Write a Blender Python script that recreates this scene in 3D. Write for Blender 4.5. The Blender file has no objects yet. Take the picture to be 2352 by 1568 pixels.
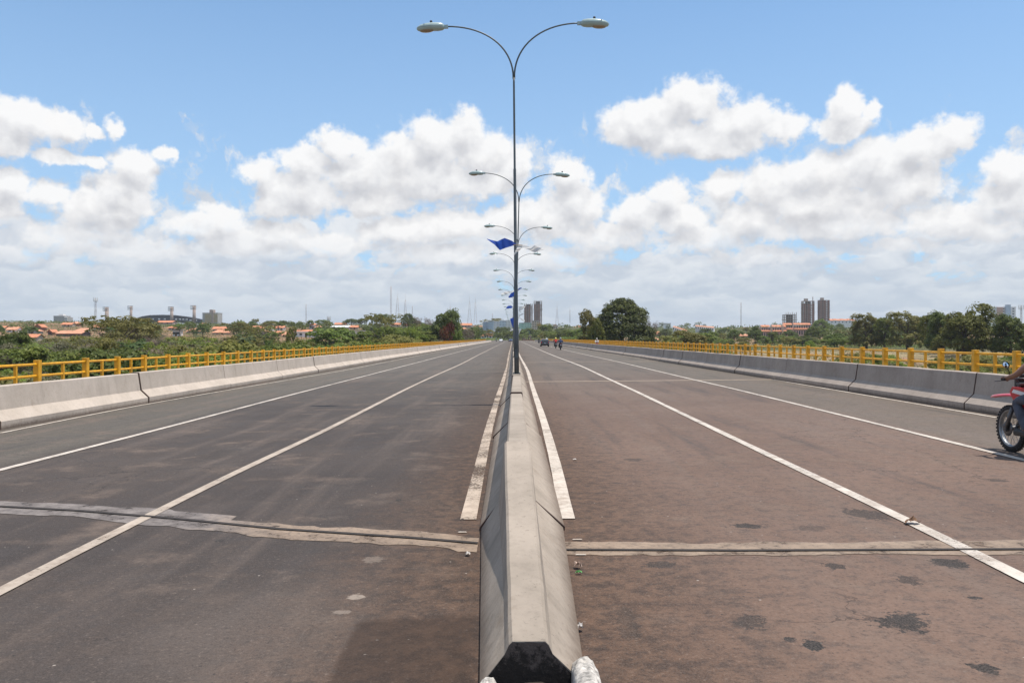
import bpy, bmesh, math, random
import numpy as np
from mathutils import Vector, Matrix, Euler

random.seed(7)
RNG = np.random.default_rng(11)
scene = bpy.context.scene
COL = scene.collection
R = math.radians

# ------------------------------------------------------------------ view geometry
# measurements were read off the photograph at 2352 x 1568; camera 1.75 m above the road
F, VX, VY, H = 1880.0, 1178.0, 776.0, 1.75
K = 0.0087                                  # cross slope of the bridge deck (right side higher)


def G(px, py):
    """point of the road surface seen at a measured spot"""
    dx, dy = px - VX, py - VY
    t = H / (dy + K * dx)
    return dx * t, F * t


def P(px, py, Y):
    return (px - VX) / F * Y, Y, H - (py - VY) / F * Y


def sst(a, b, x):
    if a == b:
        return 0.0 if x < a else 1.0
    t = min(1.0, max(0.0, (x - a) / (b - a)))
    return t * t * (3 - 2 * t)


def lerp(a, b, t):
    return a + (b - a) * t


# ------------------------------------------------------------------ object helpers
def tag(o, label=None, cat=None, group=None, kind=None):
    if label:
        o['label'] = label
    if cat:
        o['category'] = cat
    if group:
        o['group'] = group
    if kind:
        o['kind'] = kind
    return o


def empty(name, loc=(0, 0, 0), rz=0.0, scale=None, **kw):
    o = bpy.data.objects.new(name, None)
    o.empty_display_size = 0.2
    COL.objects.link(o)
    o.location = loc
    o.rotation_euler = (0, 0, rz)
    if scale is not None:
        o.scale = scale
    return tag(o, **kw)


def mesh_obj(name, me, mat=None, parent=None, loc=None, **kw):
    o = bpy.data.objects.new(name, me)
    COL.objects.link(o)
    if mat is not None and not me.materials:
        me.materials.append(mat)
    if parent is not None:
        o.parent = parent
    if loc is not None:
        o.location = loc
    return tag(o, **kw)


def dup_tree(o, parent=None):
    c = o.copy()
    COL.objects.link(c)
    if parent is not None:
        c.parent = parent
    for ch in KIDS.get(o.name, ()) if o.name in KIDS else o.children:
        dup_tree(ch, c)
    return c


KIDS = {}


class MB:
    """collects simple shapes and links them as one mesh object"""

    def __init__(self):
        self.v, self.f, self.m, self.sm = [], [], [], []

    def add(self, verts, faces, mi=0, smooth=False):
        b = len(self.v)
        self.v += [tuple(p) for p in verts]
        for f in faces:
            self.f.append(tuple(b + i for i in f))
            self.m.append(mi)
            self.sm.append(smooth)
        return self

    def box(self, x0, x1, y0, y1, z0, z1, mi=0, M=None):
        vs = [(x0, y0, z0), (x1, y0, z0), (x1, y1, z0), (x0, y1, z0), (x0, y0, z1), (x1, y0, z1), (x1, y1, z1), (x0, y1, z1)]
        if M is not None:
            vs = [M @ Vector(p) for p in vs]
        return self.add(vs, [(0, 3, 2, 1), (4, 5, 6, 7), (0, 1, 5, 4), (1, 2, 6, 5), (2, 3, 7, 6), (3, 0, 4, 7)], mi)

    def bbox(self, x0, x1, y0, y1, z0, z1, b, mi=0, M=None):
        """box with chamfered edges"""
        xs, ys, zs = (x0, x1), (y0, y1), (z0, z1)
        bm = bmesh.new()
        vs = [bm.verts.new((xs[i & 1], ys[(i >> 1) & 1], zs[i >> 2])) for i in range(8)]
        for f in [(0, 2, 3, 1), (4, 5, 7, 6), (0, 1, 5, 4), (1, 3, 7, 5), (3, 2, 6, 7), (2, 0, 4, 6)]:
            bm.faces.new([vs[i] for i in f])
        bmesh.ops.bevel(bm, geom=list(bm.edges), offset=b, segments=2, affect='EDGES', profile=0.5)
        self.bm(bm, mi, False, M)
        bm.free()
        return self

    def bm(self, bm, mi=0, smooth=False, M=None):
        bm.verts.index_update()
        vs = [(M @ v.co) if M is not None else v.co.copy() for v in bm.verts]
        return self.add(vs, [[v.index for v in f.verts] for f in bm.faces], mi, smooth)

    def tube(self, pts, rad, n=8, mi=0, caps=True, smooth=True):
        pts = [Vector(p) for p in pts]
        if not isinstance(rad, (list, tuple)):
            rad = [rad] * len(pts)
        rings = []
        up = None
        for i, p in enumerate(pts):
            d = (pts[min(i + 1, len(pts) - 1)] - pts[max(i - 1, 0)])
            if d.length < 1e-9:
                d = Vector((0, 0, 1))
            d.normalize()
            if up is None:
                a = Vector((1, 0, 0)) if abs(d.x) < 0.8 else Vector((0, 1, 0))
                up = (a - d * a.dot(d)).normalized()
            else:
                up = up - d * up.dot(d)
                if up.length < 1e-6:
                    up = d.orthogonal()
                up.normalize()
            s = d.cross(up)
            rings.append([p + (up * math.cos(2 * math.pi * k / n) + s * math.sin(2 * math.pi * k / n)) * rad[i] for k in range(n)])
        vs = [v for r_ in rings for v in r_]
        fs = []
        for i in range(len(rings) - 1):
            for k in range(n):
                a, b_ = i * n + k, i * n + (k + 1) % n
                fs.append((a, b_, b_ + n, a + n))
        self.add(vs, fs, mi, smooth)
        if caps:
            self.add(rings[0], [tuple(range(n - 1, -1, -1))], mi)
            self.add(rings[-1], [tuple(range(n))], mi)
        return self

    def lathe(self, prof, n=16, mi=0, M=None, smooth=True):
        """prof: (r, z) list, about z"""
        vs = []
        for r_, z in prof:
            for k in range(n):
                a = 2 * math.pi * k / n
                vs.append(Vector((r_ * math.cos(a), r_ * math.sin(a), z)))
        if M is not None:
            vs = [M @ v for v in vs]
        fs = []
        for i in range(len(prof) - 1):
            for k in range(n):
                a, b_ = i * n + k, i * n + (k + 1) % n
                fs.append((a, b_, b_ + n, a + n))
        return self.add(vs, fs, mi, smooth)

    def sphere(self, c, r, n=12, m=8, mi=0, M=None):
        if not isinstance(r, (list, tuple)):
            r = (r, r, r)
        vs, fs = [], []
        for j in range(m + 1):
            t = math.pi * j / m
            for k in range(n):
                a = 2 * math.pi * k / n
                vs.append(Vector((c[0] + r[0] * math.sin(t) * math.cos(a), c[1] + r[1] * math.sin(t) * math.sin(a), c[2] + r[2] * math.cos(t))))
        if M is not None:
            vs = [M @ v for v in vs]
        for j in range(m):
            for k in range(n):
                a, b_ = j * n + k, j * n + (k + 1) % n
                fs.append((a + n, b_ + n, b_, a))
        return self.add(vs, fs, mi, True)

    def prism(self, prof, axis_pts, mi=0, caps=True, smooth=False):
        """prof: closed outline [(a, b)], axis_pts: function per station -> list of 3-D points"""
        n = len(prof)
        vs = [p for st in axis_pts for p in st]
        fs = []
        for i in range(len(axis_pts) - 1):
            for k in range(n):
                a, b_ = i * n + k, i * n + (k + 1) % n
                fs.append((a, b_, b_ + n, a + n))
        if caps:
            fs.append(tuple(range(n - 1, -1, -1)))
            fs.append(tuple((len(axis_pts) - 1) * n + k for k in range(n)))
        return self.add(vs, fs, mi, smooth)

    def mesh(self, name, mats):
        me = bpy.data.meshes.new(name)
        me.from_pydata([tuple(v) for v in self.v], [], self.f)
        if not isinstance(mats, (list, tuple)):
            mats = [mats]
        for m in mats:
            me.materials.append(m)
        me.polygons.foreach_set('material_index', self.m)
        me.polygons.foreach_set('use_smooth', self.sm)
        bm = bmesh.new()
        bm.from_mesh(me)
        bmesh.ops.remove_doubles(bm, verts=bm.verts, dist=1e-5)
        bmesh.ops.recalc_face_normals(bm, faces=bm.faces)
        bm.to_mesh(me)
        bm.free()
        me.update()
        return me

    def build(self, name, mats, parent=None, loc=None, **kw):
        return mesh_obj(name, self.mesh(name, mats), None, parent, loc, **kw)


# ------------------------------------------------------------------ node helpers
class NB:
    def __init__(self, nt):
        self.nt = nt
        self.n = nt.nodes
        self.l = nt.links

    def new(self, t, **kw):
        n = self.n.new(t)
        for k, v in kw.items():
            setattr(n, k, v)
        return n

    def put(self, sock, v):
        if isinstance(v, bpy.types.NodeSocket):
            self.l.new(v, sock)
        elif v is not None:
            if sock.type == 'RGBA' and isinstance(v, (tuple, list)) and len(v) == 3:
                v = (*v, 1)
            sock.default_value = v

    def math(self, op, a, b=None, c=None, clamp=False):
        n = self.new('ShaderNodeMath', operation=op, use_clamp=clamp)
        for i, v in enumerate((a, b, c)):
            if v is not None:
                self.put(n.inputs[i], v)
        return n.outputs[0]

    def vmath(self, op, a, b=None, s=None):
        n = self.new('ShaderNodeVectorMath', operation=op)
        self.put(n.inputs[0], a)
        if b is not None:
            self.put(n.inputs[1], b)
        if s is not None:
            self.put(n.inputs['Scale'], s)
        return n.outputs['Value'] if op in ('LENGTH', 'DOT_PRODUCT', 'DISTANCE') else n.outputs[0]

    def map01(self, x, a, b, lo=0.0, hi=1.0, smooth=True):
        n = self.new('ShaderNodeMapRange', interpolation_type='SMOOTHSTEP' if smooth else 'LINEAR', clamp=True)
        self.put(n.inputs['Value'], x)
        self.put(n.inputs['From Min'], a)
        self.put(n.inputs['From Max'], b)
        self.put(n.inputs['To Min'], lo)
        self.put(n.inputs['To Max'], hi)
        return n.outputs[0]

    def noise(self, vec, scale, detail=3.0, rough=0.55, out='Fac', dist=0.0):
        n = self.new('ShaderNodeTexNoise')
        if vec is not None:
            self.put(n.inputs['Vector'], vec)
        n.inputs['Scale'].default_value = scale
        n.inputs['Detail'].default_value = detail
        n.inputs['Roughness'].default_value = rough
        n.inputs['Distortion'].default_value = dist
        return n.outputs[out]

    def mapping(self, vec, loc=(0, 0, 0), scale=(1, 1, 1), rot=(0, 0, 0)):
        n = self.new('ShaderNodeMapping')
        self.put(n.inputs['Vector'], vec)
        n.inputs['Location'].default_value = loc
        n.inputs['Rotation'].default_value = rot
        n.inputs['Scale'].default_value = scale
        return n.outputs[0]

    def mix(self, f, a, b, mode='MIX'):
        n = self.new('ShaderNodeMix', data_type='RGBA', blend_type=mode)
        self.put(n.inputs[0], f)
        self.put(n.inputs[6], a)
        self.put(n.inputs[7], b)
        return n.outputs[2]

    def ramp(self, f, stops):
        n = self.new('ShaderNodeValToRGB')
        e = n.color_ramp.elements
        while len(e) < len(stops):
            e.new(0.5)
        for el, (p, c) in zip(e, stops):
            el.position = p
            el.color = (*c, 1)
        self.put(n.inputs[0], f)
        return n.outputs[0]

    def xyz(self, v):
        n = self.new('ShaderNodeSeparateXYZ')
        self.put(n.inputs[0], v)
        return n.outputs

    def comb(self, x, y, z=0.0):
        n = self.new('ShaderNodeCombineXYZ')
        for i, v in enumerate((x, y, z)):
            self.put(n.inputs[i], v)
        return n.outputs[0]

    def bump(self, h, strength=0.3, dist=0.02):
        n = self.new('ShaderNodeBump')
        n.inputs['Strength'].default_value = strength
        n.inputs['Distance'].default_value = dist
        self.put(n.inputs['Height'], h)
        return n.outputs[0]


def new_mat(name):
    m = bpy.data.materials.new(name)
    m.use_nodes = True
    b = NB(m.node_tree)
    bs = m.node_tree.nodes['Principled BSDF']
    return m, b, bs


def simple(name, col, rough=0.6, var=0.12, scale=3.0, metal=0.0, spec=0.5, bump=0.0, bscale=40.0, world=True, coat=0.0):
    """one real colour with a little noise in it"""
    m, b, bs = new_mat(name)
    if world:
        pos = b.new('ShaderNodeNewGeometry').outputs['Position']
    else:
        pos = b.new('ShaderNodeTexCoord').outputs['Object']
    n = b.noise(pos, scale, 4.0, 0.6)
    dark = tuple(c * (1 - var) for c in col)
    lite = tuple(min(1, c * (1 + var)) for c in col)
    b.put(bs.inputs['Base Color'], b.mix(b.map01(n, 0.3, 0.7), dark, lite))
    bs.inputs['Roughness'].default_value = rough
    bs.inputs['Metallic'].default_value = metal
    bs.inputs['Specular IOR Level'].default_value = spec
    bs.inputs['Coat Weight'].default_value = coat
    if bump:
        b.put(bs.inputs['Normal'], b.bump(b.noise(pos, bscale, 3), bump, 0.01))
    return m
# ------------------------------------------------------------------ camera, sun, sky
cam_d = bpy.data.cameras.new("camera")
cam = bpy.data.objects.new("camera", cam_d)
COL.objects.link(cam)
cam.location = (0, 0, H)
cam.rotation_euler = (R(90), 0, 0)
cam_d.sensor_width = 36.0
cam_d.lens = 36.0 * F / 2352.0
cam_d.shift_x = -(VX - 1176.0) / 2352.0
cam_d.shift_y = -(784.0 - VY) / 2352.0
cam_d.clip_start = 0.05
cam_d.clip_end = 20000
scene.camera = cam

SUN_EL, SUN_AZ = 74.0, 93.0                 # azimuth clockwise from the road's direction
sd = bpy.data.lights.new("sun", 'SUN')
sd.energy = 5.0
sd.angle = R(0.53)
sd.color = (1.0, 0.93, 0.845)
so = bpy.data.objects.new("sun", sd)
COL.objects.link(so)
sv = Vector((math.sin(R(SUN_AZ)) * math.cos(R(SUN_EL)), math.cos(R(SUN_AZ)) * math.cos(R(SUN_EL)), math.sin(R(SUN_EL))))
so.rotation_euler = sv.to_track_quat('Z', 'Y').to_euler()
so.location = (0, 0, 60)

world = bpy.data.worlds.new("World")
scene.world = world
world.use_nodes = True
W = NB(world.node_tree)
bg = world.node_tree.nodes['Background']
SKY_STRENGTH = 0.095
sky = W.new('ShaderNodeTexSky', sky_type='NISHITA')
sky.sun_disc = False
sky.sun_elevation = R(SUN_EL)
sky.sun_rotation = R(SUN_AZ)
sky.altitude = 100
sky.air_density = 1.0
sky.dust_density = 0.6
sky.ozone_density = 1.6

# cumulus clouds, in degrees of (azimuth, elevation): x, y, half width, half height as measured on the photo
CLOUDS = [
    # upper right bank
    (1585, 235, 88, 66), (1480, 285, 108, 66), (1700, 285, 108, 66), (1560, 320, 150, 50), (1795, 290, 62, 36), (1430, 300, 60, 42), (1650, 330, 130, 40),
    (1940, 245, 52, 54), (1935, 295, 82, 36), (2000, 255, 30, 24),
    # long right bank
    (2185, 308, 62, 46), (2110, 345, 100, 56), (2000, 375, 110, 66), (1880, 400, 120, 66), (1770, 430, 90, 66), (1900, 470, 220, 56), (2080, 420, 120, 60),
    (1720, 500, 90, 48), (1660, 430, 42, 44), (1900, 520, 260, 34),
    (2320, 385, 84, 58), (2330, 450, 110, 62), (2200, 500, 150, 34), (2300, 520, 130, 40),
    # centre bank
    (1068, 300, 46, 60), (1000, 325, 84, 62), (1110, 355, 86, 66), (930, 355, 80, 60), (780, 335, 72, 44), (700, 375, 70, 44), (600, 395, 60, 36),
    (840, 400, 130, 60), (990, 410, 150, 60), (690, 440, 110, 62), (630, 470, 70, 36), (1180, 375, 48, 52), (860, 460, 120, 38), (1130, 420, 90, 34),
    # behind the mast
    (1305, 400, 56, 46), (1320, 455, 66, 60), (1260, 500, 110, 50), (1180, 500, 80, 34), (1050, 510, 110, 36), (930, 530, 120, 34),
    (1535, 450, 52, 50), (1470, 490, 90, 44), (1560, 510, 70, 36), (1400, 540, 110, 40), (1640, 545, 110, 34),
    # left banks
    (50, 280, 108, 56), (150, 290, 46, 40), (20, 330, 60, 40), (262, 295, 26, 28), (218, 305, 30, 20), (140, 363, 72, 24), (215, 375, 36, 18),
    (378, 352, 32, 26), (310, 375, 72, 44), (280, 425, 92, 44), (20, 425, 64, 50), (115, 440, 58, 34), (20, 475, 44, 30), (230, 480, 124, 54), (300, 470, 70, 40),
    (510, 490, 54, 30), (480, 520, 104, 40), (560, 555, 130, 34), (640, 530, 74, 26), (180, 545, 150, 44), (330, 570, 130, 34), (40, 590, 110, 30),
    (760, 560, 110, 30), (1010, 580, 130, 30), (2080, 560, 90, 22), (1750, 590, 120, 26), (1250, 590, 120, 30),
]


def deg(px, py):
    x, z = (px - VX) / F, (VY - py) / F
    return math.degrees(math.atan2(x, 1)), math.degrees(math.atan2(z, math.hypot(x, 1)))


def cloud_group():
    """density field of the cumulus: 1 on the outlines, below 1 inside"""
    g = bpy.data.node_groups.new("cumulus", 'ShaderNodeTree')
    g.interface.new_socket("P", in_out='INPUT', socket_type='NodeSocketVector')
    g.interface.new_socket("field", in_out='OUTPUT', socket_type='NodeSocketFloat')
    g.interface.new_socket("soft", in_out='OUTPUT', socket_type='NodeSocketFloat')
    b = NB(g)
    gi, go = b.new('NodeGroupInput'), b.new('NodeGroupOutput')
    p = gi.outputs[0]
    w1 = b.vmath('SUBTRACT', b.noise(p, 0.42, 3, 0.55, 'Color'), (0.5, 0.5, 0.5))
    w2 = b.vmath('SUBTRACT', b.noise(p, 1.6, 4, 0.6, 'Color'), (0.5, 0.5, 0.5))
    q = b.vmath('ADD', p, b.vmath('SCALE', w1, s=1.5))
    q = b.vmath('ADD', q, b.vmath('SCALE', w2, s=0.7))
    qx, qy, _ = b.xyz(q)
    PX, PY = b.comb(qx, qx, qx), b.comb(qy, qy, qy)
    cs = []
    for (x, y, rx, ry) in CLOUDS:
        ax, ay = deg(x, y)
        cs.append((ax, ay, deg(x + rx, y)[0] - ax, deg(x, y - ry)[1] - ay))
    while len(cs) % 3:
        cs.append(cs[-1])
    best = None

    def madd(a_, m3, c3):
        o_ = b.vmath('MULTIPLY_ADD', a_, m3)
        b.put(o_.node.inputs[2], c3)
        return o_
    for i in range(0, len(cs), 3):          # three clouds at a time, one to a vector component
        t3 = cs[i:i + 3]
        px3 = PX if best is None else madd(best, (1e-9, 1e-9, 1e-9), PX)
        X3 = madd(px3, tuple(1 / t[2] for t in t3), tuple(-t[0] / t[2] for t in t3))
        Y3 = madd(PY, tuple(1 / t[3] for t in t3), tuple(-t[1] / t[3] for t in t3))
        d2 = madd(Y3, Y3, b.vmath('MULTIPLY', X3, X3))
        best = d2 if best is None else b.vmath('MINIMUM', best, d2)
    e0, e1, e2 = (b.math('SQRT', v) for v in b.xyz(best))
    d = b.math('SMOOTH_MIN', b.math('SMOOTH_MIN', e0, e1, 0.25), e2, 0.25)
    n = b.noise(p, 0.75, 8, 0.62)
    m_ = b.noise(p, 0.75, 3.2, 0.5)
    b.put(go.inputs[0], b.math('ADD', d, b.math('MULTIPLY', b.math('SUBTRACT', n, 0.5), 1.25)))
    b.put(go.inputs[1], b.math('ADD', d, b.math('MULTIPLY', b.math('SUBTRACT', m_, 0.5), 1.35)))
    return g


CG = cloud_group()
tc = W.new('ShaderNodeTexCoord').outputs['Generated']
dx_, dy_, dz_ = W.xyz(tc)
az = W.math('MULTIPLY', W.math('ARCTAN2', dx_, dy_), 57.29578)
az = W.math('SUBTRACT', W.math('PINGPONG', W.math('ADD', az, 33.0), 66.0), 33.0)
el = W.math('MULTIPLY', W.math('ARCSINE', dz_), 57.29578)
pv = W.comb(az, el)


def call(v):
    n = W.new('ShaderNodeGroup')
    n.node_tree = CG
    W.put(n.inputs[0], v)
    return n.outputs


f0, s0 = call(pv)
s1 = call(W.vmath('ADD', pv, (0.25, 1.25, 0)))[1]
dens = W.map01(f0, 1.12, 0.66)
lit = W.math('SUBTRACT', s1, s0)
fine = W.noise(pv, 1.1, 6, 0.6)
# tops face the sun; deep and low parts are grey
light = W.math('ADD', W.math('MULTIPLY', lit, 0.80), W.math('MULTIPLY', f0, 0.36))
light = W.math('ADD', light, W.math('MULTIPLY', W.math('SUBTRACT', fine, 0.5), 0.42))
light = W.map01(light, -0.34, 0.62, smooth=False)
S = 1.0 / SKY_STRENGTH
cu_dark, cu_mid, cu_lite = (0.585 * S, 0.59 * S, 0.62 * S), (0.755 * S, 0.755 * S, 0.77 * S), (0.95 * S, 0.945 * S, 0.94 * S)
cum = W.mix(W.map01(light, 0.0, 0.5, smooth=False), cu_dark, cu_mid)
cum = W.mix(W.map01(light, 0.45, 1.0, smooth=False), cum, cu_lite)

# far cloud deck towards the horizon: small heaps, ever flatter with distance
lg = W.math('MULTIPLY', W.math('LOGARITHM', W.math('MAXIMUM', W.math('ADD', el, 1.7), 0.2), 2.718), 2.3)
qv = W.comb(W.math('MULTIPLY', az, 0.21), lg, 0.0)
wq = W.vmath('SCALE', W.vmath('SUBTRACT', W.noise(qv, 1.6, 5, 0.6, 'Color'), (0.5, 0.5, 0.5)), s=0.75)
qv = W.vmath('ADD', qv, wq)


def heaps(scale, off):
    vo = W.new('ShaderNodeTexVoronoi', feature='SMOOTH_F1', voronoi_dimensions='2D')
    W.put(vo.inputs['Vector'], W.vmath('ADD', qv, off))
    vo.inputs['Scale'].default_value = scale
    vo.inputs['Smoothness'].default_value = 0.6
    vo.inputs['Randomness'].default_value = 0.95
    rel = W.math('MULTIPLY', W.math('SUBTRACT', W.xyz(W.vmath('ADD', qv, off))[1], W.xyz(vo.outputs['Position'])[1]), scale)
    return rel, W.xyz(vo.outputs['Color'])[0]


ra, ca = heaps(1.7, (0.0, 0.0, 0.0))
rb, cb = heaps(3.6, (7.3, 2.1, 0.0))
n0 = W.noise(qv, 2.2, 7, 0.6)
dl = W.math('ADD', W.math('MULTIPLY', ra, 0.55), W.math('MULTIPLY', rb, W.map01(el, 1.0, 6.0, 0.06, 0.34)))
dl = W.math('ADD', dl, W.math('MULTIPLY', W.math('SUBTRACT', n0, 0.5), 1.5))
bign = W.noise(qv, 0.55, 3, 0.5)
dl = W.math('ADD', dl, W.math('MULTIPLY', W.math('SUBTRACT', bign, 0.5), 1.5))
dl = W.math('ADD', dl, W.math('MULTIPLY', W.math('SUBTRACT', ca, 0.5), 0.30))
dl = W.map01(dl, -0.55, 0.65)
cover = W.map01(W.math('ADD', W.math('ADD', n0, W.math('MULTIPLY', W.math('SUBTRACT', ca, 0.5), 0.25)), W.math('MULTIPLY', W.math('SUBTRACT', 7.8, el), 0.045)), 0.36, 0.56)
deck_hi = W.mix(dl, (0.555 * S, 0.595 * S, 0.665 * S), (0.83 * S, 0.84 * S, 0.855 * S))
deck_lo = W.mix(dl, (0.49 * S, 0.57 * S, 0.67 * S), (0.60 * S, 0.66 * S, 0.73 * S))
deck = W.mix(W.map01(el, 0.3, 6.0, smooth=False), deck_lo, deck_hi)

blue = W.mix(1.0, sky.outputs[0], (1.20, 1.56, 1.73), 'MULTIPLY')
blue = W.mix(W.map01(el, 32.0, 4.0, 0.08, 0.62), blue, (0.43 * S, 0.615 * S, 0.87 * S))
# whitened sky added out of view overhead, to make shadow fill less blue
blue = W.mix(W.map01(el, 28.0, 60.0, 0.0, 0.75), blue, (0.66 * S, 0.69 * S, 0.74 * S))
c = W.mix(W.math('MULTIPLY', cover, 0.90), blue, deck)
low_fade = W.map01(el, 2.5, 8.0, 0.0, 0.97)
c = W.mix(W.math('MULTIPLY', dens, low_fade), c, cum)
W.put(bg.inputs['Color'], c)
bg.inputs['Strength'].default_value = SKY_STRENGTH
world.cycles.sampling_method = 'MANUAL'
world.cycles.sample_map_resolution = 512

scene.view_settings.view_transform = 'Standard'
scene.view_settings.look = 'None'
scene.view_settings.exposure = 0.06
scene.view_settings.gamma = 1.0
scene.cycles.max_bounces = 5
scene.cycles.diffuse_bounces = 3
scene.cycles.glossy_bounces = 2
scene.cycles.transmission_bounces = 2
scene.cycles.transparent_max_bounces = 8
scene.cycles.volume_bounces = 0
scene.cycles.use_denoising = True
scene.render.use_persistent_data = False

# ------------------------------------------------------------------ materials
def blob_mask(b, pos, nz, cx, cy, rx, ry, soft=0.35, rough=0.9, rot=0.0):
    """an irregular stain on the road, in metres"""
    mp = b.new('ShaderNodeMapping', vector_type='TEXTURE')
    b.put(mp.inputs['Vector'], pos)
    mp.inputs['Location'].default_value = (cx, cy, 0)
    mp.inputs['Rotation'].default_value = (0, 0, rot)
    mp.inputs['Scale'].default_value = (rx, ry, 1e6)
    d = b.math('ADD', b.vmath('LENGTH', mp.outputs[0]), b.math('MULTIPLY', b.math('SUBTRACT', nz, 0.5), rough * 2))
    return b.map01(d, 1.0 + soft * 0.5, 1.0 - soft * 0.5)


def asphalt():
    m, b, bs = new_mat("asphalt")
    pos = b.new('ShaderNodeNewGeometry').outputs['Position']
    x, y, z = b.xyz(pos)
    flat = b.comb(x, y, 0.0)
    big = b.noise(flat, 0.22, 4, 0.6)
    mid = b.noise(flat, 1.1, 5, 0.65)
    streak = b.noise(b.comb(b.math('MULTIPLY', x, 1.6), b.math('MULTIPLY', y, 0.10)), 1.0, 5, 0.6)
    cross = b.noise(b.comb(b.math('MULTIPLY', x, 0.8), b.math('MULTIPLY', y, 1.0)), 1.0, 5, 0.65)
    fine = b.noise(flat, 7.0, 6, 0.75)
    grain = b.noise(flat, 90.0, 3, 0.7)
    # left carriageway: dark greyish; right: covered in reddish dust
    side = b.map01(b.math('ADD', x, b.math('MULTIPLY', b.math('SUBTRACT', mid, 0.5), 0.5)), -0.3, 0.9)
    left = b.mix(b.map01(big, 0.35, 0.65), (0.029, 0.0235, 0.022), (0.053, 0.041, 0.035))
    right = b.mix(b.map01(big, 0.35, 0.65), (0.130, 0.080, 0.058), (0.170, 0.107, 0.078))
    col = b.mix(side, left, right)
    # further along both sides wear to the same greyish tan
    farc = b.mix(b.map01(big, 0.35, 0.65), (0.094, 0.085, 0.072), (0.120, 0.108, 0.090))
    col = b.mix(b.map01(b.math('ADD', y, b.math('MULTIPLY', big, 12.0)), 15.0, 58.0, 0.0, 0.85), col, farc)
    # hard shoulders: greenish-grey dust
    shoulder = b.map01(b.math('ABSOLUTE', x), 6.9, 7.6)
    col = b.mix(b.math('MULTIPLY', shoulder, 0.60), col, (0.118, 0.108, 0.086))
    # dust rubbed out along the wheel tracks
    col = b.mix(b.map01(streak, 0.47, 0.74, 0.0, 0.50), col, (0.155, 0.118, 0.096))
    col = b.mix(b.map01(streak, 0.47, 0.25, 0.0, 0.70), col, (0.040, 0.037, 0.038))
    col = b.mix(b.map01(cross, 0.55, 0.75, 0.0, 0.30), col, (0.13, 0.108, 0.092))
    col = b.mix(b.map01(fine, 0.32, 0.56, 0.55, 0.0), col, (0.036, 0.033, 0.033))
    col = b.mix(b.map01(mid, 0.52, 0.74, 0.0, 0.60), col, (0.170, 0.126, 0.100))
    # lighter dust field in front on the left
    lx, ly = G(640, 1450)
    col = b.mix(b.math('MULTIPLY', blob_mask(b, flat, mid, lx, ly, 0.75, 0.9, 1.3, 1.2), 0.38), col, (0.145, 0.112, 0.092))
    # earth washed up against the median
    dm = b.math('ABSOLUTE', b.math('SUBTRACT', x, 0.10))
    earth = b.math('MULTIPLY', b.map01(b.math('ADD', dm, b.math('MULTIPLY', b.math('SUBTRACT', mid, 0.5), 1.6)), 2.0, 0.35), b.map01(y, 34.0, 7.0, 0.30, 1.0))
    col = b.mix(b.math('MULTIPLY', earth, 0.85), col, b.mix(b.map01(fine, 0.35, 0.65), (0.024, 0.013, 0.008), (0.105, 0.058, 0.034)))
    # old bitumen repairs
    nz = b.math('ADD', b.math('MULTIPLY', b.noise(flat, 3.2, 7, 0.72), 1.0), b.math('MULTIPLY', b.math('SUBTRACT', b.noise(flat, 19.0, 4, 0.7), 0.5), 0.8))
    tar = None
    for (px, py, rx, ry, s) in [(2067, 1427, 60, 20, 1), (2187, 1293, 38, 10, 1), (1914, 1298, 23, 8, .9), (2083, 1331, 26, 9, .8), (1517, 1295, 36, 7, .8),
                                (1718, 1429, 38, 15, .75), (1815, 1468, 16, 6, 1), (1868, 1482, 24, 14, 1.1), (1990, 1181, 52, 12, .8), (1720, 1208, 26, 5, 1),
                                (1860, 1212, 36, 6, .5), (2257, 1535, 28, 14, 1), (2288, 1102, 26, 4, .7), (1457, 1056, 20, 3, .6), (915, 1148, 9, 3, 1),
                                (505, 1241, 9, 3, 1), (520, 1040, 36, 14, .5), (1440, 1430, 26, 46, .5), (2240, 1372, 14, 3, 1), (1680, 790, 30, 3, .4)]:
        cx, cy = G(px, py)
        ex = G(px + rx, py)[0] - cx
        ey = (G(px, py - ry)[1] - G(px, py + ry)[1]) / 2
        msk = b.math('MULTIPLY', blob_mask(b, flat, nz, cx, cy, abs(ex), abs(ey), 0.16, 1.7), s)
        tar = msk if tar is None else b.math('MAXIMUM', tar, msk)
    tar = b.math('MULTIPLY', tar, b.map01(b.noise(flat, 11.0, 5, 0.75), 0.34, 0.46, 0.50, 1.0))
    col = b.mix(b.math('MULTIPLY', tar, 0.95), col, b.mix(b.map01(grain, 0.4, 0.6), (0.009, 0.009, 0.009), (0.032, 0.028, 0.026)))
    # spilled paint
    for (px, py, rx, ry, s) in [(815, 1371, 20, 6, .9), (788, 1405, 22, 4, .5), (855, 1285, 20, 8, .35)]:
        cx, cy = G(px, py)
        ex = G(px + rx, py)[0] - cx
        ey = (G(px, py - ry)[1] - G(px, py + ry)[1]) / 2
        col = b.mix(b.math('MULTIPLY', blob_mask(b, flat, nz, cx, cy, abs(ex), abs(ey), 0.3, 1.3), s), col, (0.27, 0.225, 0.185))
    # specks of grit
    vor = b.new('ShaderNodeTexVoronoi', feature='F1')
    b.put(vor.inputs['Vector'], flat)
    vor.inputs['Scale'].default_value = 9.0
    spd = b.math('MULTIPLY', b.map01(vor.outputs['Distance'], 0.10, 0.06), b.map01(b.xyz(vor.outputs['Color'])[0], 0.48, 0.52))
    col = b.mix(b.math('MULTIPLY', spd, 0.85), col, b.mix(b.map01(b.xyz(vor.outputs['Color'])[1], 0.80, 0.82), (0.02, 0.018, 0.018), (0.34, 0.30, 0.26)))
    col = b.mix(b.map01(grain, 0.35, 0.65, 0.0, 0.20), col, (0.22, 0.185, 0.16))
    agg = b.noise(flat, 30.0, 4, 0.75)
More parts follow.
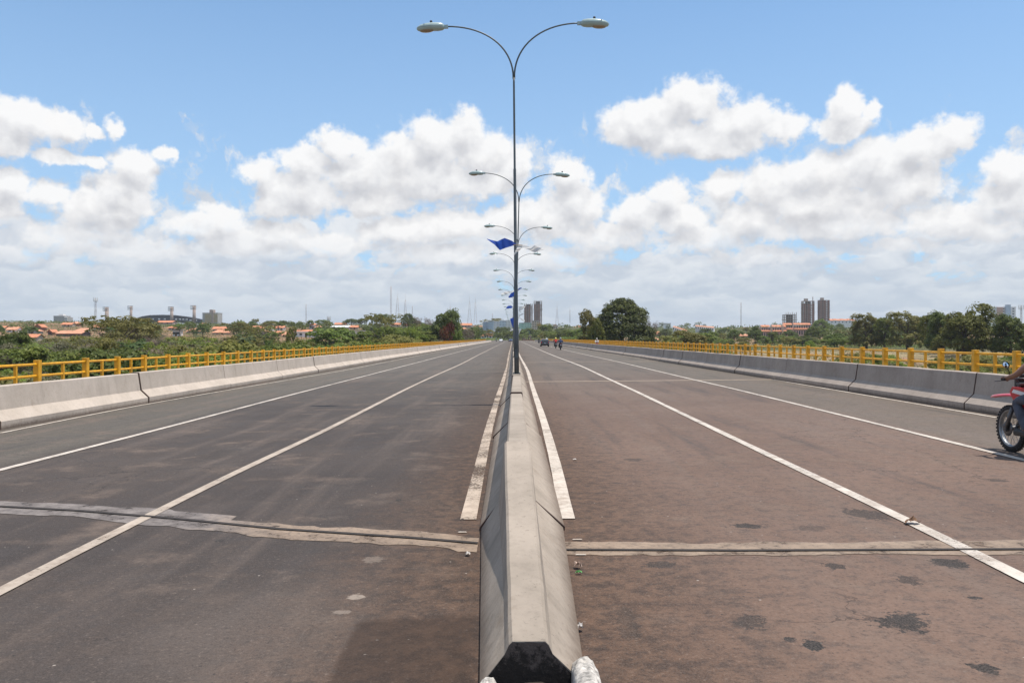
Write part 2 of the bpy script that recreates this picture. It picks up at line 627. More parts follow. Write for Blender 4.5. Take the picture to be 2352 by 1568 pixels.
    col = b.mix(b.map01(agg, 0.30, 0.50, 0.55, 0.0), col, (0.030, 0.026, 0.024))
    col = b.mix(b.map01(agg, 0.56, 0.72, 0.0, 0.45), col, (0.25, 0.20, 0.165))
    # patch of damp earth on the left of the median
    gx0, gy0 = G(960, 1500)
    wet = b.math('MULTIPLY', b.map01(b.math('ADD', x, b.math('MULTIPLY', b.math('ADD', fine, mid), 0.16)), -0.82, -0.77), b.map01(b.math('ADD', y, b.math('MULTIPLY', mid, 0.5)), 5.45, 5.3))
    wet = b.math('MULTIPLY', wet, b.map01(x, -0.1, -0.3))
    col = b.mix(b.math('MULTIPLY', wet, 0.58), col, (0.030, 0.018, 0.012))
    ce = b.new('ShaderNodeTexVoronoi', feature='DISTANCE_TO_EDGE')
    wv = b.vmath('ADD', flat, b.vmath('SCALE', b.vmath('SUBTRACT', b.noise(flat, 1.4, 5, 0.65, 'Color'), (0.5, 0.5, 0.5)), s=1.1))
    b.put(ce.inputs['Vector'], wv)
    ce.inputs['Scale'].default_value = 0.34
    crack = b.math('MULTIPLY', b.map01(ce.outputs['Distance'], 0.0055, 0.0025), b.map01(big, 0.50, 0.56))
    col = b.mix(b.math('MULTIPLY', crack, 0.5), col, (0.022, 0.019, 0.018))
    b.put(bs.inputs['Base Color'], col)
    b.put(bs.inputs['Roughness'], b.map01(mid, 0.3, 0.7, 0.80, 0.95))
    bs.inputs['Specular IOR Level'].default_value = 0.25
    h = b.math('ADD', b.math('MULTIPLY', grain, 0.5), b.math('MULTIPLY', fine, 0.8))
    b.put(bs.inputs['Normal'], b.bump(h, 0.35, 0.012))
    return m


def concrete(name, c0, c1, streaks=True, dirt=0.5, low=0.0):
    m, b, bs = new_mat(name)
    pos = b.new('ShaderNodeNewGeometry').outputs['Position']
    x, y, z = b.xyz(pos)
    n = b.noise(pos, 0.9, 5, 0.65)
    f = b.noise(pos, 14, 5, 0.7)
    col = b.mix(b.map01(n, 0.3, 0.7), c0, c1)
    if streaks:
        s = b.noise(b.comb(b.math('MULTIPLY', x, 5.0), b.math('MULTIPLY', y, 5.0), b.math('MULTIPLY', z, 0.5)), 1.0, 4, 0.65)
        col = b.mix(b.map01(s, 0.50, 0.78, 0.0, dirt), col, tuple(k * 0.62 for k in c0))
        col = b.mix(b.map01(s, 0.45, 0.25, 0.0, 0.35), col, tuple(min(1, k * 1.15) for k in c1))
    col = b.mix(b.map01(f, 0.25, 0.5, 0.34, 0.0), col, tuple(k * 0.66 for k in c0))
    pz = b.noise(pos, 30.0, 4, 0.7)
    st_n = b.noise(pos, 2.6, 6, 0.72)
    col = b.mix(b.math('MULTIPLY', b.map01(pz, 0.60, 0.68), 0.45), col, tuple(k * 0.42 for k in c0))
    col = b.mix(b.map01(st_n, 0.55, 0.72, 0.0, 0.38), col, (c0[0] * 0.62, c0[1] * 0.54, c0[2] * 0.46))
    if low:
        g = b.math('SUBTRACT', z, b.math('MULTIPLY', x, K))
        col = b.mix(b.math('MULTIPLY', b.map01(b.math('ADD', g, b.math('MULTIPLY', b.math('SUBTRACT', f, 0.5), 0.10)), low, 0.0), 0.8), col, (0.10, 0.068, 0.047))
    b.put(bs.inputs['Base Color'], col)
    bs.inputs['Roughness'].default_value = 0.88
    bs.inputs['Specular IOR Level'].default_value = 0.3
    b.put(bs.inputs['Normal'], b.bump(b.math('ADD', f, b.math('MULTIPLY', n, 2.0)), 0.18, 0.02))
    return m


def paint_line(name, col, wear, tan=(0.27, 0.21, 0.165)):
    """road paint, worn through to the surface in places"""
    m, b, bs = new_mat(name)
    pos = b.new('ShaderNodeNewGeometry').outputs['Position']
    n = b.noise(pos, 26.0, 6, 0.8)
    g = b.noise(pos, 0.8, 4, 0.65)
    t = b.math('ADD', b.math('MULTIPLY', n, 0.6), b.math('MULTIPLY', g, 0.4))
    dd = b.noise(pos, 5.0, 6, 0.75)
    pc = b.mix(b.map01(g, 0.35, 0.7), tuple(c * 0.80 for c in col), col)
    b.put(bs.inputs['Base Color'], b.mix(b.map01(dd, 0.40, 0.68, 0.0, 0.75), pc, tan))
    bs.inputs['Roughness'].default_value = 0.75
    b.put(bs.inputs['Alpha'], b.map01(t, wear - 0.05, wear + 0.05))
    return m


M = {}
M['asphalt'] = asphalt()
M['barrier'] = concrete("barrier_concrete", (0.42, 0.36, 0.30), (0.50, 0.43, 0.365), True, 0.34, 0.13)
M['barrier_r'] = concrete("shade_toned_barrier_concrete", (0.315, 0.265, 0.225), (0.40, 0.34, 0.29), True, 0.42, 0.13)  # right barrier's shade put into the colour: darker copy of the left concrete
M['median'] = concrete("median_concrete", (0.265, 0.225, 0.182), (0.36, 0.305, 0.25), True, 0.45, 0.16)
M['deck'] = concrete("deck_concrete", (0.27, 0.25, 0.23), (0.36, 0.33, 0.30))


def joint_mat():
    """band beside the joint: worn mortar, tan with earth near the median and grey further left"""
    m, b, bs = new_mat("joint_mortar")
    pos = b.new('ShaderNodeNewGeometry').outputs['Position']
    x, y, z = b.xyz(pos)
    n = b.noise(pos, 3.0, 6, 0.7)
    f = b.noise(pos, 17.0, 5, 0.75)
    tan_ = b.mix(b.map01(n, .3, .7), (0.17, 0.125, 0.092), (0.30, 0.225, 0.165))
    grey = b.mix(b.map01(n, .3, .7), (0.090, 0.077, 0.071), (0.235, 0.205, 0.188))
    col = b.mix(b.map01(b.math('ADD', x, b.math('MULTIPLY', n, 1.6)), -2.4, -1.2), grey, tan_)
    col = b.mix(b.map01(f, .30, .52, .6, 0.0), col, (0.055, 0.046, 0.042))
    b.put(bs.inputs['Base Color'], col)
    bs.inputs['Roughness'].default_value = 0.92
    w = b.math('ADD', b.math('MULTIPLY', n, 0.65), b.math('MULTIPLY', f, 0.35))
    b.put(bs.inputs['Alpha'], b.map01(w, 0.36, 0.46, 0.12, 1.0))
    b.put(bs.inputs['Normal'], b.bump(f, 0.4, 0.02))
    return m


M['joint'] = joint_mat()
M['joint_grey'] = concrete("old_joint_concrete", (0.16, 0.145, 0.14), (0.27, 0.25, 0.245), False)
M['joint_pale'] = concrete("pale_joint_concrete", (0.28, 0.22, 0.165), (0.36, 0.285, 0.215), False)
M['seal'] = simple("joint_sealant", (0.075, 0.045, 0.034), 0.9)
M['gap'] = simple("joint_rubber", (0.035, 0.028, 0.024), 0.9)
M['soil'] = simple("damp_soil", (0.024, 0.016, 0.012), 0.95, 0.5, 20, bump=0.6, bscale=30)


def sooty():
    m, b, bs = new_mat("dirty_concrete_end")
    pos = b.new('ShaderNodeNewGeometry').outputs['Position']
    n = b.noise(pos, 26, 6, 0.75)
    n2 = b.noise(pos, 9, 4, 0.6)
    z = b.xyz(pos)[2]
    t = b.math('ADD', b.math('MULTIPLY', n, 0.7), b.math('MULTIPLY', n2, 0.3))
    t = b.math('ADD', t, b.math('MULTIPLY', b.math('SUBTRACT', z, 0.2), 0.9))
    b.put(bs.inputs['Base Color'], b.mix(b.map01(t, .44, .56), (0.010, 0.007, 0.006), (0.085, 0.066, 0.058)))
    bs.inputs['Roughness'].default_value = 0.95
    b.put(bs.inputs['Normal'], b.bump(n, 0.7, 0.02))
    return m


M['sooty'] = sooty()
M['line'] = paint_line("white_road_paint", (0.58, 0.52, 0.45), 0.415)
M['line_dusty'] = paint_line("tan_dusty_road_paint", (0.46, 0.385, 0.31), 0.40, (0.23, 0.175, 0.135))
M['line_worn'] = paint_line("dusty_road_paint", (0.48, 0.395, 0.315), 0.46)
M['yellow'] = simple("yellow_paint", (0.64, 0.315, 0.008), 0.5, 0.20, 4.0, bump=0.10, bscale=30)
def rusty_yellow():
    m = M['yellow']
    b = NB(m.node_tree)
    bs = m.node_tree.nodes['Principled BSDF']
    old = bs.inputs['Base Color'].links[0].from_socket
    pos = b.new('ShaderNodeNewGeometry').outputs['Position']
    x, y, z = b.xyz(pos)
    n = b.noise(pos, 9.0, 6, 0.75)
    s = b.noise(b.comb(b.math('MULTIPLY', x, 9.0), b.math('MULTIPLY', y, 9.0), b.math('MULTIPLY', z, 1.2)), 1.0, 4, 0.6)
    col = b.mix(b.map01(s, 0.52, 0.72, 0.0, 0.45), old, (0.36, 0.19, 0.03))
    col = b.mix(b.map01(n, 0.64, 0.70, 0.0, 0.8), col, (0.17, 0.085, 0.04))
    b.put(bs.inputs['Base Color'], col)


rusty_yellow()
M['galv'] = simple("galvanised_steel", (0.20, 0.225, 0.23), 0.5, 0.15, 6, metal=0.35)
M['pole'] = simple("grey_pole_paint", (0.085, 0.10, 0.105), 0.45, 0.12, 4, metal=0.2)
M['lamp'] = simple("lamp_housing_paint", (0.36, 0.46, 0.45), 0.30, 0.05, 4, coat=0.3)
M['lens'] = simple("amber_lamp_glass", (0.33, 0.25, 0.17), 0.15, 0.15, 20)
M['black'] = simple("black_plastic", (0.02, 0.02, 0.022), 0.5)
M['whitewash'] = simple("flaking_whitewash", (0.40, 0.375, 0.34), 0.9, 0.55, 24, bump=0.8, bscale=22)
M['flag_blue'] = simple("blue_flag_cloth", (0.022, 0.075, 0.36), 0.8, 0.15, 8)
M['flag_white'] = simple("white_flag_cloth", (0.78, 0.78, 0.76), 0.85, 0.06, 8)
M['stick'] = simple("bamboo_stick", (0.28, 0.2, 0.11), 0.7)
for k in ('flag_blue', 'flag_white'):
    b_ = M[k].node_tree.nodes['Principled BSDF']
    nb_ = NB(M[k].node_tree)
    tr = nb_.new('ShaderNodeBsdfTranslucent')
    tr.inputs[0].default_value = (0.05, 0.14, 0.6, 1) if k == 'flag_blue' else (0.8, 0.8, 0.78, 1)
    mx = nb_.new('ShaderNodeMixShader')
    mx.inputs[0].default_value = 0.4
    nb_.l.new(b_.outputs[0], mx.inputs[1])
    nb_.l.new(tr.outputs[0], mx.inputs[2])
    nb_.l.new(mx.outputs[0], M[k].node_tree.nodes['Material Output'].inputs[0])

# ------------------------------------------------------------------ terrain
def T(x, y):
    r = math.hypot(x, y)
    a = math.degrees(math.atan2(x, max(y, 1e-3))) if y > 0 else (60 if x > 0 else -60)
    right = sst(2.0, 9.0, a)
    left = sst(-2.0, -7.0, a)
    mid = 1 - right - left
    base = lerp(-4.6, lerp(-4.6, -2.2, sst(120, 300, r)), right)
    r0 = 260 * left + 640 * mid + 430 * right
    r1 = 850 * left + 1150 * mid + 1100 * right
    top = 15.0 * left + 17.0 * mid + 13.5 * right
    z = lerp(base, top, sst(r0, r1, r))
    z += (0.9 * math.sin(x * 0.013 + 1.3) * math.sin(y * 0.011) + 0.5 * math.sin(x * 0.031) * math.cos(y * 0.027 + 0.7)) * sst(150, 600, r)
    z -= 9.0 * sst(1250, 2600, r)
    m = sst(345, 405, y) * sst(75, 28, abs(x + 8)) * (1 - sst(680, 800, y))
    z = lerp(z, -0.12, m)
    return z


def hit(px, py, lo=30.0, hi=1200.0):
    """where the line of sight through a measured spot meets the terrain"""
    y, step = lo, 3.0
    while y < hi:
        X, Y, Z = P(px, py, y)
        if Z <= T(X, Y):
            return X, Y, T(X, Y)
        y += step
    X, Y, Z = P(px, py, hi)
    return X, Y, T(X, Y)
# ------------------------------------------------------------------ bridge deck and road
ROAD_END = 640.0
mb = MB()
ys = [-30, 0, 8, 20, 60, 150, 300, 395]
st = [[(-10.65, y, -0.0 + K * -10.65), (10.95, y, K * 10.95), (10.95, y, -0.25 + K * 10.95), (-10.65, y, -0.25 - K * 10.65)] for y in ys]
mb.prism([0] * 4, st)
tag(mb.build("road", M['asphalt']), kind='structure')
mb = MB()
st = [[(-10.65 - o_, y, K * -10.65 - 0.003), (10.95 - o_ * 1.0 + e_, y, K * 10.95 - 0.003), (10.95 - o_ + e_, y, -0.25), (-10.65 - o_, y, -0.25)]
      for y, o_, e_ in ((395.01, 0, 0), (440, 0.6, 4), (500, 4, 3), (560, 11, 2), (ROAD_END, 24, 1))]
mb.prism([0] * 4, st)
tag(mb.build("approach_road", M['asphalt']), kind='structure')
mb = MB()
mb.box(-13.4, 13.6, -30, 395, -1.5, -0.40)
mb.box(-13.4, -10.66, -30, 395, -0.395, 0.05)
mb.box(10.96, 13.6, -30, 395, -0.395, 0.24)
tag(mb.build("bridge_deck", M['deck']), kind='structure')


def zr(x, h=0.0):
    return K * x + h


# ------------------------------------------------------------------ road markings
def line_pts(px_pts, vmin=38.0, extra=()):
    pts = []
    for (x, y) in px_pts:
        if (y - VY) + K * (x - VX) > vmin:
            pts.append(G(x, y))
    pts.sort(key=lambda p: p[1])
    a, b_ = pts[0], pts[-1]
    n = len(pts)
    mx = sum(p[0] for p in pts) / n
    return pts, mx


def marking(name, px_pts, width, mat, y_from=None, y_to=395.0, label=None):
    pts, mx = line_pts(px_pts)
    if y_from is None:
        y_from = pts[0][1]
        if y_from < 12:
            pts.insert(0, (pts[0][0] + (pts[0][0] - pts[1][0]) / max(.5, pts[1][1] - pts[0][1]) * 2.0, y_from - 2.0))
            pts.insert(0, (pts[0][0], -20.0))
    y = pts[-1][1]
    x_end = mx
    while y < y_to:
        y = min(y_to, y + 6 + y * 0.12)
        t = sst(pts[-1][1], pts[-1][1] + 60, y)
        pts.append((lerp(pts[-1][0], x_end, 0.5), y))
    # resample with a slightly unsteady hand
    out = []
    for (a, b_) in zip(pts, pts[1:]):
        n = max(1, int((b_[1] - a[1]) / max(0.8, 0.05 * a[1])))
        for k in range(n):
            t = k / n
            out.append((lerp(a[0], b_[0], t) + RNG.normal(0, 0.006), lerp(a[1], b_[1], t)))
    out.append(pts[-1])
    for _ in range(14):
        out = [out[0]] + [(0.25 * out[i - 1][0] + 0.5 * out[i][0] + 0.25 * out[i + 1][0], out[i][1]) for i in range(1, len(out) - 1)] + [out[-1]]
    vs, fs = [], []
    for i, (x, y) in enumerate(out):
        w = width * (1 + RNG.normal(0, 0.03)) / 2
        vs += [(x - w, y, zr(x - w, 0.009)), (x + w, y, zr(x + w, 0.009))]
    for i in range(len(out) - 1):
        fs.append((2 * i, 2 * i + 1, 2 * i + 3, 2 * i + 2))
    m = MB()
    m.add(vs, fs)
    return tag(m.build(name, mat), kind='structure')


marking("lane_marking", [(0, 1365), (170, 1278), (322, 1186.6), (498, 1101.6), (689, 1019), (920, 900), (980, 871), (1062, 835), (1125, 806)], 0.125, M['line_dusty'])
marking("lane_marking", [(0, 1079.6), (293, 1005), (689, 901.5), (809, 871), (1062, 808)], 0.125, M['line'])
marking("lane_marking", [(2352, 1326), (2230, 1262), (2105, 1200), (1856, 1089), (1460, 898.5), (1398.5, 871), (1331.7, 838.6)], 0.135, M['line'])
marking("lane_marking", [(2352, 1057), (2182, 1015), (1665, 888), (1588, 871), (1417, 830)], 0.125, M['line'])
marking("edge_marking", [(1075, 1194), (1085.7, 1148), (1104.7, 1060.8), (1123.8, 979.9), (1147.5, 899), (1166.6, 839.5)], 0.15, M['line_worn'], y_from=1)
marking("edge_marking", [(1303.5, 1192), (1296, 1148), (1271, 1044), (1247.5, 960.8), (1226, 899), (1210.6, 846.6)], 0.15, M['line'], y_from=1)
marking("edge_marking", [(0, 995), (300, 934), (635, 877), (810, 848)], 0.09, M['line'])
marking("edge_marking", [(2289, 959.5), (2182, 941), (1900, 893), (1650, 850)], 0.10, M['line'])
# short dashes left over between the median and the edge markings
mb = MB()
for (px, py, w, d) in [(1062, 1223, .085, .035), (1326, 1240, .09, .03), (1334, 1275, .09, .03)]:
    x, y = G(px, py)
    mb.add([(x - w / 2, y - d / 2, zr(x, .009)), (x + w / 2, y - d / 2, zr(x, .009)), (x + w / 2 - .01, y + d / 2, zr(x, .009)), (x - w / 2 + .01, y + d / 2, zr(x, .009))], [(0, 1, 2, 3)])
tag(mb.build("paint_marking", M['line']), kind='structure')


# ------------------------------------------------------------------ expansion joints
def strip(name, centre, halfs, mat, dz, ragged=0.0, kind='structure'):
    """band across the road along a list of points, with ragged edges"""
    pts = []
    for (a, b_) in zip(centre, centre[1:]):
        n = max(2, int(abs(b_[0] - a[0]) / 0.07)) if ragged else 6
        for k in range(n):
            pts.append((lerp(a[0], b_[0], k / n), lerp(a[1], b_[1], k / n)))
    pts.append(centre[-1])
    vs, fs = [], []
    r1 = r2 = 0
    for (x, y) in pts:
        r1 = r1 * 0.85 + RNG.normal(0, ragged)
        r2 = r2 * 0.85 + RNG.normal(0, ragged)
        r1 = max(-0.6 * halfs[0], min(1.2 * halfs[0], r1))
        r2 = max(-0.6 * halfs[1], min(1.2 * halfs[1], r2))
        vs += [(x, y - halfs[0] - r1, zr(x, dz)), (x, y + halfs[1] + r2, zr(x, dz))]
    for i in range(len(pts) - 1):
        fs.append((2 * i, 2 * i + 2, 2 * i + 3, 2 * i + 1))
    m = MB()
    m.add(vs, fs)
    return tag(m.build(name, mat), kind=kind)


lj = [G(*p) for p in ((1098, 1249), (940, 1236), (640, 1216), (400, 1192), (180, 1174), (0, 1164))]
lj.append((lj[-1][0] - 4.6, lj[-1][1] + (lj[-1][1] - lj[-2][1]) * 3.0))
strip("joint_band", lj[:3] + [((lj[2][0] + lj[3][0]) / 2, (lj[2][1] + lj[3][1]) / 2)], (0.24, 0.22), M['joint'], 0.004, 0.022)
strip("joint_band", [((lj[2][0] + lj[3][0]) / 2, (lj[2][1] + lj[3][1]) / 2)] + lj[3:], (0.27, 0.33), M['joint'], 0.004, 0.020)
strip("joint_gap", lj, (0.028, 0.028), M['gap'], 0.0135, 0.0)
rj = [G(1292, 1264), G(1700, 1266), (10.4, G(2352, 1266)[1] - 0.05)]
strip("joint_band", rj, (0.12, 0.30), M['joint'], 0.004, 0.014)
strip("joint_gap", rj, (0.022, 0.022), M['gap'], 0.0135, 0.0)
for yj in (32.6, 58.3, 84.0, 109.7, 135.4):
    strip("joint_band", [(0.52, yj), (10.35, yj + 0.1)], (0.17, 0.17), M['joint_pale'], 0.004, 0.012)
    strip("joint_gap", [(-10.2, yj + 0.4), (-0.3, yj)], (0.03, 0.03), M['joint'], 0.0135, 0.0)

# ------------------------------------------------------------------ concrete barriers
PROF = [(0, 0.0), (0, 0.165), (0.215, 0.37), (0.285, 0.84), (0.30, 0.855), (0.49, 0.855), (0.50, 0.845), (0.52, -0.02), (0.3, -0.02)]


def barrier_mesh(side, length):
    m = MB()
    n = 7
    st = []
    for i in range(n):
        y = -length / 2 + length * i / (n - 1)
        wob = RNG.normal(0, 0.004)
        ring = []
        for (u, z) in PROF:
            x = side * u
            ring.append((x + (wob if z > 0.1 else 0), y, z + K * x + (wob * 0.8 if z > 0.3 else 0)))
        st.append(ring)
    m.prism(PROF, st)
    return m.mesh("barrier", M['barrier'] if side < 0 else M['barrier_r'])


ORD = ["first", "second", "third", "fourth", "fifth", "sixth", "seventh", "eighth", "ninth", "tenth", "eleventh", "twelfth", "thirteenth", "fourteenth", "fifteenth",
       "sixteenth", "seventeenth", "eighteenth", "nineteenth", "twentieth", "21st", "22nd", "23rd", "24th", "25th", "26th", "27th", "28th", "29th", "30th"]


def nth(i):
    if i < len(ORD):
        return ORD[i]
    n = i + 1
    return "%d%s" % (n, {1: 'st', 2: 'nd', 3: 'rd'}.get(n % 10 if n % 100 not in (11, 12, 13) else 0, 'th'))


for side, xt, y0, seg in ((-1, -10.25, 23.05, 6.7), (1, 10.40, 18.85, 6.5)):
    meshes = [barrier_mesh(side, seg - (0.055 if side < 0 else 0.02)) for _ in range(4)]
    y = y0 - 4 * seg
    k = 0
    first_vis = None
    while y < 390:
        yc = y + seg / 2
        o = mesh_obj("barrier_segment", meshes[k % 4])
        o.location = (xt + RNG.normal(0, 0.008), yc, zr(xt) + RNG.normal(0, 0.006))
        o.rotation_euler = (0, 0, RNG.normal(0, 0.0012))
        px = VX + (xt + side * 0.28) / max(yc + seg / 2, 1) * F
        visible = yc + seg / 2 > 3 and 0 < px < 2352
        edge = "left" if side < 0 else "right"
        tone = "pale" if side < 0 else "grey shaded"
        if not visible:
            tag(o, "%s concrete barrier segment beside the camera, outside the %s picture edge" % (tone, edge), "barrier",
                "concrete barrier segments along the %s kerb" % edge)
        else:
            if first_vis is None:
                first_vis = k
            i = k - first_vis
            tag(o, "%s concrete barrier segment, %s along the kerb from the %s edge of the photo" % (tone, nth(i), edge), "barrier",
                "concrete barrier segments along the %s kerb" % edge)
        sm_ = MB()
        sm_.prism(PROF, [[(side * (u - .004), yy_, z + .003 + K * side * u) for (u, z) in PROF] for yy_ in ((-seg / 2 - .012, -seg / 2 + .030) if side < 0 else (-seg / 2 + .002, -seg / 2 + .026))])
        sm_.build("joint_seal", M['seal'], o)
        k += 1
        y += seg


def median_piece(y0, y1, h0, h1, w0, w1, b0, b1, top_c0, top_c1, n=8, base_c=None):
    m = MB()
    st = []
    for i in range(n):
        t = i / (n - 1)
        y = lerp(y0, y1, t)
        h = lerp(h0, h1, t)
        w = lerp(w0, w1, t)
        base = lerp(b0, b1, t)
        ct = lerp(top_c0, top_c1, t)
        zf = min(0.27, h * 0.75)
        bc = ct if base_c is None else lerp(base_c[0], base_c[1], t)
        wf = w + 0.02 + 0.035 * max(0, (h - zf)) / 0.53
        wob = RNG.normal(0, 0.0014)
        ring = []
        for (x, z) in [(-base, -0.02), (-base, 0.03), (-wf, zf), (-w - 0.004 + wob, h - 0.018), (-w + 0.014 + wob, h), (w - 0.014 + wob, h), (w + 0.004 + wob, h - 0.018), (wf, zf), (base, 0.03), (base, -0.02)]:
            xx = (bc if z < 0.04 else ct) + x
            ring.append((xx, y, z + K * xx))
        st.append(ring)
    m.prism([0] * 10, st)
    return m


MED_END = 4.05
mp_ = median_piece(MED_END, 7.42, 0.25, 0.815, 0.095, 0.112, 0.265, 0.37, 0.078, 0.040, 12, (0.10, 0.085))
o = mp_.build("median_barrier", M['median'], label="concrete median barrier end ramping down towards the camera", cat="barrier", group="concrete median barrier pieces")
# dark dirty end face and the soil below it
mb = MB()
fr = [(-0.242, 0.0), (-0.236, 0.03), (-0.119, 0.184), (-0.098, 0.228), (-0.080, 0.246), (-0.04, 0.243), (0.0, 0.247), (0.05, 0.244), (0.080, 0.247), (0.098, 0.230), (0.119, 0.186), (0.275, 0.03), (0.282, 0.0)]
mb.add([(0.078 + x, MED_END - 0.003, z + K * 0.1) for x, z in fr], [tuple(range(12, -1, -1))])
mb.build("end_face", M['sooty'], o)
mb = MB()
rngx = np.linspace(-0.30, 0.52, 14)
rngy = np.linspace(-6.0, MED_END - 0.004, 40)
vs, fs = [], []
for yy in rngy:
    for xx in rngx:
        e = min(1.0, (xx + 0.30) / 0.08, (0.52 - xx) / 0.08)
        vs.append((xx, yy, 0.004 + max(0, e) * (0.025 + RNG.uniform(0, 0.025))))
for i in range(39):
    for j in range(13):
        a = i * 14 + j
        fs.append((a, a + 1, a + 15, a + 14))
mb.add(vs, fs, 0, True)
tag(mb.build("median_soil", M['soil']), kind='structure')
yy, k = 7.45, 0
while yy < 390:
    L = 6.85 if k == 0 else 6.43
    h = (0.785 if k == 0 else 0.80) + RNG.normal(0, 0.006)
    w = 0.098
    b0, b1 = (0.385, 0.41) if k == 0 else (0.41, 0.41)
    o = median_piece(yy, yy + L - 0.02, h, h + RNG.normal(0, 0.005), w, w, b0, b1, 0.045 if k == 0 else lerp(0.062, 0.10, min(1, (k - 1) / 1.5)), 0.062 if k == 0 else 0.10, 8, (0.085, 0.085) if k == 0 else None).build("median_barrier", M['median'])
    zt = 0.80 if k else 0.785
    sm_ = MB()
    cx_ = 0.045 if k == 0 else lerp(0.062, 0.10, min(1, (k - 1) / 1.5))
    bx_ = 0.085 if k == 0 else cx_
    ring_ = [(bx_ - b0 - .003, 0.0), (bx_ - b0 - .003, .033), (cx_ - w - .058, .274), (cx_ - w - .008, zt - .012), (cx_ - w + .01, zt + .008), (cx_ + w - .01, zt + .008), (cx_ + w + .008, zt - .012), (cx_ + w + .058, .274), (bx_ + b0 + .003, .033), (bx_ + b0 + .003, 0.0)]
    sm_.prism([0] * 10, [[(x_, y_, z_ + K * x_) for x_, z_ in ring_] for y_ in (yy - .012, yy + .030 + .004 * min(k, 8))])
    sm_.build("joint_seal", M['seal'], o)
    tag(o, "low concrete median barrier piece, %s beyond the ramped end piece" % nth(k), "barrier", "concrete median barrier pieces")
    yy += L
    k += 1


# whitewashed rounded kerb stones at the end of the median
def kerb(x0, y0, x1, y1, r, h):
    m = MB()
    d = Vector((x1 - x0, y1 - y0, 0))
    L = d.length
    d.normalize()
    s = Vector((-d.y, d.x, 0))
    st = []
    tt = [k_ / 12 * .96 for k_ in range(13)] + [.97, .978, .985, .991, .996, 1.0]
    for i, t in enumerate(tt):
        q = Vector((x0, y0, 0)) + d * L * t
        e = 1.0
        if t > 0.97:
            e = math.sqrt(max(0.25, 1 - ((t - 0.97) / 0.03) ** 2))
        ring = []
        for a in range(13):
            th = math.pi * a / 12
            jit = 1 + RNG.normal(0, 0.02)
            hh = h * (0.55 + 0.45 * e) + RNG.normal(0, 0.004) + 0.006 * math.sin(i * 2.3)
            zz = hh - r * (1 - math.sin(th)) if 0 < a < 12 else -0.02
            ring.append(tuple(q + s * (math.cos(th) * r * e * jit)) [:2] + (zz,))
        st.append(ring)
    m.prism([0] * 13, st, smooth=True)
    return m


kx, ky = G(1333, 1512)
kerb(0.40, 0.6, 0.352, 4.15, 0.066, 0.16).build("kerb_stone", M['whitewash'], label="whitewashed rounded kerb stone right of the median end, paint flaking", cat="kerb stone", group="whitewashed kerb stones")
kerb(-0.26, 0.6, -0.115, 3.99, 0.05, 0.125).build("kerb_stone", M['whitewash'], label="whitewashed kerb stone left of the median end, mostly below the frame", cat="kerb stone", group="whitewashed kerb stones")

# ------------------------------------------------------------------ yellow railings
def railing(side, X, anchors, step, gap, label):
    zb, zt = 0.05 if side < 0 else 0.24, zr(X) + (1.265 if side < 0 else 1.30)
    root = empty("yellow_railing", (X, 0, zb), label=label, cat="railing")
    ht = zt - zb
    ys = []
    y = anchors
    # 13 posts to a bay, a wider step at each joint
    per = 12 * step + gap
    k0 = -2
    for b_ in range(k0, 40):
        for i in range(13):
            yy = anchors + b_ * per + i * step
            if -8 < yy < 388:
                ys.append(yy)
    rz_t, rz_b = ht - 0.105, ht - 0.42
    pm = MB()
    pm.bbox(-0.075, 0.075, -0.075, 0.075, 0, ht, 0.008)
    pmesh = pm.mesh("post", M['yellow'])
    bmh = MB()
    bmh.box(-0.034, 0.034, -0.034, 0.034, 0, rz_t - 0.02)
    bmesh_ = bmh.mesh("baluster", M['yellow'])
    ys_in = [q for q in ys if q > 8][:100]
    rest = [q for q in ys if q not in ys_in]
    for q in ys_in:
        mesh_obj("post", pmesh, None, root, (RNG.normal(0, .006), q, RNG.normal(0, .006))).rotation_euler = (RNG.normal(0, .004), RNG.normal(0, .006), RNG.normal(0, .015))
    m = MB()
    for q in rest:
        m.box(-0.075, 0.075, q - 0.075, q + 0.075, 0, ht)
    o = m.build("post", M['yellow'], root)
    o['kind'] = 'stuff'
    mids = [(a + b_) / 2 for a, b_ in zip(ys, ys[1:])]
    near = [q for q in mids if q > 8][:100]
    for q in near:
        mesh_obj("baluster", bmesh_, None, root, (0, q, 0))
    m = MB()
    for q in mids:
        if q not in near:
            m.box(-0.034, 0.034, q - 0.034, q + 0.034, 0, rz_t)
    o = m.build("baluster", M['yellow'], root)
    o['kind'] = 'stuff'
    for nm, z in (("top_rail", rz_t), ("lower_rail", rz_b)):
        m = MB()
        pts = [(0, ys[0], z)] + [(0, q, z + RNG.normal(0, .003)) for q in ys[1:]]
        m.tube(pts, 0.036, 10)
        m.build(nm, M['yellow'], root)
    return ys


ys_l = railing(-1, -12.75, 1019.4e-6 * F * 12.75, 80.4e-6 * F * 12.75, 104e-6 * F * 12.75, "yellow concrete railing along the left pavement, brightly lit by the sun")
ys_r = railing(1, 13.2, 788.4e-6 * F * 13.2, 76.3e-6 * F * 13.2, 93e-6 * F * 13.2, "yellow railing along the right pavement, behind the shaded barrier")


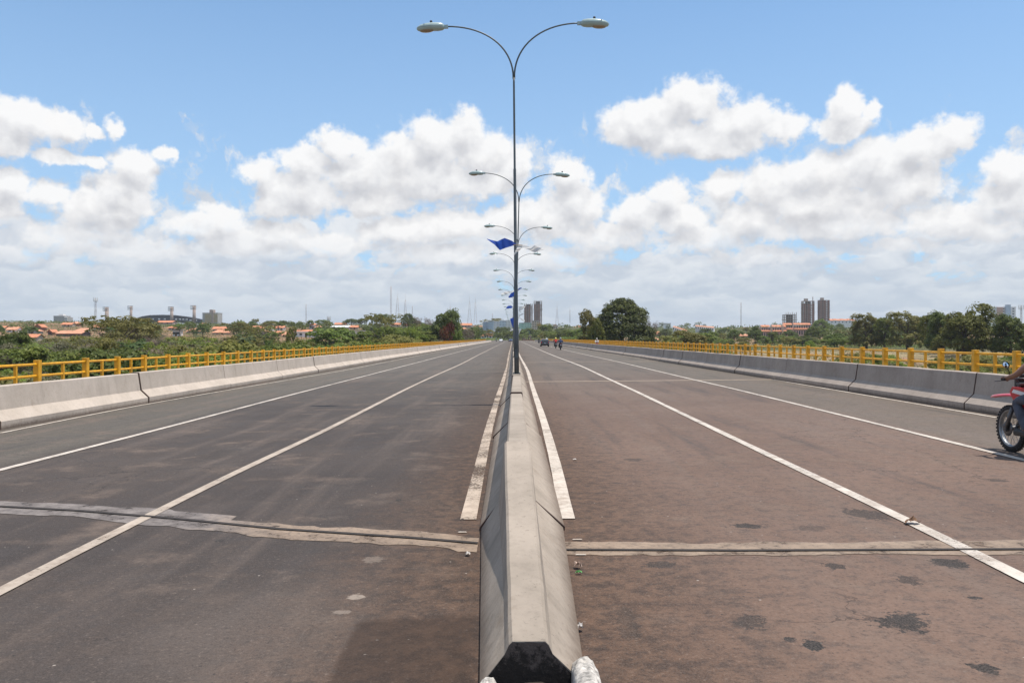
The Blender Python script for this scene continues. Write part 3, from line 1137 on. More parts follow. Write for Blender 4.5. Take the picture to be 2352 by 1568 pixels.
# ------------------------------------------------------------------ street lamps on the median
def lamp_head_mesh():
    secs = [(0.0, .065, .045, -.055), (.05, .10, .085, -.085), (.16, .125, .105, -.095), (.32, .145, .112, -.085), (.48, .145, .100, -.098), (.62, .115, .068, -.095), (.70, .065, .025, -.065), (.73, .015, -.012, -.03)]
    n = 16
    up, lo = MB(), MB()
    st = []
    for (s, w, t, b_) in secs:
        ring = []
        for k in range(n):
            a = 2 * math.pi * k / n
            c_, s_ = math.cos(a), math.sin(a)
            z = (t * abs(s_) ** 0.8 if s_ > 0 else b_ * abs(s_) ** 0.7)
            ring.append((s, w * math.copysign(abs(c_) ** 0.8, c_), z))
        st.append(ring)
    up.prism([0] * n, st, smooth=True)
    # seam rim and clip
    st2 = []
    for (s, w, t, b_) in secs[1:-1]:
        st2.append([(s, -w - .006, -.012), (s, w + .006, -.012), (s, w + .006, .004), (s, -w - .006, .004)])
    up.prism([0] * 4, st2)
    up.box(.50, .53, -.15, .15, -.02, .055)
    up.box(-.10, .02, -.035, .035, -.05, .03)
    lens = MB()
    lens.sphere((.47, 0, -.080), (.185, .105, .045), 16, 10)
    pc = MB()
    pc.lathe([(.0, .175), (.028, .175), (.034, .165), (.034, .12), (.026, .115), (.026, .09)], 12, M=Matrix.Translation((.34, 0, 0)))
    return up.mesh("lamp_head", M['lamp']), lens.mesh("lens", M['lens']), pc.mesh("photocell", M['black'])


LH = lamp_head_mesh()


def make_lamp(steel=False):
    root = empty("street_lamp")
    mt = M['galv'] if steel else M['pole']
    m = MB()
    Z = [(0.0, .063), (1.02, .063), (1.10, .051), (2.33, .050), (2.36, .042), (5.35, .037), (5.38, .029), (7.62, .026), (7.75, .026)]
    m.tube([(0, 0, z) for z, _ in Z], [r_ for _, r_ in Z], 14)
    m.build("pole", mt, root)
    m = MB()
    m.bbox(-.10, .10, -.10, .10, 0, .018, .004)
    for sx in (-1, 1):
        for sy in (-1, 1):
            m.lathe([(0, .05), (.014, .05), (.014, .018)], 6, M=Matrix.Translation((sx * .08, sy * .08, 0)))
    m.build("base_plate", mt, root)
    m = MB()
    m.bbox(-.035, .035, -.070, -.055, .42, .66, .004)
    m.build("service_hatch", mt, root)
    for sx, dx_a, dz_a in ((-1, 1.78, 1.40), (1, 1.74, 1.43)):
        m = MB()
        pts, rr = [], []
        for i in range(19):
            t = i / 18 * math.pi / 2
            # quarter of a rounded ellipse: upright at the pole, level at the lamp
            pts.append((sx * (0.012 + dx_a * (1 - math.cos(t) ** 0.92)), 0, 7.72 + dz_a * math.sin(t) ** 0.92))
            rr.append(lerp(.023, .019, i / 18))
        m.tube(pts, rr, 10)
        m.build("arm", mt, root)
        h = mesh_obj("lamp_head", LH[0], None, root, (sx * (dx_a + .03), 0, 7.72 + dz_a + .0))
        h.rotation_euler = (0, R(2.5), 0 if sx > 0 else math.pi)
        for nm, me in (("lens", LH[1]), ("photocell", LH[2])):
            mesh_obj(nm, me, None, h)
    return root


lamp0 = make_lamp()
tilts = [-0.55, 1.5, 2.0, 1.0, 0.3, 0.6, -0.2, 0.8, 0.3, -0.4, 0.5, 0.2, 0.6, -0.3, 0.2, 0.4, 0.1, 0.3, 0.2, 0.1]
NL = 20
for i in range(NL):
    y = 21.4 + 19.35 * i
    o = lamp0 if i == 0 else dup_tree(lamp0)
    o.location = (0.10, y, zr(.1) + 0.80)
    o.rotation_euler = (R(RNG.normal(0, .25)), R(tilts[i]), R(RNG.normal(0, 2)))
    tag(o, "nearest tall double-arm street lamp standing on the concrete median" if i == 0 else
        "double-arm street lamp on the median, %s one beyond the nearest" % nth(i - 1), "street lamp", "street lamps along the median")
pole_y = [21.4 + 19.35 * i for i in range(NL)]
for (px, py, Y, nm) in ((1096.5, 781, 600, "leftmost"), (1139, 781, 575, "middle"), (1167.5, 780, 545, "rightmost")):
    o = dup_tree(lamp0)
    o.location = ((px - VX) / F * Y, Y, -0.1)
    tag(o, "%s of three small distant lamp posts left of the median line of lamps" % nm, "street lamp", "lamp posts at the far road bend")


# ------------------------------------------------------------------ flags tied to the lamp poles
def cpx(cx, cy):
    return (1850 + cx / 3.136) / 1.7415, (600 + cy / 3.136) / 1.7415


def cloth(name, lofts, Y, mat, parent, off, amp=0.06):
    m = MB()
    for top, bot in lofts:
        def samp(poly, t):
            s = t * (len(poly) - 1)
            i = min(int(s), len(poly) - 2)
            return tuple(lerp(poly[i][k], poly[i + 1][k], s - i) for k in (0, 1))
        nu, nv = 28, 10
        vs, fs = [], []
        for i in range(nu + 1):
            a, b_ = samp(top, i / nu), samp(bot, i / nu)
            for j in range(nv + 1):
                t = j / nv
                x, y = lerp(a[0], b_[0], t), lerp(a[1], b_[1], t)
                dpt = amp * (math.sin(i / nu * 9 + t * 2.4) * 0.7 + math.sin(i / nu * 17 + t * 5) * 0.3) * (0.25 + min(1, i / nu * 2) * .75)
                p = P(x, y, Y)
                vs.append((p[0] - off[0], p[1] + dpt - .10 - off[1], p[2] - off[2]))
        for i in range(nu):
            for j in range(nv):
                a = i * (nv + 1) + j
                fs.append((a, a + 1, a + nv + 2, a + nv + 1))
        m.add(vs, fs, 0, True)
    return m.build(name, mat, parent)


def flag(kind, lofts, stick, Y, label, amp=0.06):
    s0, s1 = P(*stick[0], Y), P(*stick[1], Y)
    root = empty("flag", (s0[0], s0[1] - .10, s0[2]), label=label, cat="flag", group="blue and white flags on the lamp poles")
    off = (s0[0], s0[1], s0[2])
    cloth("cloth", lofts, Y, M['flag_blue' if kind == 'b' else 'flag_white'], root, (s0[0], s0[1] - .10, s0[2]), amp)
    m = MB()
    m.tube([(0, 0, 0), (s1[0] - s0[0], 0, s1[2] - s0[2])], 0.008, 6)
    m.build("stick", M['stick'], root)
    return root


c = lambda *pts: [cpx(*p) for p in pts]
flag('b', [(c((672, 1186), (625, 1146), (530, 1111), (440, 1150), (305, 1118)), c((668, 1194), (570, 1226), (470, 1260), (400, 1190), (308, 1126)))],
     c((690, 1198), (632, 1190)), pole_y[0], "royal blue flag flying to the left from the nearest lamp pole")
flag('w', [(c((690, 1191), (780, 1193), (850, 1225), (905, 1205), (975, 1230), (1042, 1244)), c((718, 1222), (745, 1230), (830, 1256), (905, 1287), (980, 1266), (1042, 1250))),
           (c((700, 1200), (690, 1225), (668, 1262), (650, 1300)), c((765, 1222), (735, 1245), (690, 1280), (652, 1326)))],
     c((640, 1196), (752, 1200)), pole_y[0], "white flag flying to the right from the nearest lamp pole")


def c3(*pts):
    return [((1950 + a / 3.136) / 1.7415, (900 + b_ / 3.136) / 1.7415) for a, b_ in pts]


flag('w', [(c3((378, 812), (335, 818), (270, 832), (215, 840), (172, 862)), c3((378, 818), (335, 832), (260, 858), (240, 874), (175, 872)))], c3((392, 812), (360, 815)), pole_y[1],
     "white flag streaming left from the second lamp pole")
flag('b', [(c3((375, 826), (335, 835), (290, 862), (260, 905)), c3((378, 835), (338, 885), (315, 905), (275, 915)))], c3((392, 822), (360, 830)), pole_y[1], "blue flag folded down left of the second lamp pole")
flag('b', [(c3((370, 815), (400, 790), (428, 783)), c3((372, 824), (405, 806), (427, 796)))], c3((362, 820), (385, 812)), pole_y[1], "small blue flag pointing right from the second lamp pole", 0.04)
flag('b', [(c3((316, 1022), (290, 1010), (255, 1014), (228, 1048)), c3((314, 1030), (300, 1044), (270, 1046), (230, 1050)))], c3((380, 1040), (312, 1024)), pole_y[2],
     "blue flag flying left of the median, third pair from the front")
flag('w', [(c3((392, 1022), (430, 1022), (478, 1018)), c3((392, 1085), (420, 1070), (460, 1040)))], c3((388, 1020), (400, 1020)), pole_y[2], "broad white flag flying right from the third lamp pole")
flag('w', [(c3((394, 1138), (425, 1112), (462, 1102)), c3((394, 1150), (430, 1128), (458, 1114)))], c3((388, 1150), (398, 1135)), pole_y[3], "white flag pointing right and upward from the fourth lamp pole")
flag('w', [(c3((394, 1155), (430, 1170), (472, 1200)), c3((394, 1165), (425, 1190), (455, 1212)))], c3((386, 1150), (398, 1158)), pole_y[4], "white flag hanging down to the right from the fifth lamp pole")
flag('b', [(c3((335, 1152), (282, 1178)), c3((335, 1290), (318, 1290)))], c3((380, 1150), (330, 1152)), pole_y[5], "long blue flag drooping left of the sixth lamp pole")
flag('w', [(c3((340, 1296), (305, 1302), (280, 1322)), c3((340, 1312), (318, 1322), (290, 1330)))], c3((380, 1300), (338, 1300)), pole_y[8], "white flag low on the left side of the farther lamp poles")
flag('w', [(c3((392, 1300), (425, 1304)), c3((392, 1372), (412, 1330)))], c3((386, 1298), (396, 1302)), pole_y[8], "white flag hanging low right of the farther lamp poles")

# ------------------------------------------------------------------ litter on the road
def scrap(name, px, py, size, mat, label, cat, h=0.02):
    x, y = G(px, py)
    m = MB()
    n = 6
    vs, fs = [], []
    for i in range(n + 1):
        for j in range(n + 1):
            a, b_ = (i / n - .5), (j / n - .5)
            rr = 1 + RNG.normal(0, .12)
            vs.append((a * size[0] * rr, b_ * size[1] * rr, 0.012 + abs(RNG.normal(0, h)) + h * (1 - 4 * a * a)))
    for i in range(n):
        for j in range(n):
            k = i * (n + 1) + j
            if (i, j) in ((0, 0), (0, n - 1), (n - 1, 0), (n - 1, n - 1)):
                continue
            fs.append((k, k + 1, k + n + 2, k + n + 1))
    m.add(vs, fs)
    return m.build(name, mat, loc=(x, y, zr(x)), label=label, cat=cat)


M['paper'] = simple("crumpled_paper", (0.52, 0.49, 0.46), 0.9, 0.15, 30)
M['pinkbag'] = simple("dusty_plastic", (0.48, 0.36, 0.29), 0.7, 0.2, 20)
M['leafgreen'] = simple("bright_green_scrap", (0.10, 0.33, 0.09), 0.6)
M['leafdry'] = simple("dry_leaf", (0.20, 0.11, 0.06), 0.8)
scrap("paper_scrap", 1333, 1449, (0.038, 0.045), M['paper'], "crumpled white paper lying against the right foot of the median", "litter", .016)
scrap("plastic_scrap", 1327, 1305, (0.05, 0.06), M['pinkbag'], "pinkish crumpled plastic on the road right of the median", "litter", .02)
scrap("plastic_wrapper", 1329, 1319, (0.045, 0.03), M['leafgreen'], "small bright green wrapper on the road right of the median", "litter", .008)
scrap("paper_scrap", 1075, 1276, (0.035, 0.05), M['paper'], "tiny white scrap on the earth left of the median", "litter", .008)
scrap("dry_leaf", 2096, 1204, (0.13, 0.10), M['leafdry'], "curled brown leaf lying beside the thick right lane line", "leaf", .02)
scrap("paper_scrap", 1320, 1057, (0.05, 0.06), M['paper'], "little white scrap on the right lane beyond the joint", "litter", .006)
# ------------------------------------------------------------------ ground
xs = sorted(set([-14, 14, -30, 30] + [s * (16 + (i ** 1.75) * 3.2) for i in range(46) for s in (-1, 1)]))
ysg = [-260, -120, -60, -20] + [0 + 6 * i for i in range(20)] + [120 + 12 * i for i in range(60)] + [840 + 40 * i for i in range(30)] + [2100, 2600, 3400, 5000, 8000]
vs = [(x, y, T(x, y)) for y in ysg for x in xs]
nx = len(xs)
fs = [(j * nx + i, j * nx + i + 1, (j + 1) * nx + i + 1, (j + 1) * nx + i) for j in range(len(ysg) - 1) for i in range(nx - 1)]


def ground_mat():
    m, b, bs = new_mat("dry_ground")
    pos = b.new('ShaderNodeNewGeometry').outputs['Position']
    x, y, z = b.xyz(pos)
    n = b.noise(pos, 0.018, 5, 0.6)
    n2 = b.noise(pos, 0.12, 5, 0.65)
    n3 = b.noise(pos, 1.3, 5, 0.7)
    grass = b.mix(b.map01(n2, .35, .65), (0.055, 0.075, 0.024), (0.120, 0.112, 0.048))
    dry = b.mix(b.map01(n3, .3, .7), (0.24, 0.185, 0.105), (0.33, 0.265, 0.165))
    earth = b.mix(b.map01(n3, .3, .7), (0.23, 0.125, 0.075), (0.32, 0.20, 0.13))
    col = b.mix(b.map01(n, .52, .70, 0.0, 0.45), grass, dry)
    # dry fields on the right bank
    fld = b.math('MULTIPLY', b.math('MULTIPLY', b.map01(x, 25, 50), b.map01(x, 210, 150)), b.math('MULTIPLY', b.map01(y, 85, 125), b.map01(y, 330, 280)))
    col = b.mix(b.math('MULTIPLY', fld, b.map01(n2, 0.62, 0.42)), col, dry)
    col = b.mix(b.map01(b.math('ADD', n2, b.math('MULTIPLY', n, .4)), .74, .82), col, earth)
    far = b.mix(b.map01(n2, .35, .65), (0.050, 0.064, 0.022), (0.105, 0.098, 0.045))
    far = b.mix(b.map01(b.noise(pos, 0.05, 4, 0.6), .62, .74, 0.0, 0.35), far, (0.22, 0.15, 0.09))
    col = b.mix(b.map01(b.math('ADD', y, b.math('MULTIPLY', b.math('ABSOLUTE', x), 0.3)), 260, 330), col, far)
    bank = b.math('MULTIPLY', b.map01(y, 395, 420), b.map01(y, 660, 620))
    col = b.mix(b.math('MULTIPLY', bank, b.map01(n2, 0.42, 0.55)), col, earth)
    b.put(bs.inputs['Base Color'], col)
    bs.inputs['Roughness'].default_value = 0.95
    bs.inputs['Specular IOR Level'].default_value = 0.1
    b.put(bs.inputs['Normal'], b.bump(n3, 0.6, 0.3))
    return m


me = bpy.data.meshes.new("ground")
me.from_pydata(vs, [], fs)
me.polygons.foreach_set('use_smooth', [True] * len(fs))
M['ground'] = ground_mat()
mesh_obj("ground", me, M['ground'], kind='structure')

# ------------------------------------------------------------------ foliage
def leaf_mat(name, c0, c1, c2, trans=0.38, rough=0.55):
    m, b, bs = new_mat(name)
    t = b.new('ShaderNodeAttribute', attribute_name='tint').outputs['Fac']
    oi = b.new('ShaderNodeObjectInfo').outputs['Random']
    col = b.ramp(t, [(0.0, c0), (0.5, c1), (1.0, c2)])
    hsv = b.new('ShaderNodeHueSaturation')
    b.put(hsv.inputs['Color'], col)
    b.put(hsv.inputs['Value'], b.map01(oi, 0, 1, 0.80, 1.2, smooth=False))
    b.put(hsv.inputs['Hue'], b.map01(oi, 0, 1, 0.487, 0.513, smooth=False))
    b.put(bs.inputs['Base Color'], hsv.outputs[0])
    bs.inputs['Roughness'].default_value = rough
    bs.inputs['Specular IOR Level'].default_value = 0.25
    tr = b.new('ShaderNodeBsdfTranslucent')
    b.put(tr.inputs[0], hsv.outputs[0])
    mx = b.new('ShaderNodeMixShader')
    mx.inputs[0].default_value = trans
    b.l.new(bs.outputs[0], mx.inputs[1])
    b.l.new(tr.outputs[0], mx.inputs[2])
    b.l.new(mx.outputs[0], m.node_tree.nodes['Material Output'].inputs[0])
    return m


LM = {
    'mango': leaf_mat("mango_leaves", (0.046, 0.058, 0.010), (0.128, 0.145, 0.026), (0.275, 0.268, 0.055)),
    'deepmango': leaf_mat("deep_mango_leaves", (0.026, 0.034, 0.008), (0.068, 0.080, 0.017), (0.15, 0.15, 0.036), 0.25),
    'dark': leaf_mat("dark_leaves", (0.044, 0.064, 0.013), (0.102, 0.138, 0.030), (0.20, 0.23, 0.054)),
    'mid': leaf_mat("green_leaves", (0.072, 0.104, 0.018), (0.138, 0.182, 0.030), (0.235, 0.27, 0.055)),
    'olive': leaf_mat("olive_leaves", (0.105, 0.108, 0.026), (0.195, 0.185, 0.048), (0.31, 0.28, 0.085), 0.40),
    'lime': leaf_mat("yellow_green_leaves", (0.105, 0.150, 0.022), (0.19, 0.245, 0.036), (0.29, 0.33, 0.07)),
    'grey': leaf_mat("dry_grey_green_leaves", (0.085, 0.085, 0.045), (0.15, 0.14, 0.085), (0.24, 0.215, 0.14)),
    'twig': leaf_mat("bare_twigs", (0.105, 0.075, 0.055), (0.18, 0.135, 0.10), (0.28, 0.225, 0.175), 0.1, 0.9),
    'rust': leaf_mat("rusty_red_leaves", (0.075, 0.022, 0.012), (0.15, 0.045, 0.022), (0.22, 0.075, 0.032)),
    'yellow': leaf_mat("yellow_blossom", (0.25, 0.19, 0.03), (0.42, 0.32, 0.04), (0.55, 0.42, 0.07)),
    'palm': leaf_mat("palm_leaves", (0.035, 0.060, 0.020), (0.070, 0.105, 0.034), (0.14, 0.17, 0.06)),
}
M['bark'] = simple("bark", (0.10, 0.075, 0.055), 0.95, 0.4, 6, bump=0.5, bscale=14)
M['palebark'] = simple("pale_bark", (0.21, 0.17, 0.13), 0.95, 0.35, 6)


def quads_mesh(name, P_, N_, size, tint, mat, stretch=0.62):
    n = len(P_)
    up = RNG.normal(size=(n, 3))
    t = np.cross(N_, up)
    t /= np.linalg.norm(t, axis=1, keepdims=True) + 1e-9
    s = np.cross(N_, t)
    sz = size if np.ndim(size) else np.full(n, size)
    sz = sz * RNG.uniform(0.6, 1.3, n)
    a = t * (sz * 0.5)[:, None]
    b_ = s * (sz * 0.5 * stretch)[:, None]
    bend = N_ * (sz * 0.12)[:, None]
    v = np.empty((n, 4, 3))
    v[:, 0] = P_ - a
    v[:, 1] = P_ + b_ - bend
    v[:, 2] = P_ + a
    v[:, 3] = P_ - b_ - bend
    me = bpy.data.meshes.new(name)
    me.vertices.add(4 * n)
    me.vertices.foreach_set('co', v.reshape(-1))
    me.loops.add(4 * n)
    me.loops.foreach_set('vertex_index', np.arange(4 * n, dtype=np.int32))
    me.polygons.add(n)
    me.polygons.foreach_set('loop_start', np.arange(0, 4 * n, 4, dtype=np.int32))
    at = me.attributes.new('tint', 'FLOAT', 'FACE')
    at.data.foreach_set('value', np.clip(tint, 0, 1).astype(np.float32))
    me.materials.append(mat)
    me.update(calc_edges=True)
    return me


def crown(name, lobes, n_clump, n_leaf, clump_r, leaf, mat, flat=1.0, fill=0.15, up_bias=0.35, stretch=0.62):
    """leaf clumps set over a few uneven lobes, leaves set over every clump"""
    lob = np.array(lobes, float)
    vol = (lob[:, 3] * lob[:, 4] * lob[:, 5]) ** (2 / 3)
    pick = RNG.choice(len(lob), n_clump, p=vol / vol.sum())
    d = RNG.normal(size=(n_clump, 3))
    d /= np.linalg.norm(d, axis=1, keepdims=True)
    d[:, 2] = np.where(d[:, 2] < -0.35, -d[:, 2], d[:, 2])
    rad = np.where(RNG.random(n_clump) < fill, RNG.uniform(0.3, 0.8, n_clump), RNG.uniform(0.86, 1.06, n_clump))
    cc = lob[pick, :3] + d * lob[pick, 3:] * rad[:, None]
    # drop clumps buried in other lobes
    keep = np.ones(n_clump, bool)
    for L in lob:
        q = np.linalg.norm((cc - L[:3]) / L[3:], axis=1)
        keep &= ~((q < 0.70) & (RNG.random(n_clump) > fill))
    cc, d = cc[keep], d[keep]
    m = len(cc)
    cr = clump_r * RNG.uniform(0.6, 1.35, m)
    ct = RNG.beta(2.2, 2.2, m)
    per = max(3, n_leaf // m)
    idx = np.repeat(np.arange(m), per)
    e = RNG.normal(size=(len(idx), 3))
    e /= np.linalg.norm(e, axis=1, keepdims=True)
    e[:, 2] = np.where((e[:, 2] < 0) & (RNG.random(len(idx)) < 0.55), -e[:, 2], e[:, 2])
    rr = cr[idx] * RNG.uniform(0.55, 1.1, len(idx))
    off = e * rr[:, None]
    off[:, 2] *= 0.75 * flat
    pts = cc[idx] + off
    nrm = e + 0.55 * d[idx] + np.array([0, 0, up_bias]) + RNG.normal(size=e.shape) * 0.55
    nrm /= np.linalg.norm(nrm, axis=1, keepdims=True)
    tint = ct[idx] * 0.55 + RNG.random(len(idx)) * 0.45
    return quads_mesh(name, pts, nrm, leaf, tint, mat, stretch)


def trunk_mesh(h, r, limbs, spread, mat, lean=0.0, h0=0.35, thin=0.25):
    m = MB()
    m.tube([(0, 0, -0.6), (0.02 * h + lean * .3, 0, h * .3), (lean, 0.02 * h, h * .62)], [r * 1.35, r, r * .7], 8)
    for i in range(limbs):
        a = 2 * math.pi * (i + RNG.uniform(-.3, .3)) / limbs
        z0 = h * RNG.uniform(h0, .6)
        sp = spread * RNG.uniform(.6, 1.05)
        z1 = h * RNG.uniform(.72, .95)
        b0 = Vector((lean * z0 / h, 0, z0))
        b1 = Vector((math.cos(a) * sp * .45, math.sin(a) * sp * .45, lerp(z0, z1, .6)))
        b2 = Vector((math.cos(a) * sp, math.sin(a) * sp, z1))
        m.tube([b0, b1, b2], [r * .55, r * .36, r * .1], 6)
        for q in range(2):
            a2 = a + RNG.uniform(-.9, .9)
            e = b1 + Vector((math.cos(a2) * sp * .5, math.sin(a2) * sp * .5, h * RNG.uniform(.08, .25)))
            m.tube([b1, (b1 + e) / 2 + Vector((0, 0, .03 * h)), e], [r * .3, r * .2, r * .07], 5)
    return m.mesh("trunk", mat)


def rnd_lobes(n, R_, zc, rz, jit, rl=(0.45, 0.7)):
    out = [(0, 0, zc, R_ * .72, R_ * .72, rz * .85)]
    for i in range(n):
        a = 2 * math.pi * i / n + RNG.uniform(-.4, .4)
        k = RNG.uniform(.35, .65) * R_
        s = RNG.uniform(*rl)
        out.append((math.cos(a) * k, math.sin(a) * k, zc + RNG.uniform(-jit, jit) * rz, R_ * s, R_ * s, rz * s * 1.05))
    return out


PROTO = {}


def proto(kind, crown_me, trunk_me):
    PROTO.setdefault(kind, []).append((crown_me, trunk_me))


# every tree is modelled for a height of about 10 m, bushes for 4 m
for s in range(3):
    proto('round', crown("crown", rnd_lobes(6, 5.6, 5.2, 4.7, .35), 190, 4600, 1.0, .66, LM['dark']), trunk_mesh(8, .32, 5, 3.2, M['bark']))
for s in range(2):
    proto('roundgreen', crown("crown", rnd_lobes(6, 5.2, 5.3, 4.6, .4), 180, 4600, 1.0, .64, LM['mid']), trunk_mesh(8, .3, 5, 3.2, M['bark']))
for s in range(2):
    proto('loose', crown("crown", rnd_lobes(8, 5.2, 6.2, 3.6, .6, (.28, .5)), 130, 3000, .8, .55, LM['olive'], fill=.3), trunk_mesh(8.6, .24, 6, 3.8, M['bark']))
for s in range(2):
    lob = [(RNG.uniform(-4.4, 4.4), RNG.uniform(-4, 4), RNG.uniform(7.2, 9.5) - .0, RNG.uniform(1.8, 3.2), RNG.uniform(1.8, 3.0), RNG.uniform(.55, .95)) for _ in range(11)]
    proto('umbrella', crown("crown", lob, 170, 3000, .62, .36, LM['olive'], flat=.5, fill=.4), trunk_mesh(9.0, .2, 7, 4.4, M['bark'], h0=.25))
for s in range(2):
    lob = [(RNG.uniform(-3.8, 3.8), RNG.uniform(-3.4, 3.4), RNG.uniform(5.2, 9.3), RNG.uniform(1.7, 2.8), RNG.uniform(1.7, 2.8), RNG.uniform(.6, 1.1)) for _ in range(11)]
    proto('tiered', crown("crown", lob, 190, 4200, .62, .46, LM['mid'], flat=.55, fill=.35), trunk_mesh(9.0, .22, 7, 3.8, M['bark'], h0=.25))
for s in range(3):
    proto('bush', crown("crown", rnd_lobes(5, 2.6, 1.7, 1.7, .35), 120, 4200, .5, .27, LM['mid']), trunk_mesh(3, .09, 5, 1.5, M['bark'], h0=.1))
for s in range(2):
    proto('limebush', crown("crown", rnd_lobes(6, 2.7, 1.6, 1.6, .4), 120, 4200, .5, .25, LM['lime']), trunk_mesh(3, .09, 5, 1.5, M['bark'], h0=.1))
for s in range(2):
    proto('darkbush', crown("crown", rnd_lobes(5, 2.6, 1.8, 1.9, .35), 120, 4200, .5, .27, LM['dark']), trunk_mesh(3, .1, 5, 1.5, M['bark'], h0=.1))
for s in range(2):
    proto('olivebush', crown("crown", rnd_lobes(6, 2.7, 1.7, 1.6, .5), 120, 3800, .5, .24, LM['olive'], fill=.3), trunk_mesh(3, .09, 6, 1.7, M['bark'], h0=.1))
for s in range(2):
    proto('greybush', crown("crown", rnd_lobes(7, 2.6, 1.8, 1.6, .5), 130, 3600, .55, .19, LM['grey'], fill=.5, stretch=.35), trunk_mesh(3.2, .08, 9, 1.9, M['palebark'], h0=.08))
for s in range(2):
    proto('twigbush', crown("crown", rnd_lobes(7, 2.6, 1.9, 1.7, .5), 150, 3800, .6, .34, LM['twig'], fill=.6, stretch=.10), trunk_mesh(3.4, .08, 10, 2.0, M['palebark'], h0=.08))
proto('rusttree', crown("crown", rnd_lobes(6, 4.6, 5.2, 4.2, .5), 130, 3400, .9, .5, LM['rust'], fill=.3), trunk_mesh(8, .25, 6, 3, M['bark']))
proto('yellowtree', crown("crown", rnd_lobes(6, 4.6, 5.2, 3.4, .5), 110, 2600, .9, .5, LM['yellow'], fill=.3), trunk_mesh(8, .25, 6, 3, M['bark']))
proto('baretree', crown("crown", rnd_lobes(9, 5.0, 6.2, 3.6, .7, (.3, .5)), 150, 2600, 1.0, 1.0, LM['twig'], fill=.6, stretch=.05), trunk_mesh(9, .24, 10, 4.6, M['palebark'], h0=.25))


def palm_meshes(h, seed):
    t = MB()
    t.tube([(0, 0, -.5), (.1, 0, h * .4), (.25, .05, h * .8), (.3, .05, h)], [.22, .16, .13, .12], 8)
    P_, N_, S_, Ti = [], [], [], []
    for f_ in range(17):
        a = 2 * math.pi * f_ / 17 + RNG.uniform(-.15, .15)
        el_ = RNG.uniform(-.25, 1.15)
        L = RNG.uniform(2.6, 3.5)
        for k in range(22):
            s = (k + 1) / 22
            rr = L * s * math.cos(el_) * (1 - .12 * s)
            z = h + L * s * math.sin(el_) - 1.5 * s * s * (1.1 - .3 * el_)
            for sd_ in (-1, 1):
                off = .30 * (1 - abs(s - .45)) * sd_
                P_.append((.3 + math.cos(a) * rr - math.sin(a) * off, .05 + math.sin(a) * rr + math.cos(a) * off, z - .12))
                N_.append((math.cos(a) * .4 - math.sin(a) * sd_ * .5 + RNG.normal(0, .1), math.sin(a) * .4 + math.cos(a) * sd_ * .5 + RNG.normal(0, .1), .8))
                S_.append(.62)
                Ti.append(RNG.uniform(.1, .9) if el_ > 0 else RNG.uniform(.4, 1))
    N_ = np.array(N_)
    N_ /= np.linalg.norm(N_, axis=1, keepdims=True)
    return quads_mesh("crown", np.array(P_), N_, np.array(S_), np.array(Ti), LM['palm'], .45), t.mesh("trunk", M['palebark'])


for hh in (4.0, 5.5):
    proto('palm', *palm_meshes(hh, 1))

TREES = []      # records used to write the labels afterwards


def plant(kind, x, y, z, sxy, sz, rz=None, name=None, label=None, cat=None, group=None, var=None):
    pr = PROTO[kind]
    cm, tm = pr[var % len(pr)] if var is not None else random.choice(pr)
    nm = name or ('bush' if 'bush' in kind else 'palm_tree' if kind == 'palm' else 'tree')
    root = empty(nm, (x, y, z), random.uniform(0, 6.28) if rz is None else rz, (sxy, sxy, sz))
    mesh_obj("trunk" if nm != 'bush' else "stem", tm, None, root)
    mesh_obj("crown", cm, None, root)
    rec = dict(o=root, kind=kind, x=VX + x / y * F, y=VY - (z + sz * 3 - H) / y * F, d=y, label=label, cat=cat or ('bush' if nm == 'bush' else 'palm' if kind == 'palm' else 'tree'), group=group)
    TREES.append(rec)
    return root


def plant_px(kind, px, ytop, Y, w_px, nominal_h, nominal_w, zg=None, **kw):
    """stand a tree at distance Y so that its crown is w_px wide with its top at ytop"""
    X = (px - VX) / F * Y
    zg = T(X, Y) if zg is None else zg
    ztop = H - (ytop - VY) / F * Y
    hgt = max(1.2, ztop - zg)
    return plant(kind, X, Y, zg, w_px * Y / F / nominal_w, hgt / nominal_h, **kw)
# ------------------------------------------------------------------ houses and buildings
M['tile'] = simple("terracotta_tiles", (0.50, 0.205, 0.11), 0.9, 0.22, 0.6)
M['tile2'] = simple("faded_terracotta_tiles", (0.54, 0.26, 0.155), 0.9, 0.22, 0.7)
M['tile_red'] = simple("red_sheet_roof", (0.33, 0.075, 0.06), 0.7, 0.15, 0.6)
M['w_white'] = simple("white_wall", (0.80, 0.78, 0.75), 0.9, 0.10, 0.5)
M['w_cream'] = simple("cream_wall", (0.55, 0.44, 0.33), 0.9, 0.15, 0.5)
M['w_grey'] = simple("grey_wall", (0.40, 0.38, 0.36), 0.9, 0.15, 0.5)
M['w_brick'] = simple("brick_wall", (0.28, 0.125, 0.08), 0.9, 0.2, 0.8)
M['w_brown'] = simple("brown_wall", (0.13, 0.085, 0.07), 0.9, 0.2, 0.6)
M['w_pink'] = simple("pink_wall", (0.52, 0.36, 0.30), 0.9, 0.12, 0.5)
M['w_blue'] = simple("pale_blue_wall", (0.64, 0.72, 0.78), 0.9, 0.08, 0.5)
M['w_mint'] = simple("mint_wall", (0.54, 0.74, 0.62), 0.9, 0.08, 0.5)
M['w_slate'] = simple("blue_grey_wall", (0.50, 0.58, 0.66), 0.9, 0.08, 0.5)
M['w_yellow'] = simple("ochre_panel", (0.50, 0.36, 0.13), 0.8, 0.12, 0.8)
M['w_maroon'] = simple("maroon_wall", (0.20, 0.075, 0.075), 0.9, 0.15, 0.3)
M['sheet'] = simple("white_sheet_roof", (0.72, 0.72, 0.71), 0.6, 0.06, 0.5)
M['sheet_grey'] = simple("grey_sheet_roof", (0.36, 0.37, 0.38), 0.7, 0.1, 0.5)
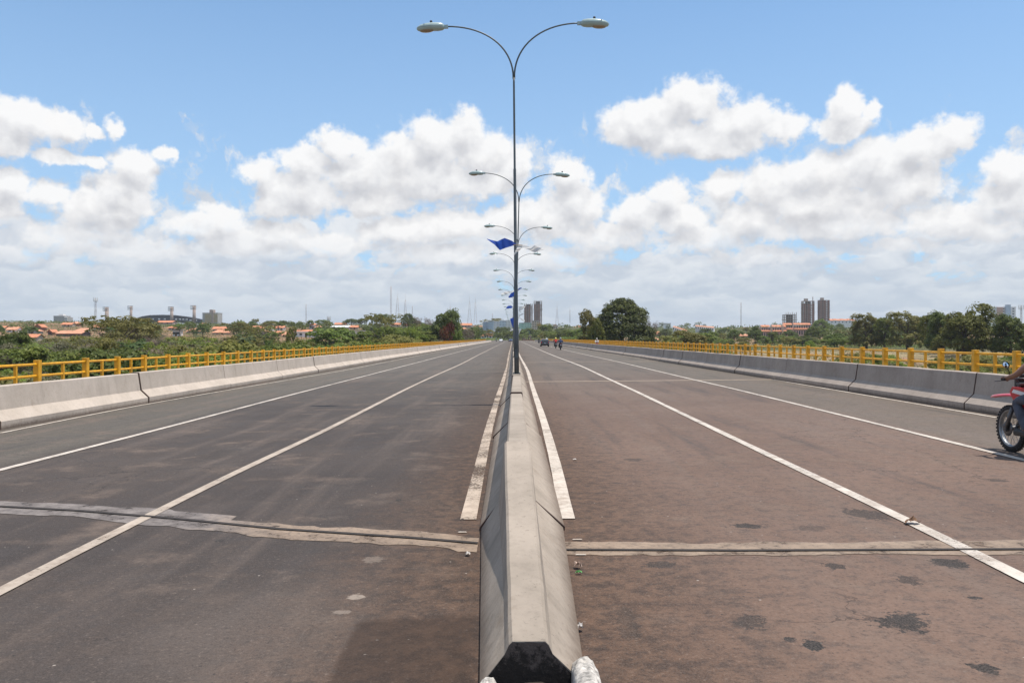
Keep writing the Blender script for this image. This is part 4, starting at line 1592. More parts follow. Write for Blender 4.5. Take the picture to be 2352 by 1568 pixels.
M['sheet_dark'] = simple("dark_sheet_roof", (0.060, 0.068, 0.082), 0.7, 0.1, 0.3)
M['glass'] = simple("window_glass", (0.035, 0.045, 0.055), 0.15, 0.2, 1.0)
M['doorwood'] = simple("brown_door", (0.09, 0.05, 0.03), 0.7)
M['slab'] = simple("raw_concrete", (0.36, 0.295, 0.25), 0.9, 0.15, 0.4)
M['rawbrick'] = simple("raw_brick_infill", (0.27, 0.125, 0.085), 0.95, 0.25, 0.5)
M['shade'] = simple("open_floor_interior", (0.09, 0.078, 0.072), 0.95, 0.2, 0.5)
M['towerpole'] = simple("concrete_shaft", (0.40, 0.315, 0.27), 0.9, 0.12, 0.3)
M['mast'] = simple("mast_steel", (0.40, 0.35, 0.34), 0.6, 0.2, 0.2)
M['flood'] = simple("floodlight_frame", (0.16, 0.18, 0.19), 0.6)

LANDMARKS = []          # (x, y, distance, phrase) used in the tree labels


def site(x0, x1, ybase, Y=None):
    cx = (x0 + x1) / 2
    if Y is None:
        X, Y, Z = hit(cx, ybase, 200, 1300)
    else:
        X, _, Z0 = P(cx, ybase, Y)
        Z = min(Z0, T(X, Y)) if False else Z0
    return X, Y, Z, (x1 - x0) * Y / F


def house(x0, x1, ytop, ybase, wall, roof, style, phrase, label=None, Y=None, rz=0.0, wins=2, rh=0.45):
    X, Y, Z, w = site(x0, x1, ybase, Y)
    h = max(3.2, (ybase - ytop) * Y / F)
    d = max(6.0, min(13.0, w * 0.75))
    root = empty("house", (X, Y + d / 2, Z), rz, label=label or phrase, cat="house", group="tile-roofed houses on the hillsides")
    hr = h * rh
    hw = h - hr
    lo = -3.0
    m = MB()
    m.box(-w / 2 + .3, w / 2 - .3, -d / 2 + .3, d / 2 - .3, lo, hw)
    if style == 'front':        # gable end towards the road
        m.add([(-w / 2 + .3, -d / 2 + .3, hw), (w / 2 - .3, -d / 2 + .3, hw), (0, -d / 2 + .3, h - .12), (-w / 2 + .3, d / 2 - .3, hw), (w / 2 - .3, d / 2 - .3, hw), (0, d / 2 - .3, h - .12)],
              [(0, 1, 2), (5, 4, 3)])
    elif style == 'side':
        m.add([(-w / 2 + .3, -d / 2 + .3, hw), (-w / 2 + .3, d / 2 - .3, hw), (-w / 2 + .3, 0, h - .12), (w / 2 - .3, -d / 2 + .3, hw), (w / 2 - .3, d / 2 - .3, hw), (w / 2 - .3, 0, h - .12)], [(0, 2, 1), (3, 4, 5)])
    m.build("wall", M[wall], root)
    m = MB()
    t = 0.16
    a, b_ = w / 2 + .25, d / 2 + .35
    if style == 'side':
        for z in (0, t):
            pass
        m.add([(-a, -b_, hw - .12), (a, -b_, hw - .12), (a, 0, h), (-a, 0, h), (-a, b_, hw - .12), (a, b_, hw - .12)], [(0, 1, 2, 3), (3, 2, 5, 4)])
        m.add([(-a, -b_, hw - .12 - t), (a, -b_, hw - .12 - t), (a, 0, h - t), (-a, 0, h - t), (-a, b_, hw - .12 - t), (a, b_, hw - .12 - t)], [(3, 2, 1, 0), (4, 5, 2, 3)])
        m.add([(-a, -b_, hw - .12), (a, -b_, hw - .12), (a, -b_, hw - .12 - t), (-a, -b_, hw - .12 - t)], [(3, 2, 1, 0)])
    elif style == 'front':
        m.add([(-a, -b_, hw - .1), (0, -b_, h), (0, b_, h), (-a, b_, hw - .1), (a, -b_, hw - .1), (a, b_, hw - .1)], [(0, 1, 2, 3), (1, 4, 5, 2)])
        m.add([(-a, -b_, hw - .1 - t), (0, -b_, h - t), (0, b_, h - t), (-a, b_, hw - .1 - t), (a, -b_, hw - .1 - t), (a, b_, hw - .1 - t)], [(3, 2, 1, 0), (2, 5, 4, 1)])
        m.add([(-a, -b_, hw - .1), (0, -b_, h), (0, -b_, h - t), (-a, -b_, hw - .1 - t), (a, -b_, hw - .1), (a, -b_, hw - .1 - t)], [(0, 1, 2, 3), (1, 4, 5, 2)])
    elif style == 'hip':
        k = min(w, d) * 0.36
        m.add([(-a, -b_, hw - .1), (a, -b_, hw - .1), (a, b_, hw - .1), (-a, b_, hw - .1), (-a + k + .3, 0, h), (a - k - .3, 0, h)], [(0, 1, 5, 4), (1, 2, 5), (2, 3, 4, 5), (3, 0, 4), (3, 2, 1, 0)])
    elif style == 'shed':
        m.add([(-a, -b_, hw - .05), (a, -b_, hw - .05), (a, b_, h), (-a, b_, h), (-a, -b_, hw - .05 - t), (a, -b_, hw - .05 - t), (a, b_, h - t), (-a, b_, h - t)],
              [(0, 1, 2, 3), (7, 6, 5, 4), (0, 4, 5, 1), (1, 5, 6, 2), (2, 6, 7, 3), (3, 7, 4, 0)])
    elif style == 'barrel':
        n = 14
        st = []
        for yy in (-b_, b_):
            ring = [(-a + 2 * a * i / n, yy, hw - .1 + (h - hw) * math.sin(math.pi * i / n) ** .8) for i in range(n + 1)]
            ring += [(a - 2 * a * i / n, yy, hw - .1 - t + (h - hw) * math.sin(math.pi * (n - i) / n) ** .8) for i in range(n + 1)]
            st.append(ring)
        m.prism([0] * (2 * n + 2), st)
    else:
        m.box(-a, a, -b_, b_, hw - .02, h)
    m.build("roof", M[roof], root)
    if style == 'barrel':
        m = MB()
        n = 14
        ring = [(-a + .6 + 2 * (a - .6) * i / n, -d / 2 + .34, hw - .2 + (h - hw) * .93 * math.sin(math.pi * i / n) ** .8) for i in range(n + 1)]
        m.add(ring + [(x, y + .25, z) for x, y, z in ring], [tuple(range(n + 1)), tuple(range(2 * n + 1, n, -1))])
        m.build("gable_wall", M[wall], root)
    # openings, proud of the wall by a hand
    for i in range(wins):
        cx = -w / 2 + w * (i + 1) / (wins + 1)
        m = MB()
        isdoor = (i == wins // 2)
        zz = (0.0, min(hw - .3, 2.2)) if isdoor else (min(1.0, hw * .4), min(hw - .25, 2.2))
        if zz[1] - zz[0] < .5:
            zz = (hw * .3, hw * .8)
        ww = .55 if isdoor else .75
        m.box(cx - ww, cx + ww, -d / 2 + .26, -d / 2 + .32, *zz)
        m.build("door" if isdoor else "window", M['doorwood'] if isdoor else M['glass'], root)
    cx = (x0 + x1) / 2
    LANDMARKS.append((cx, ybase, Y, phrase))
    HRECT.append((x0, x1, ytop, ybase, Y))
    return root


HRECT = []
H_ = house
# left hillside, from the picture's left edge
H_(-4, 9, 752, 761, 'w_cream', 'tile', 'side', "small orange-roofed house at the left photo edge")
H_(13, 39, 756, 764, 'w_white', 'tile2', 'side', "low white house with pale tiles near the left edge")
H_(41, 84, 752, 766, 'w_grey', 'tile2', 'front', "wide grey gabled house near the left edge", rz=R(12), rh=.55)
H_(77, 96, 744, 760, 'w_brick', 'tile', 'front', "brown brick gabled house behind the grey gabled one")
H_(45, 85, 771, 783, 'w_cream', 'tile', 'side', "low orange-roofed house below the grey gabled house")
H_(127, 187, 761, 773, 'w_brown', 'tile2', 'side', "long orange-roofed house with dark brown walls")
H_(108, 120, 762, 770, 'w_brick', 'tile', 'front', "tiny brick house left of the long brown-walled house")
H_(140, 165, 743, 751, 'w_cream', 'tile', 'side', "orange-roofed house in front of the pale office block")
H_(162, 181, 741, 749, 'w_brick', 'tile2', 'hip', "hipped house right of the pale office block")
H_(173, 195, 753, 766, 'w_white', 'tile2', 'shed', "white house with sloping roof above the long brown-walled one")
H_(214, 239, 749, 757, 'w_cream', 'tile', 'side', "half hidden orange roof right of the telecom mast")
H_(360, 396, 736, 745, 'w_pink', 'tile', 'side', "long orange-roofed house just below the stadium")
H_(384, 403, 748, 759, 'w_cream', 'tile', 'hip', "hipped orange-roofed house below the stadium's right half")
H_(395, 412, 757, 772, 'w_white', 'sheet_grey', 'flat', "white two-storey house with grey flat roof", rh=.1, wins=3)
H_(430, 462, 744, 758, 'w_cream', 'sheet_grey', 'barrel', "warehouse with a rounded barrel roof", rh=.62, wins=1)
H_(427, 463, 754, 765, 'w_grey', 'tile2', 'hip', "wide hipped orange roof in front of the barrel-roofed warehouse", rh=.6)
H_(459, 471, 744, 751, 'w_cream', 'tile', 'side', "small orange roof right of the barrel-roofed warehouse")
H_(487, 521, 750, 762, 'w_cream', 'tile', 'side', "orange-roofed house below the ochre apartment block")
H_(486, 522, 761, 769, 'w_cream', 'tile2', 'hip', "lower orange-roofed house below the ochre apartment block", rh=.6)
H_(500, 512, 739, 744, 'w_grey', 'sheet_grey', 'flat', "grey flat-roofed building right of the ochre block", rh=.15)
H_(573, 623, 748, 760, 'w_white', 'tile', 'side', "large white house with long orange roof on the left hillside", wins=4)
H_(592, 616, 760, 770, 'w_cream', 'tile2', 'front', "gabled cream house below the large white house")
H_(633, 652, 749, 758, 'w_white', 'tile', 'side', "white house with orange roof between two round trees")
H_(624, 648, 763, 772, 'w_cream', 'tile', 'hip', "orange hipped roof above the maroon wall's left end", rh=.6)
H_(647, 662, 767, 774, 'w_cream', 'tile2', 'hip', "small pyramid roof behind the maroon wall", rh=.7)
H_(672, 726, 757, 770, 'w_cream', 'tile', 'side', "very long orange-roofed house above the maroon wall", wins=5)
H_(709, 727, 742, 756, 'w_blue', 'tile', 'hip', "two-storey pale blue house with orange hipped roof", wins=3, rh=.3)
H_(721, 739, 748, 757, 'w_cream', 'tile2', 'hip', "orange roof right of the pale blue house")
H_(668, 725, 769, 774, 'w_white', 'sheet', 'flat', "long low white building behind the maroon wall", rh=.15, wins=4)
H_(760, 778, 737, 746, 'w_brick', 'tile', 'shed', "brick house with one steep orange roof slope on the ridge")
H_(768, 794, 744, 750, 'w_cream', 'tile', 'side', "orange roof behind the white-roofed shed")
H_(759, 799, 747, 759, 'w_grey', 'sheet', 'shed', "open shed with a large white sheet roof", rh=.35, wins=3)
H_(768, 800, 761, 773, 'w_grey', 'tile2', 'side', "grey house with small orange roof below the white-roofed shed", wins=3)
H_(800, 834, 759, 776, 'w_white', 'sheet_grey', 'flat', "white street front with flat roof right of the shed", rh=.08, wins=4)
H_(798, 822, 750, 757, 'w_cream', 'tile', 'side', "orange roof above the white street front")
H_(839, 851, 738, 745, 'w_cream', 'tile', 'side', "small orange roof on the ridge left of the feathery tree")
H_(897, 920, 742, 750, 'w_cream', 'tile', 'side', "orange roof under the feathery flat-topped tree")
H_(926, 945, 746, 752, 'w_cream', 'tile_red', 'side', "red sheet-roofed house left of the dark leafy tree")
H_(1056, 1084, 742, 752, 'w_pink', 'tile', 'side', "pink house with long orange roof right of the dark leafy tree", wins=3)
H_(1059, 1073, 753, 759, 'w_cream', 'tile2', 'hip', "small orange roof below the pink house")
H_(1087, 1108, 739, 745, 'w_cream', 'tile', 'side', "orange roof left of the pale blue apartment row")
H_(1103, 1132, 765, 778, 'w_white', 'tile', 'side', "white house with orange roof near the far road bend", wins=4, Y=690)
H_(1270, 1282, 744, 755, 'w_cream', 'tile', 'front', "orange gabled house on the wooded slope beyond the car")
H_(1324, 1335, 740, 748, 'w_cream', 'tile', 'side', "orange roof just left of the great dark mango tree")
H_(1316, 1337, 747, 752, 'w_cream', 'tile2', 'side', "lower orange roof left of the great dark mango tree")
# right hillside
H_(1506, 1520, 761, 774, 'w_yellow', 'tile', 'side', "ochre house with orange roof right of the great mango tree")
H_(1496, 1515, 777, 786, 'w_cream', 'tile2', 'hip', "orange roof just above the right railing by the mango tree")
H_(1471, 1493, 744, 752, 'w_grey', 'sheet', 'shed', "pale grey sheet-roofed hall beside the bare tree")
H_(1525, 1541, 742, 755, 'w_white', 'sheet', 'flat', "white block left of the terraced houses", rh=.1)
H_(1567, 1581, 732, 740, 'w_brick', 'tile', 'shed', "brick house with orange roof on the right ridge")
H_(1602, 1619, 734, 742, 'w_brown', 'tile', 'side', "brown house with orange roof on the right ridge")
H_(1625, 1643, 735, 741, 'w_cream', 'tile2', 'hip', "orange hipped roof right of the brown ridge house")
H_(1646, 1664, 737, 743, 'w_cream', 'tile', 'side', "orange roof on the ridge left of the thin mast")
H_(1660, 1694, 743, 750, 'w_cream', 'tile2', 'side', "long orange roof below the ridge near the thin mast")
H_(1700, 1716, 738, 745, 'w_cream', 'tile', 'hip', "orange roof right of the thin mast")
H_(1712, 1729, 741, 749, 'w_cream', 'tile', 'side', "lower orange roof right of the thin mast")
H_(1735, 1759, 738, 744, 'w_white', 'sheet', 'flat', "long white flat-roofed hall left of the unfinished block", rh=.3)
H_(1698, 1732, 768, 776, 'w_brick', 'tile2', 'side', "low orange roof among bushes left of the brick apartment row")
H_(1878, 1902, 755, 765, 'w_cream', 'tile', 'side', "orange-roofed house right of the brick apartment row")


def slab_block(name, x0, x1, ytop, ybase, wall, label, cat, phrase=None, Y=None, floors=4, bays=5, depth=12, rz=0.0, win=True, group=None, parapet=True):
    X, Y, Z, w = site(x0, x1, ybase, Y)
    h = (ybase - ytop) * Y / F
    root = empty(name, (X, Y + depth / 2, Z), rz, label=label, cat=cat, group=group)
    m = MB()
    m.box(-w / 2, w / 2, -depth / 2, depth / 2, -4, h)
    m.build("wall", M[wall], root)
    if parapet:
        m = MB()
        m.box(-w / 2 - .15, w / 2 + .15, -depth / 2 - .15, depth / 2 + .15, h + .002, h + .5)
        m.build("parapet", M['w_grey' if wall != 'w_white' else 'w_white'], root)
    if win:
        fh = h / floors
        for f_ in range(floors):
            for k in range(bays):
                cx = -w / 2 + w * (k + .5) / bays
                ww = min(.7, w / bays * .22)
                m = MB()
                m.box(cx - ww, cx + ww, -depth / 2 - .05, -depth / 2 + .02, f_ * fh + fh * .36, f_ * fh + fh * .70)
                m.build("window", M['glass'], root)
    if phrase:
        LANDMARKS.append(((x0 + x1) / 2, ybase, Y, phrase))
    HRECT.append((x0, x1, ytop, ybase, Y))
    return root, w, h


# pale blue, white and green apartment row at the far end of the road
gap_row = "apartment blocks at the far end of the road"
for (x0, x1, yt, yb, wl, lb, ph) in [
    (1109, 1122, 740, 757, 'w_slate', "blue-grey apartment block, leftmost of the row behind the lamps", "the blue-grey apartment block"),
    (1122, 1134, 738, 757, 'w_slate', "taller blue-grey apartment block, second of the row", None),
    (1134, 1148, 739, 757, 'w_white', "white apartment block with narrow windows left of the nearest lamp pole", "the white apartment block"),
    (1148, 1162, 737, 752, 'w_blue', "pale blue apartment block set back between white ones", None),
    (1162, 1176, 736, 752, 'w_white', "white and pale blue apartment block just left of the lamp pole", None),
    (1192, 1205, 742, 758, 'w_mint', "mint green apartment block just right of the lamp pole", "the mint green apartment block"),
    (1205, 1220, 741, 758, 'w_mint', "second mint green apartment block, farther right of the pole", None),
]:
    slab_block("apartment_block", x0, x1, yt, yb, wl, lb, "apartment block", ph, Y=840 + 6 * (x0 % 5), floors=4, bays=4, group=gap_row)
slab_block("apartment_block", 1222, 1238, 737, 758, 'w_cream', "cream apartment block with ochre balconies, right end of the row", "apartment block", "the cream apartment block", Y=830, floors=4, bays=3, group=gap_row)


def shell_tower(x0, x1, ytop, ybase, Y, floors, label, lift=True, open_top=1, bays=4, depth=None, phrase=None, infill=True):
    X, _, Z = P((x0 + x1) / 2, ybase, Y)
    w = (x1 - x0) * Y / F
    h = (ybase - ytop) * Y / F
    d = depth or w
    root = empty("unfinished_tower", (X, Y + d / 2, Z), 0, label=label, cat="building", group="unfinished towers")
    fh = h / floors
    for i in range(-2, floors):
        z = i * fh
        m = MB()
        m.box(-w / 2 - .3, w / 2 + .3, -d / 2 - .3, d / 2 + .3, z, z + fh * .14, 0)
        for k in range(bays + 1):
            cx = -w / 2 + .35 + (w - .7) * k / bays
            for yy in (-d / 2 + .3, d / 2 - .3):
                m.box(cx - .28, cx + .28, yy - .28, yy + .28, z + fh * .141, z + fh, 0)
        for yy in np.linspace(-d / 2 + .3, d / 2 - .3, 4)[1:3]:
            for xx in (-w / 2 + .3, w / 2 - .3):
                m.box(xx - .28, xx + .28, yy - .28, yy + .28, z + fh * .141, z + fh, 0)
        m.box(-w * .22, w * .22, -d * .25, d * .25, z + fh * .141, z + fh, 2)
        if infill and i < floors - open_top:
            for k in range(bays):
                a, b_ = -w / 2 + .35 + (w - .7) * k / bays + .281, -w / 2 + .35 + (w - .7) * (k + 1) / bays - .281
                hh = .98 if k % 2 == 0 else .55
                m.box(a, b_, -d / 2 + .15, -d / 2 + .4, z + fh * .141, z + fh * hh, 1)
                m.box(-w / 2 + .15, -w / 2 + .4, -d / 2 + .6 + k * (d - 1.2) / bays, -d / 2 + .6 + (k + .8) * (d - 1.2) / bays, z + fh * .141, z + fh * .95, 1)
                m.box(w / 2 - .4, w / 2 - .15, -d / 2 + .6 + k * (d - 1.2) / bays, -d / 2 + .6 + (k + .8) * (d - 1.2) / bays, z + fh * .141, z + fh * .95, 1)
        o = m.build("storey", [M['slab'], M['rawbrick'], M['shade']], root)
    m = MB()
    m.box(-w / 2, w / 2, -d / 2, d / 2, h + .002, h + fh * .2)
    if lift:
        m.box(-w * .32, -w * .02, -d * .2, d * .2, h + fh * .201, h + fh * 1.2)
    else:
        for k in range(bays + 1):
            cx = -w / 2 + .35 + (w - .7) * k / bays
            m.box(cx - .25, cx + .25, -d / 2, -d / 2 + .5, h + fh * .201, h + fh * (0.8 + .3 * (k % 2)))
    m.build("roof_slab", M['slab'], root)
    m = MB()
    zz = h * .62
    m.box(-w / 2 - 1.1, w / 2 + 1.1, -d / 2 - 1.1, d / 2 + .2, zz, zz + .25)
    m.build("safety_platform", M['slab'], root)
    if phrase:
        LANDMARKS.append(((x0 + x1) / 2, ybase, Y, phrase))
    HRECT.append((x0, x1, ytop, ybase, Y))
    return root


shell_tower(1204, 1223.5, 699, 741, 1300, 15, "left and lower of two unfinished brick towers beside the lamp pole", False, 1, phrase="the unfinished twin towers")
shell_tower(1226.5, 1245, 692, 741, 1300, 17, "right and taller of two unfinished brick towers beside the lamp pole", False, 2)
shell_tower(1845, 1871, 692, 758, 1050, 12, "left unfinished tower of the right-hand pair, wider with open top floor", True, 1, bays=5, depth=8, phrase="the wider unfinished right tower")
shell_tower(1883, 1906, 690, 756, 1060, 12, "right unfinished tower of the right-hand pair, slimmer and darker", True, 0, bays=5, depth=8)
shell_tower(1805, 1830, 723, 752, 1000, 5, "low unfinished concrete frame with five open floors", False, 5, bays=5, infill=False, phrase="the low unfinished concrete frame")

# brick apartment row with two bands of tiled roof
X, Y, Z, w = site(1750, 1820, 777)
root = empty("apartment_row", P(1785, 779, 560)[:1] + (566,) + (P(1785, 779, 560)[2],), 0, label="pink and brick three-storey apartment row with two bands of orange roof", cat="apartment block")
s_ = 560 / F
wA = 122 * s_
m = MB()
m.box(-35 * s_, 22 * s_, -5, 5, -3, 27 * s_, 0)
m.box(22.1 * s_, 86 * s_, 1, 9, -3, 31 * s_, 0)
m.build("wall", M['w_pink'], root)
m = MB()
for (a, b_, y0_, zt) in [(-36, -15, -5, 29), (-10.5, 11, -5, 29), (14, 22, -5, 29), (22.2, 43, 1, 34), (46, 86, 1, 34)]:
    for k, zz in enumerate((zt, zt - 10)):
        yo = y0_ - (0.2 if k == 0 else 1.4)
        m.add([(a * s_, yo, zz * s_), (b_ * s_, yo, zz * s_), (b_ * s_, yo + 2.4, zz * s_ + 1.15), (a * s_, yo + 2.4, zz * s_ + 1.15), (a * s_, yo, zz * s_ - .2), (b_ * s_, yo, zz * s_ - .2), (b_ * s_, yo + 2.4, zz * s_ + .95), (a * s_, yo + 2.4, zz * s_ + .95)],
              [(0, 1, 2, 3), (7, 6, 5, 4), (0, 4, 5, 1), (1, 5, 6, 2), (2, 6, 7, 3), (3, 7, 4, 0)])
m.build("roof", M['tile'], root)
for (a, b_, y0_) in [(-35, -15, -5), (-10, 11, -5), (23, 43, 1), (46, 85, 1)]:
    n = 4 if b_ - a < 30 else 7
    zz0 = 0 if y0_ < 0 else 5
    for k in range(n):
        cx = (a + (b_ - a) * (k + .5) / n) * s_
        for (z0, z1) in ((21.2, 26), (6, 15)):
            m = MB()
            m.box(cx - .42, cx + .42, y0_ - .06, y0_ + .03, (z0 + zz0) * s_, (z1 + zz0) * s_)
            m.build("window", M['glass'], root)
m = MB()
for a in (-14.5, 12):
    m.box(a * s_, (a + 3.4) * s_, -5.6, -5.003, -2, 31 * s_)
m.build("stair_shaft", M['w_cream'], root)
LANDMARKS.append((1790, 775, 560, "the pink apartment row"))
HRECT.append((1750, 1872, 742, 776, 560))

# terraced white houses on the right hillside
k = 0
for (x0, y0, n, dx_s, dy_s, wpx) in [(1549, 752, 7, 4.6, 1.5, 6.0), (1600, 750, 9, 4.8, 0.5, 6.0)]:
    for i in range(n):
        xx = x0 + i * dx_s
        X, Y, Z = P(xx, y0 + 8 + i * dy_s, 800 - i * 4)
        w = wpx * 800 / F * .62
        root = empty("terraced_house", (X, Y, Z), R(-20), label="%s white terraced house from the left in the %s stepped row" % (nth(i), "lower left" if n == 7 else "long right"), cat="house", group="stepped rows of white terraced houses")
        m = MB()
        m.box(-w / 2, w / 2, -4, 4, -4, 3.9)
        m.build("wall", M['w_white'], root)
        m = MB()
        m.add([(-w / 2 - .1, -4.4, 3.7), (w / 2 + .1, -4.4, 3.7), (w / 2 + .1, 0, 4.9), (-w / 2 - .1, 0, 4.9), (-w / 2 - .1, 4.4, 3.7), (w / 2 + .1, 4.4, 3.7)], [(0, 1, 2, 3), (3, 2, 5, 4), (0, 4, 5, 1)])
        m.build("roof", M['tile2'], root)
        m = MB()
        m.box(-.5, .5, -4.06, -3.98, 1.4, 2.8)
        m.build("window", M['glass'], root)
    LANDMARKS.append((x0 + n * dx_s / 2, y0 + 10, 800, "the terraced white houses"))
    HRECT.append((x0, x0 + n * dx_s, y0 - 10, y0 + 8, 790))
for i in range(7):
    x0 = 1904 + i * 8.2
    X, Y, Z = P(x0 + 4, 746, 1000)
    w = 8.0 * 1000 / F
    root = empty("townhouse", (X, Y, Z), 0, label="%s white townhouse from the left in the row right of the unfinished towers" % nth(i), cat="house", group="row of white townhouses")
    m = MB()
    m.box(-w / 2, w / 2 - .02, -4, 4, -4, 5.4 + .3 * (i % 2))
    m.build("wall", M['w_white'], root)
    m = MB()
    m.add([(-w / 2 - .1, -4.4, 5.2 + .3 * (i % 2)), (w / 2 - .1, -4.4, 5.2 + .3 * (i % 2)), (w / 2 - .1, 0, 7.2 + .3 * (i % 2)), (-w / 2 - .1, 0, 7.2 + .3 * (i % 2)), (-w / 2 - .1, 4.4, 5.2), (w / 2 - .1, 4.4, 5.2)], [(0, 1, 2, 3), (3, 2, 5, 4), (0, 4, 5, 1)])
    m.build("roof", M['tile'], root)
    m = MB()
    m.box(-.6, .6, -4.06, -3.98, 2.6, 4.2)
    m.build("window", M['glass'], root)
HRECT.append((1904, 1962, 731, 745, 1000))

# pale office block and the ochre apartment block on the left
root, w, h = slab_block("office_block", 123, 148, 726, 748, 'w_grey', "windowless pale grey office block with balconies on its right end", "building", "the pale office block", Y=1000, win=False, depth=14)
m = MB()
m.box(-w * .18, w * .2, -3, 3, h + .51, h + 2.6)
m.build("roof_tank", M['w_white'], root)
m = MB()
m.box(w / 2 + .01, w / 2 + 3.4, -6.4, 6, -4, h - 1.2)
m.build("balcony_wing", M['w_grey'], root)
for k in range(4):
    m = MB()
    m.box(w / 2 - .3, w / 2 + 3.6, -7.4, -6.41, h * (.12 + .22 * k), h * (.12 + .22 * k) + 1.0)
    m.build("balcony", M['w_white'], root)
root, w, h = slab_block("apartment_tower", 465, 500, 719, 742, 'w_grey', "grey apartment tower striped with ochre balcony bands left of centre", "apartment block", "the ochre apartment block", Y=1000, win=False, depth=16)
for k in range(7):
    z = h * (.08 + .125 * k)
    for (a, b_) in ((-.34, .10), (.24, .48)):
        m = MB()
        m.box(w * a, w * b_, -8.35, -8.01, z, z + h * .062)
        m.build("balcony", M['w_yellow'], root)
m = MB()
m.box(w * .115, w * .225, -9.0, -8.01, -3, h + 3.2)
m.build("lift_shaft", M['towerpole'], root)
m = MB()
m.box(-w * .10, w * .10, -5, 5, h + .51, h + 4.4)
m.build("roof_house", M['towerpole'], root)
# right edge tower
root, w, h = slab_block("apartment_tower", 2288, 2333, 706, 736, 'w_white', "white apartment tower with grey-green stair shaft above the right trees", "apartment block", "the white tower at right", Y=700, floors=5, bays=4, depth=12)
m = MB()
m.box(-w * .06, w * .20, -7.5, -6.01, -3, h + 2.4)
m.build("stair_shaft", M['w_slate'], root)
m = MB()
m.box(-w * .46, -w * .18, -6.8, -6.01, -3, h + .2)
m.build("balcony_bay", M['w_pink'], root)
slab_block("office_block", 2004, 2022, 735, 745, 'w_slate', "dark flat rooftop peeking over the right trees, left one", "building", None, Y=800, win=False)
slab_block("office_block", 2026, 2050, 734, 745, 'w_slate', "dark flat rooftop peeking over the right trees, wider right one", "building", None, Y=800, win=False)

# maroon boundary walls
for (x0, x1, yt, yb, lb) in [(632, 664, 771.5, 781, "left stretch of the long maroon boundary wall"), (668, 769, 772, 781, "long maroon boundary wall in front of the houses")]:
    Xc, Yc, Zc = P((x0 + x1) / 2, yb, 520)
    ww = (x1 - x0) * 520 / F
    m = MB()
    m.box(-ww / 2, ww / 2, -.15, .15, -4, (yb - yt) * 520 / F)
    m.box(-ww / 2 - .05, ww / 2 + .05, -.22, .22, (yb - yt) * 520 / F + .002, (yb - yt) * 520 / F + .12)
    m.build("boundary_wall", M['w_maroon'], loc=(Xc, Yc, Zc), label=lb, cat="wall")
    HRECT.append((x0, x1, yt, yb, 520))
LANDMARKS.append((710, 781, 520, "the maroon wall"))
Xc, Yc, Zc = P(1300, 778, 640)
m = MB()
m.box(-17 * .34, 20 * .34, -.15, .15, -2, 2.2)
m.build("boundary_wall", M['w_brick'], loc=P(1217, 786, 630), label="red-brown wall right of the gate at the road's end", cat="wall")
m = MB()
for xx in (-2.4, 2.4):
    m.box(xx - .6, xx + .6, -.5, .5, -1, 5.2)
m.box(-3.2, 3.2, -.6, .6, 5.202, 5.7)
m.build("gate_pillars", M['towerpole'], loc=P(1211.5, 787, 635), label="beige gate pillars where the road ends", cat="gate")
# paling fence at the road's end
fx0, fy0, fz0 = P(1188, 783.5, 560)
root = empty("wooden_fence", (fx0, fy0, -.15), label="rough wooden paling fence across the end of the road", cat="fence")
for i in range(46):
    m = MB()
    m.box(-.09, .09, -.06, .06, -.3, 2.2 + RNG.normal(0, .2))
    m.build("post", M['palebark'], root, loc=(i * .62, RNG.normal(0, .05), 0))
m = MB()
m.box(-.2, 46 * .62, .07, .12, .8, .95)
m.box(-.2, 46 * .62, .07, .12, 1.6, 1.75)
m.build("rail", M['palebark'], root)

# stadium
Ys = 1050
arc = [(246, 744), (270, 738.5), (300, 731.5), (325, 726), (345, 723.6), (375, 722.8), (400, 723.4), (420, 726), (440, 730.5), (458, 734.5), (474, 739)]
X0, _, Z0 = P(360, 746, Ys)
root = empty("stadium", (X0, Ys, Z0), label="dark curved stadium stand rising behind the left hillside houses", cat="stadium")
st = []
for i, (x, y) in enumerate(arc):
    xx, _, zz = P(x, y, Ys)
    t = (x - 360) / 115
    yo = 40 * t * t
    low = max(-3, zz - Z0 - 7.5)
    st.append([(xx - X0, yo, low), (xx - X0, yo + 14, low - 2), (xx - X0, yo + 14, zz - Z0 - .3), (xx - X0, yo - 1.5, zz - Z0), (xx - X0, yo - 1.5, zz - Z0 - 1.2), (xx - X0, yo - .2, zz - Z0 - 1.25)])
m = MB()
m.prism([0] * 6, st)
m.build("stand", M['sheet_dark'], root)
for cx in (335, 351.5, 366, 378, 401, 408.5, 414.5, 421, 428, 438):
    xx, _, zz = P(cx, 732.5 if cx < 425 else 734.5, Ys)
    t = (cx - 360) / 115
    m = MB()
    m.box(xx - X0 - 1.2, xx - X0 + 1.2, 40 * t * t - .9, 40 * t * t - .3, zz - Z0 - .9, zz - Z0 + .75)
    m.build("sky_bright_panel", M['w_white'], root)  # white panel: sky light through the stand's gaps put into the colour
LANDMARKS.append((360, 744, Ys, "the stadium"))


def floodlight(x, ytop, ybase, Y, w, label, twin=False):
    X, _, Z = P(x, ybase, Y)
    h = (ybase - ytop) * Y / F
    root = empty("floodlight_tower", (X, Y, Z), label=label, cat="floodlight", group="stadium floodlight towers")
    m = MB()
    m.tube([(0, 0, -6), (0, 0, h)], [w * 1.1, w * .95], 10)
    m.build("shaft", M['towerpole'], root)
    m = MB()
    for zz in (h - .5, h - 2.6, h - 4.6):
        m.box(-3.3, 3.3, -w - 1.3, -w - .9, zz - .3, zz + .3)
    for xx in (-3.2, -1.6, 1.6, 3.2):
        m.box(xx - .15, xx + .15, -w - .89, -w - .6, h - 5.2, h + .2)
    m.build("lamp_frame", M['flood'], root)
    return root


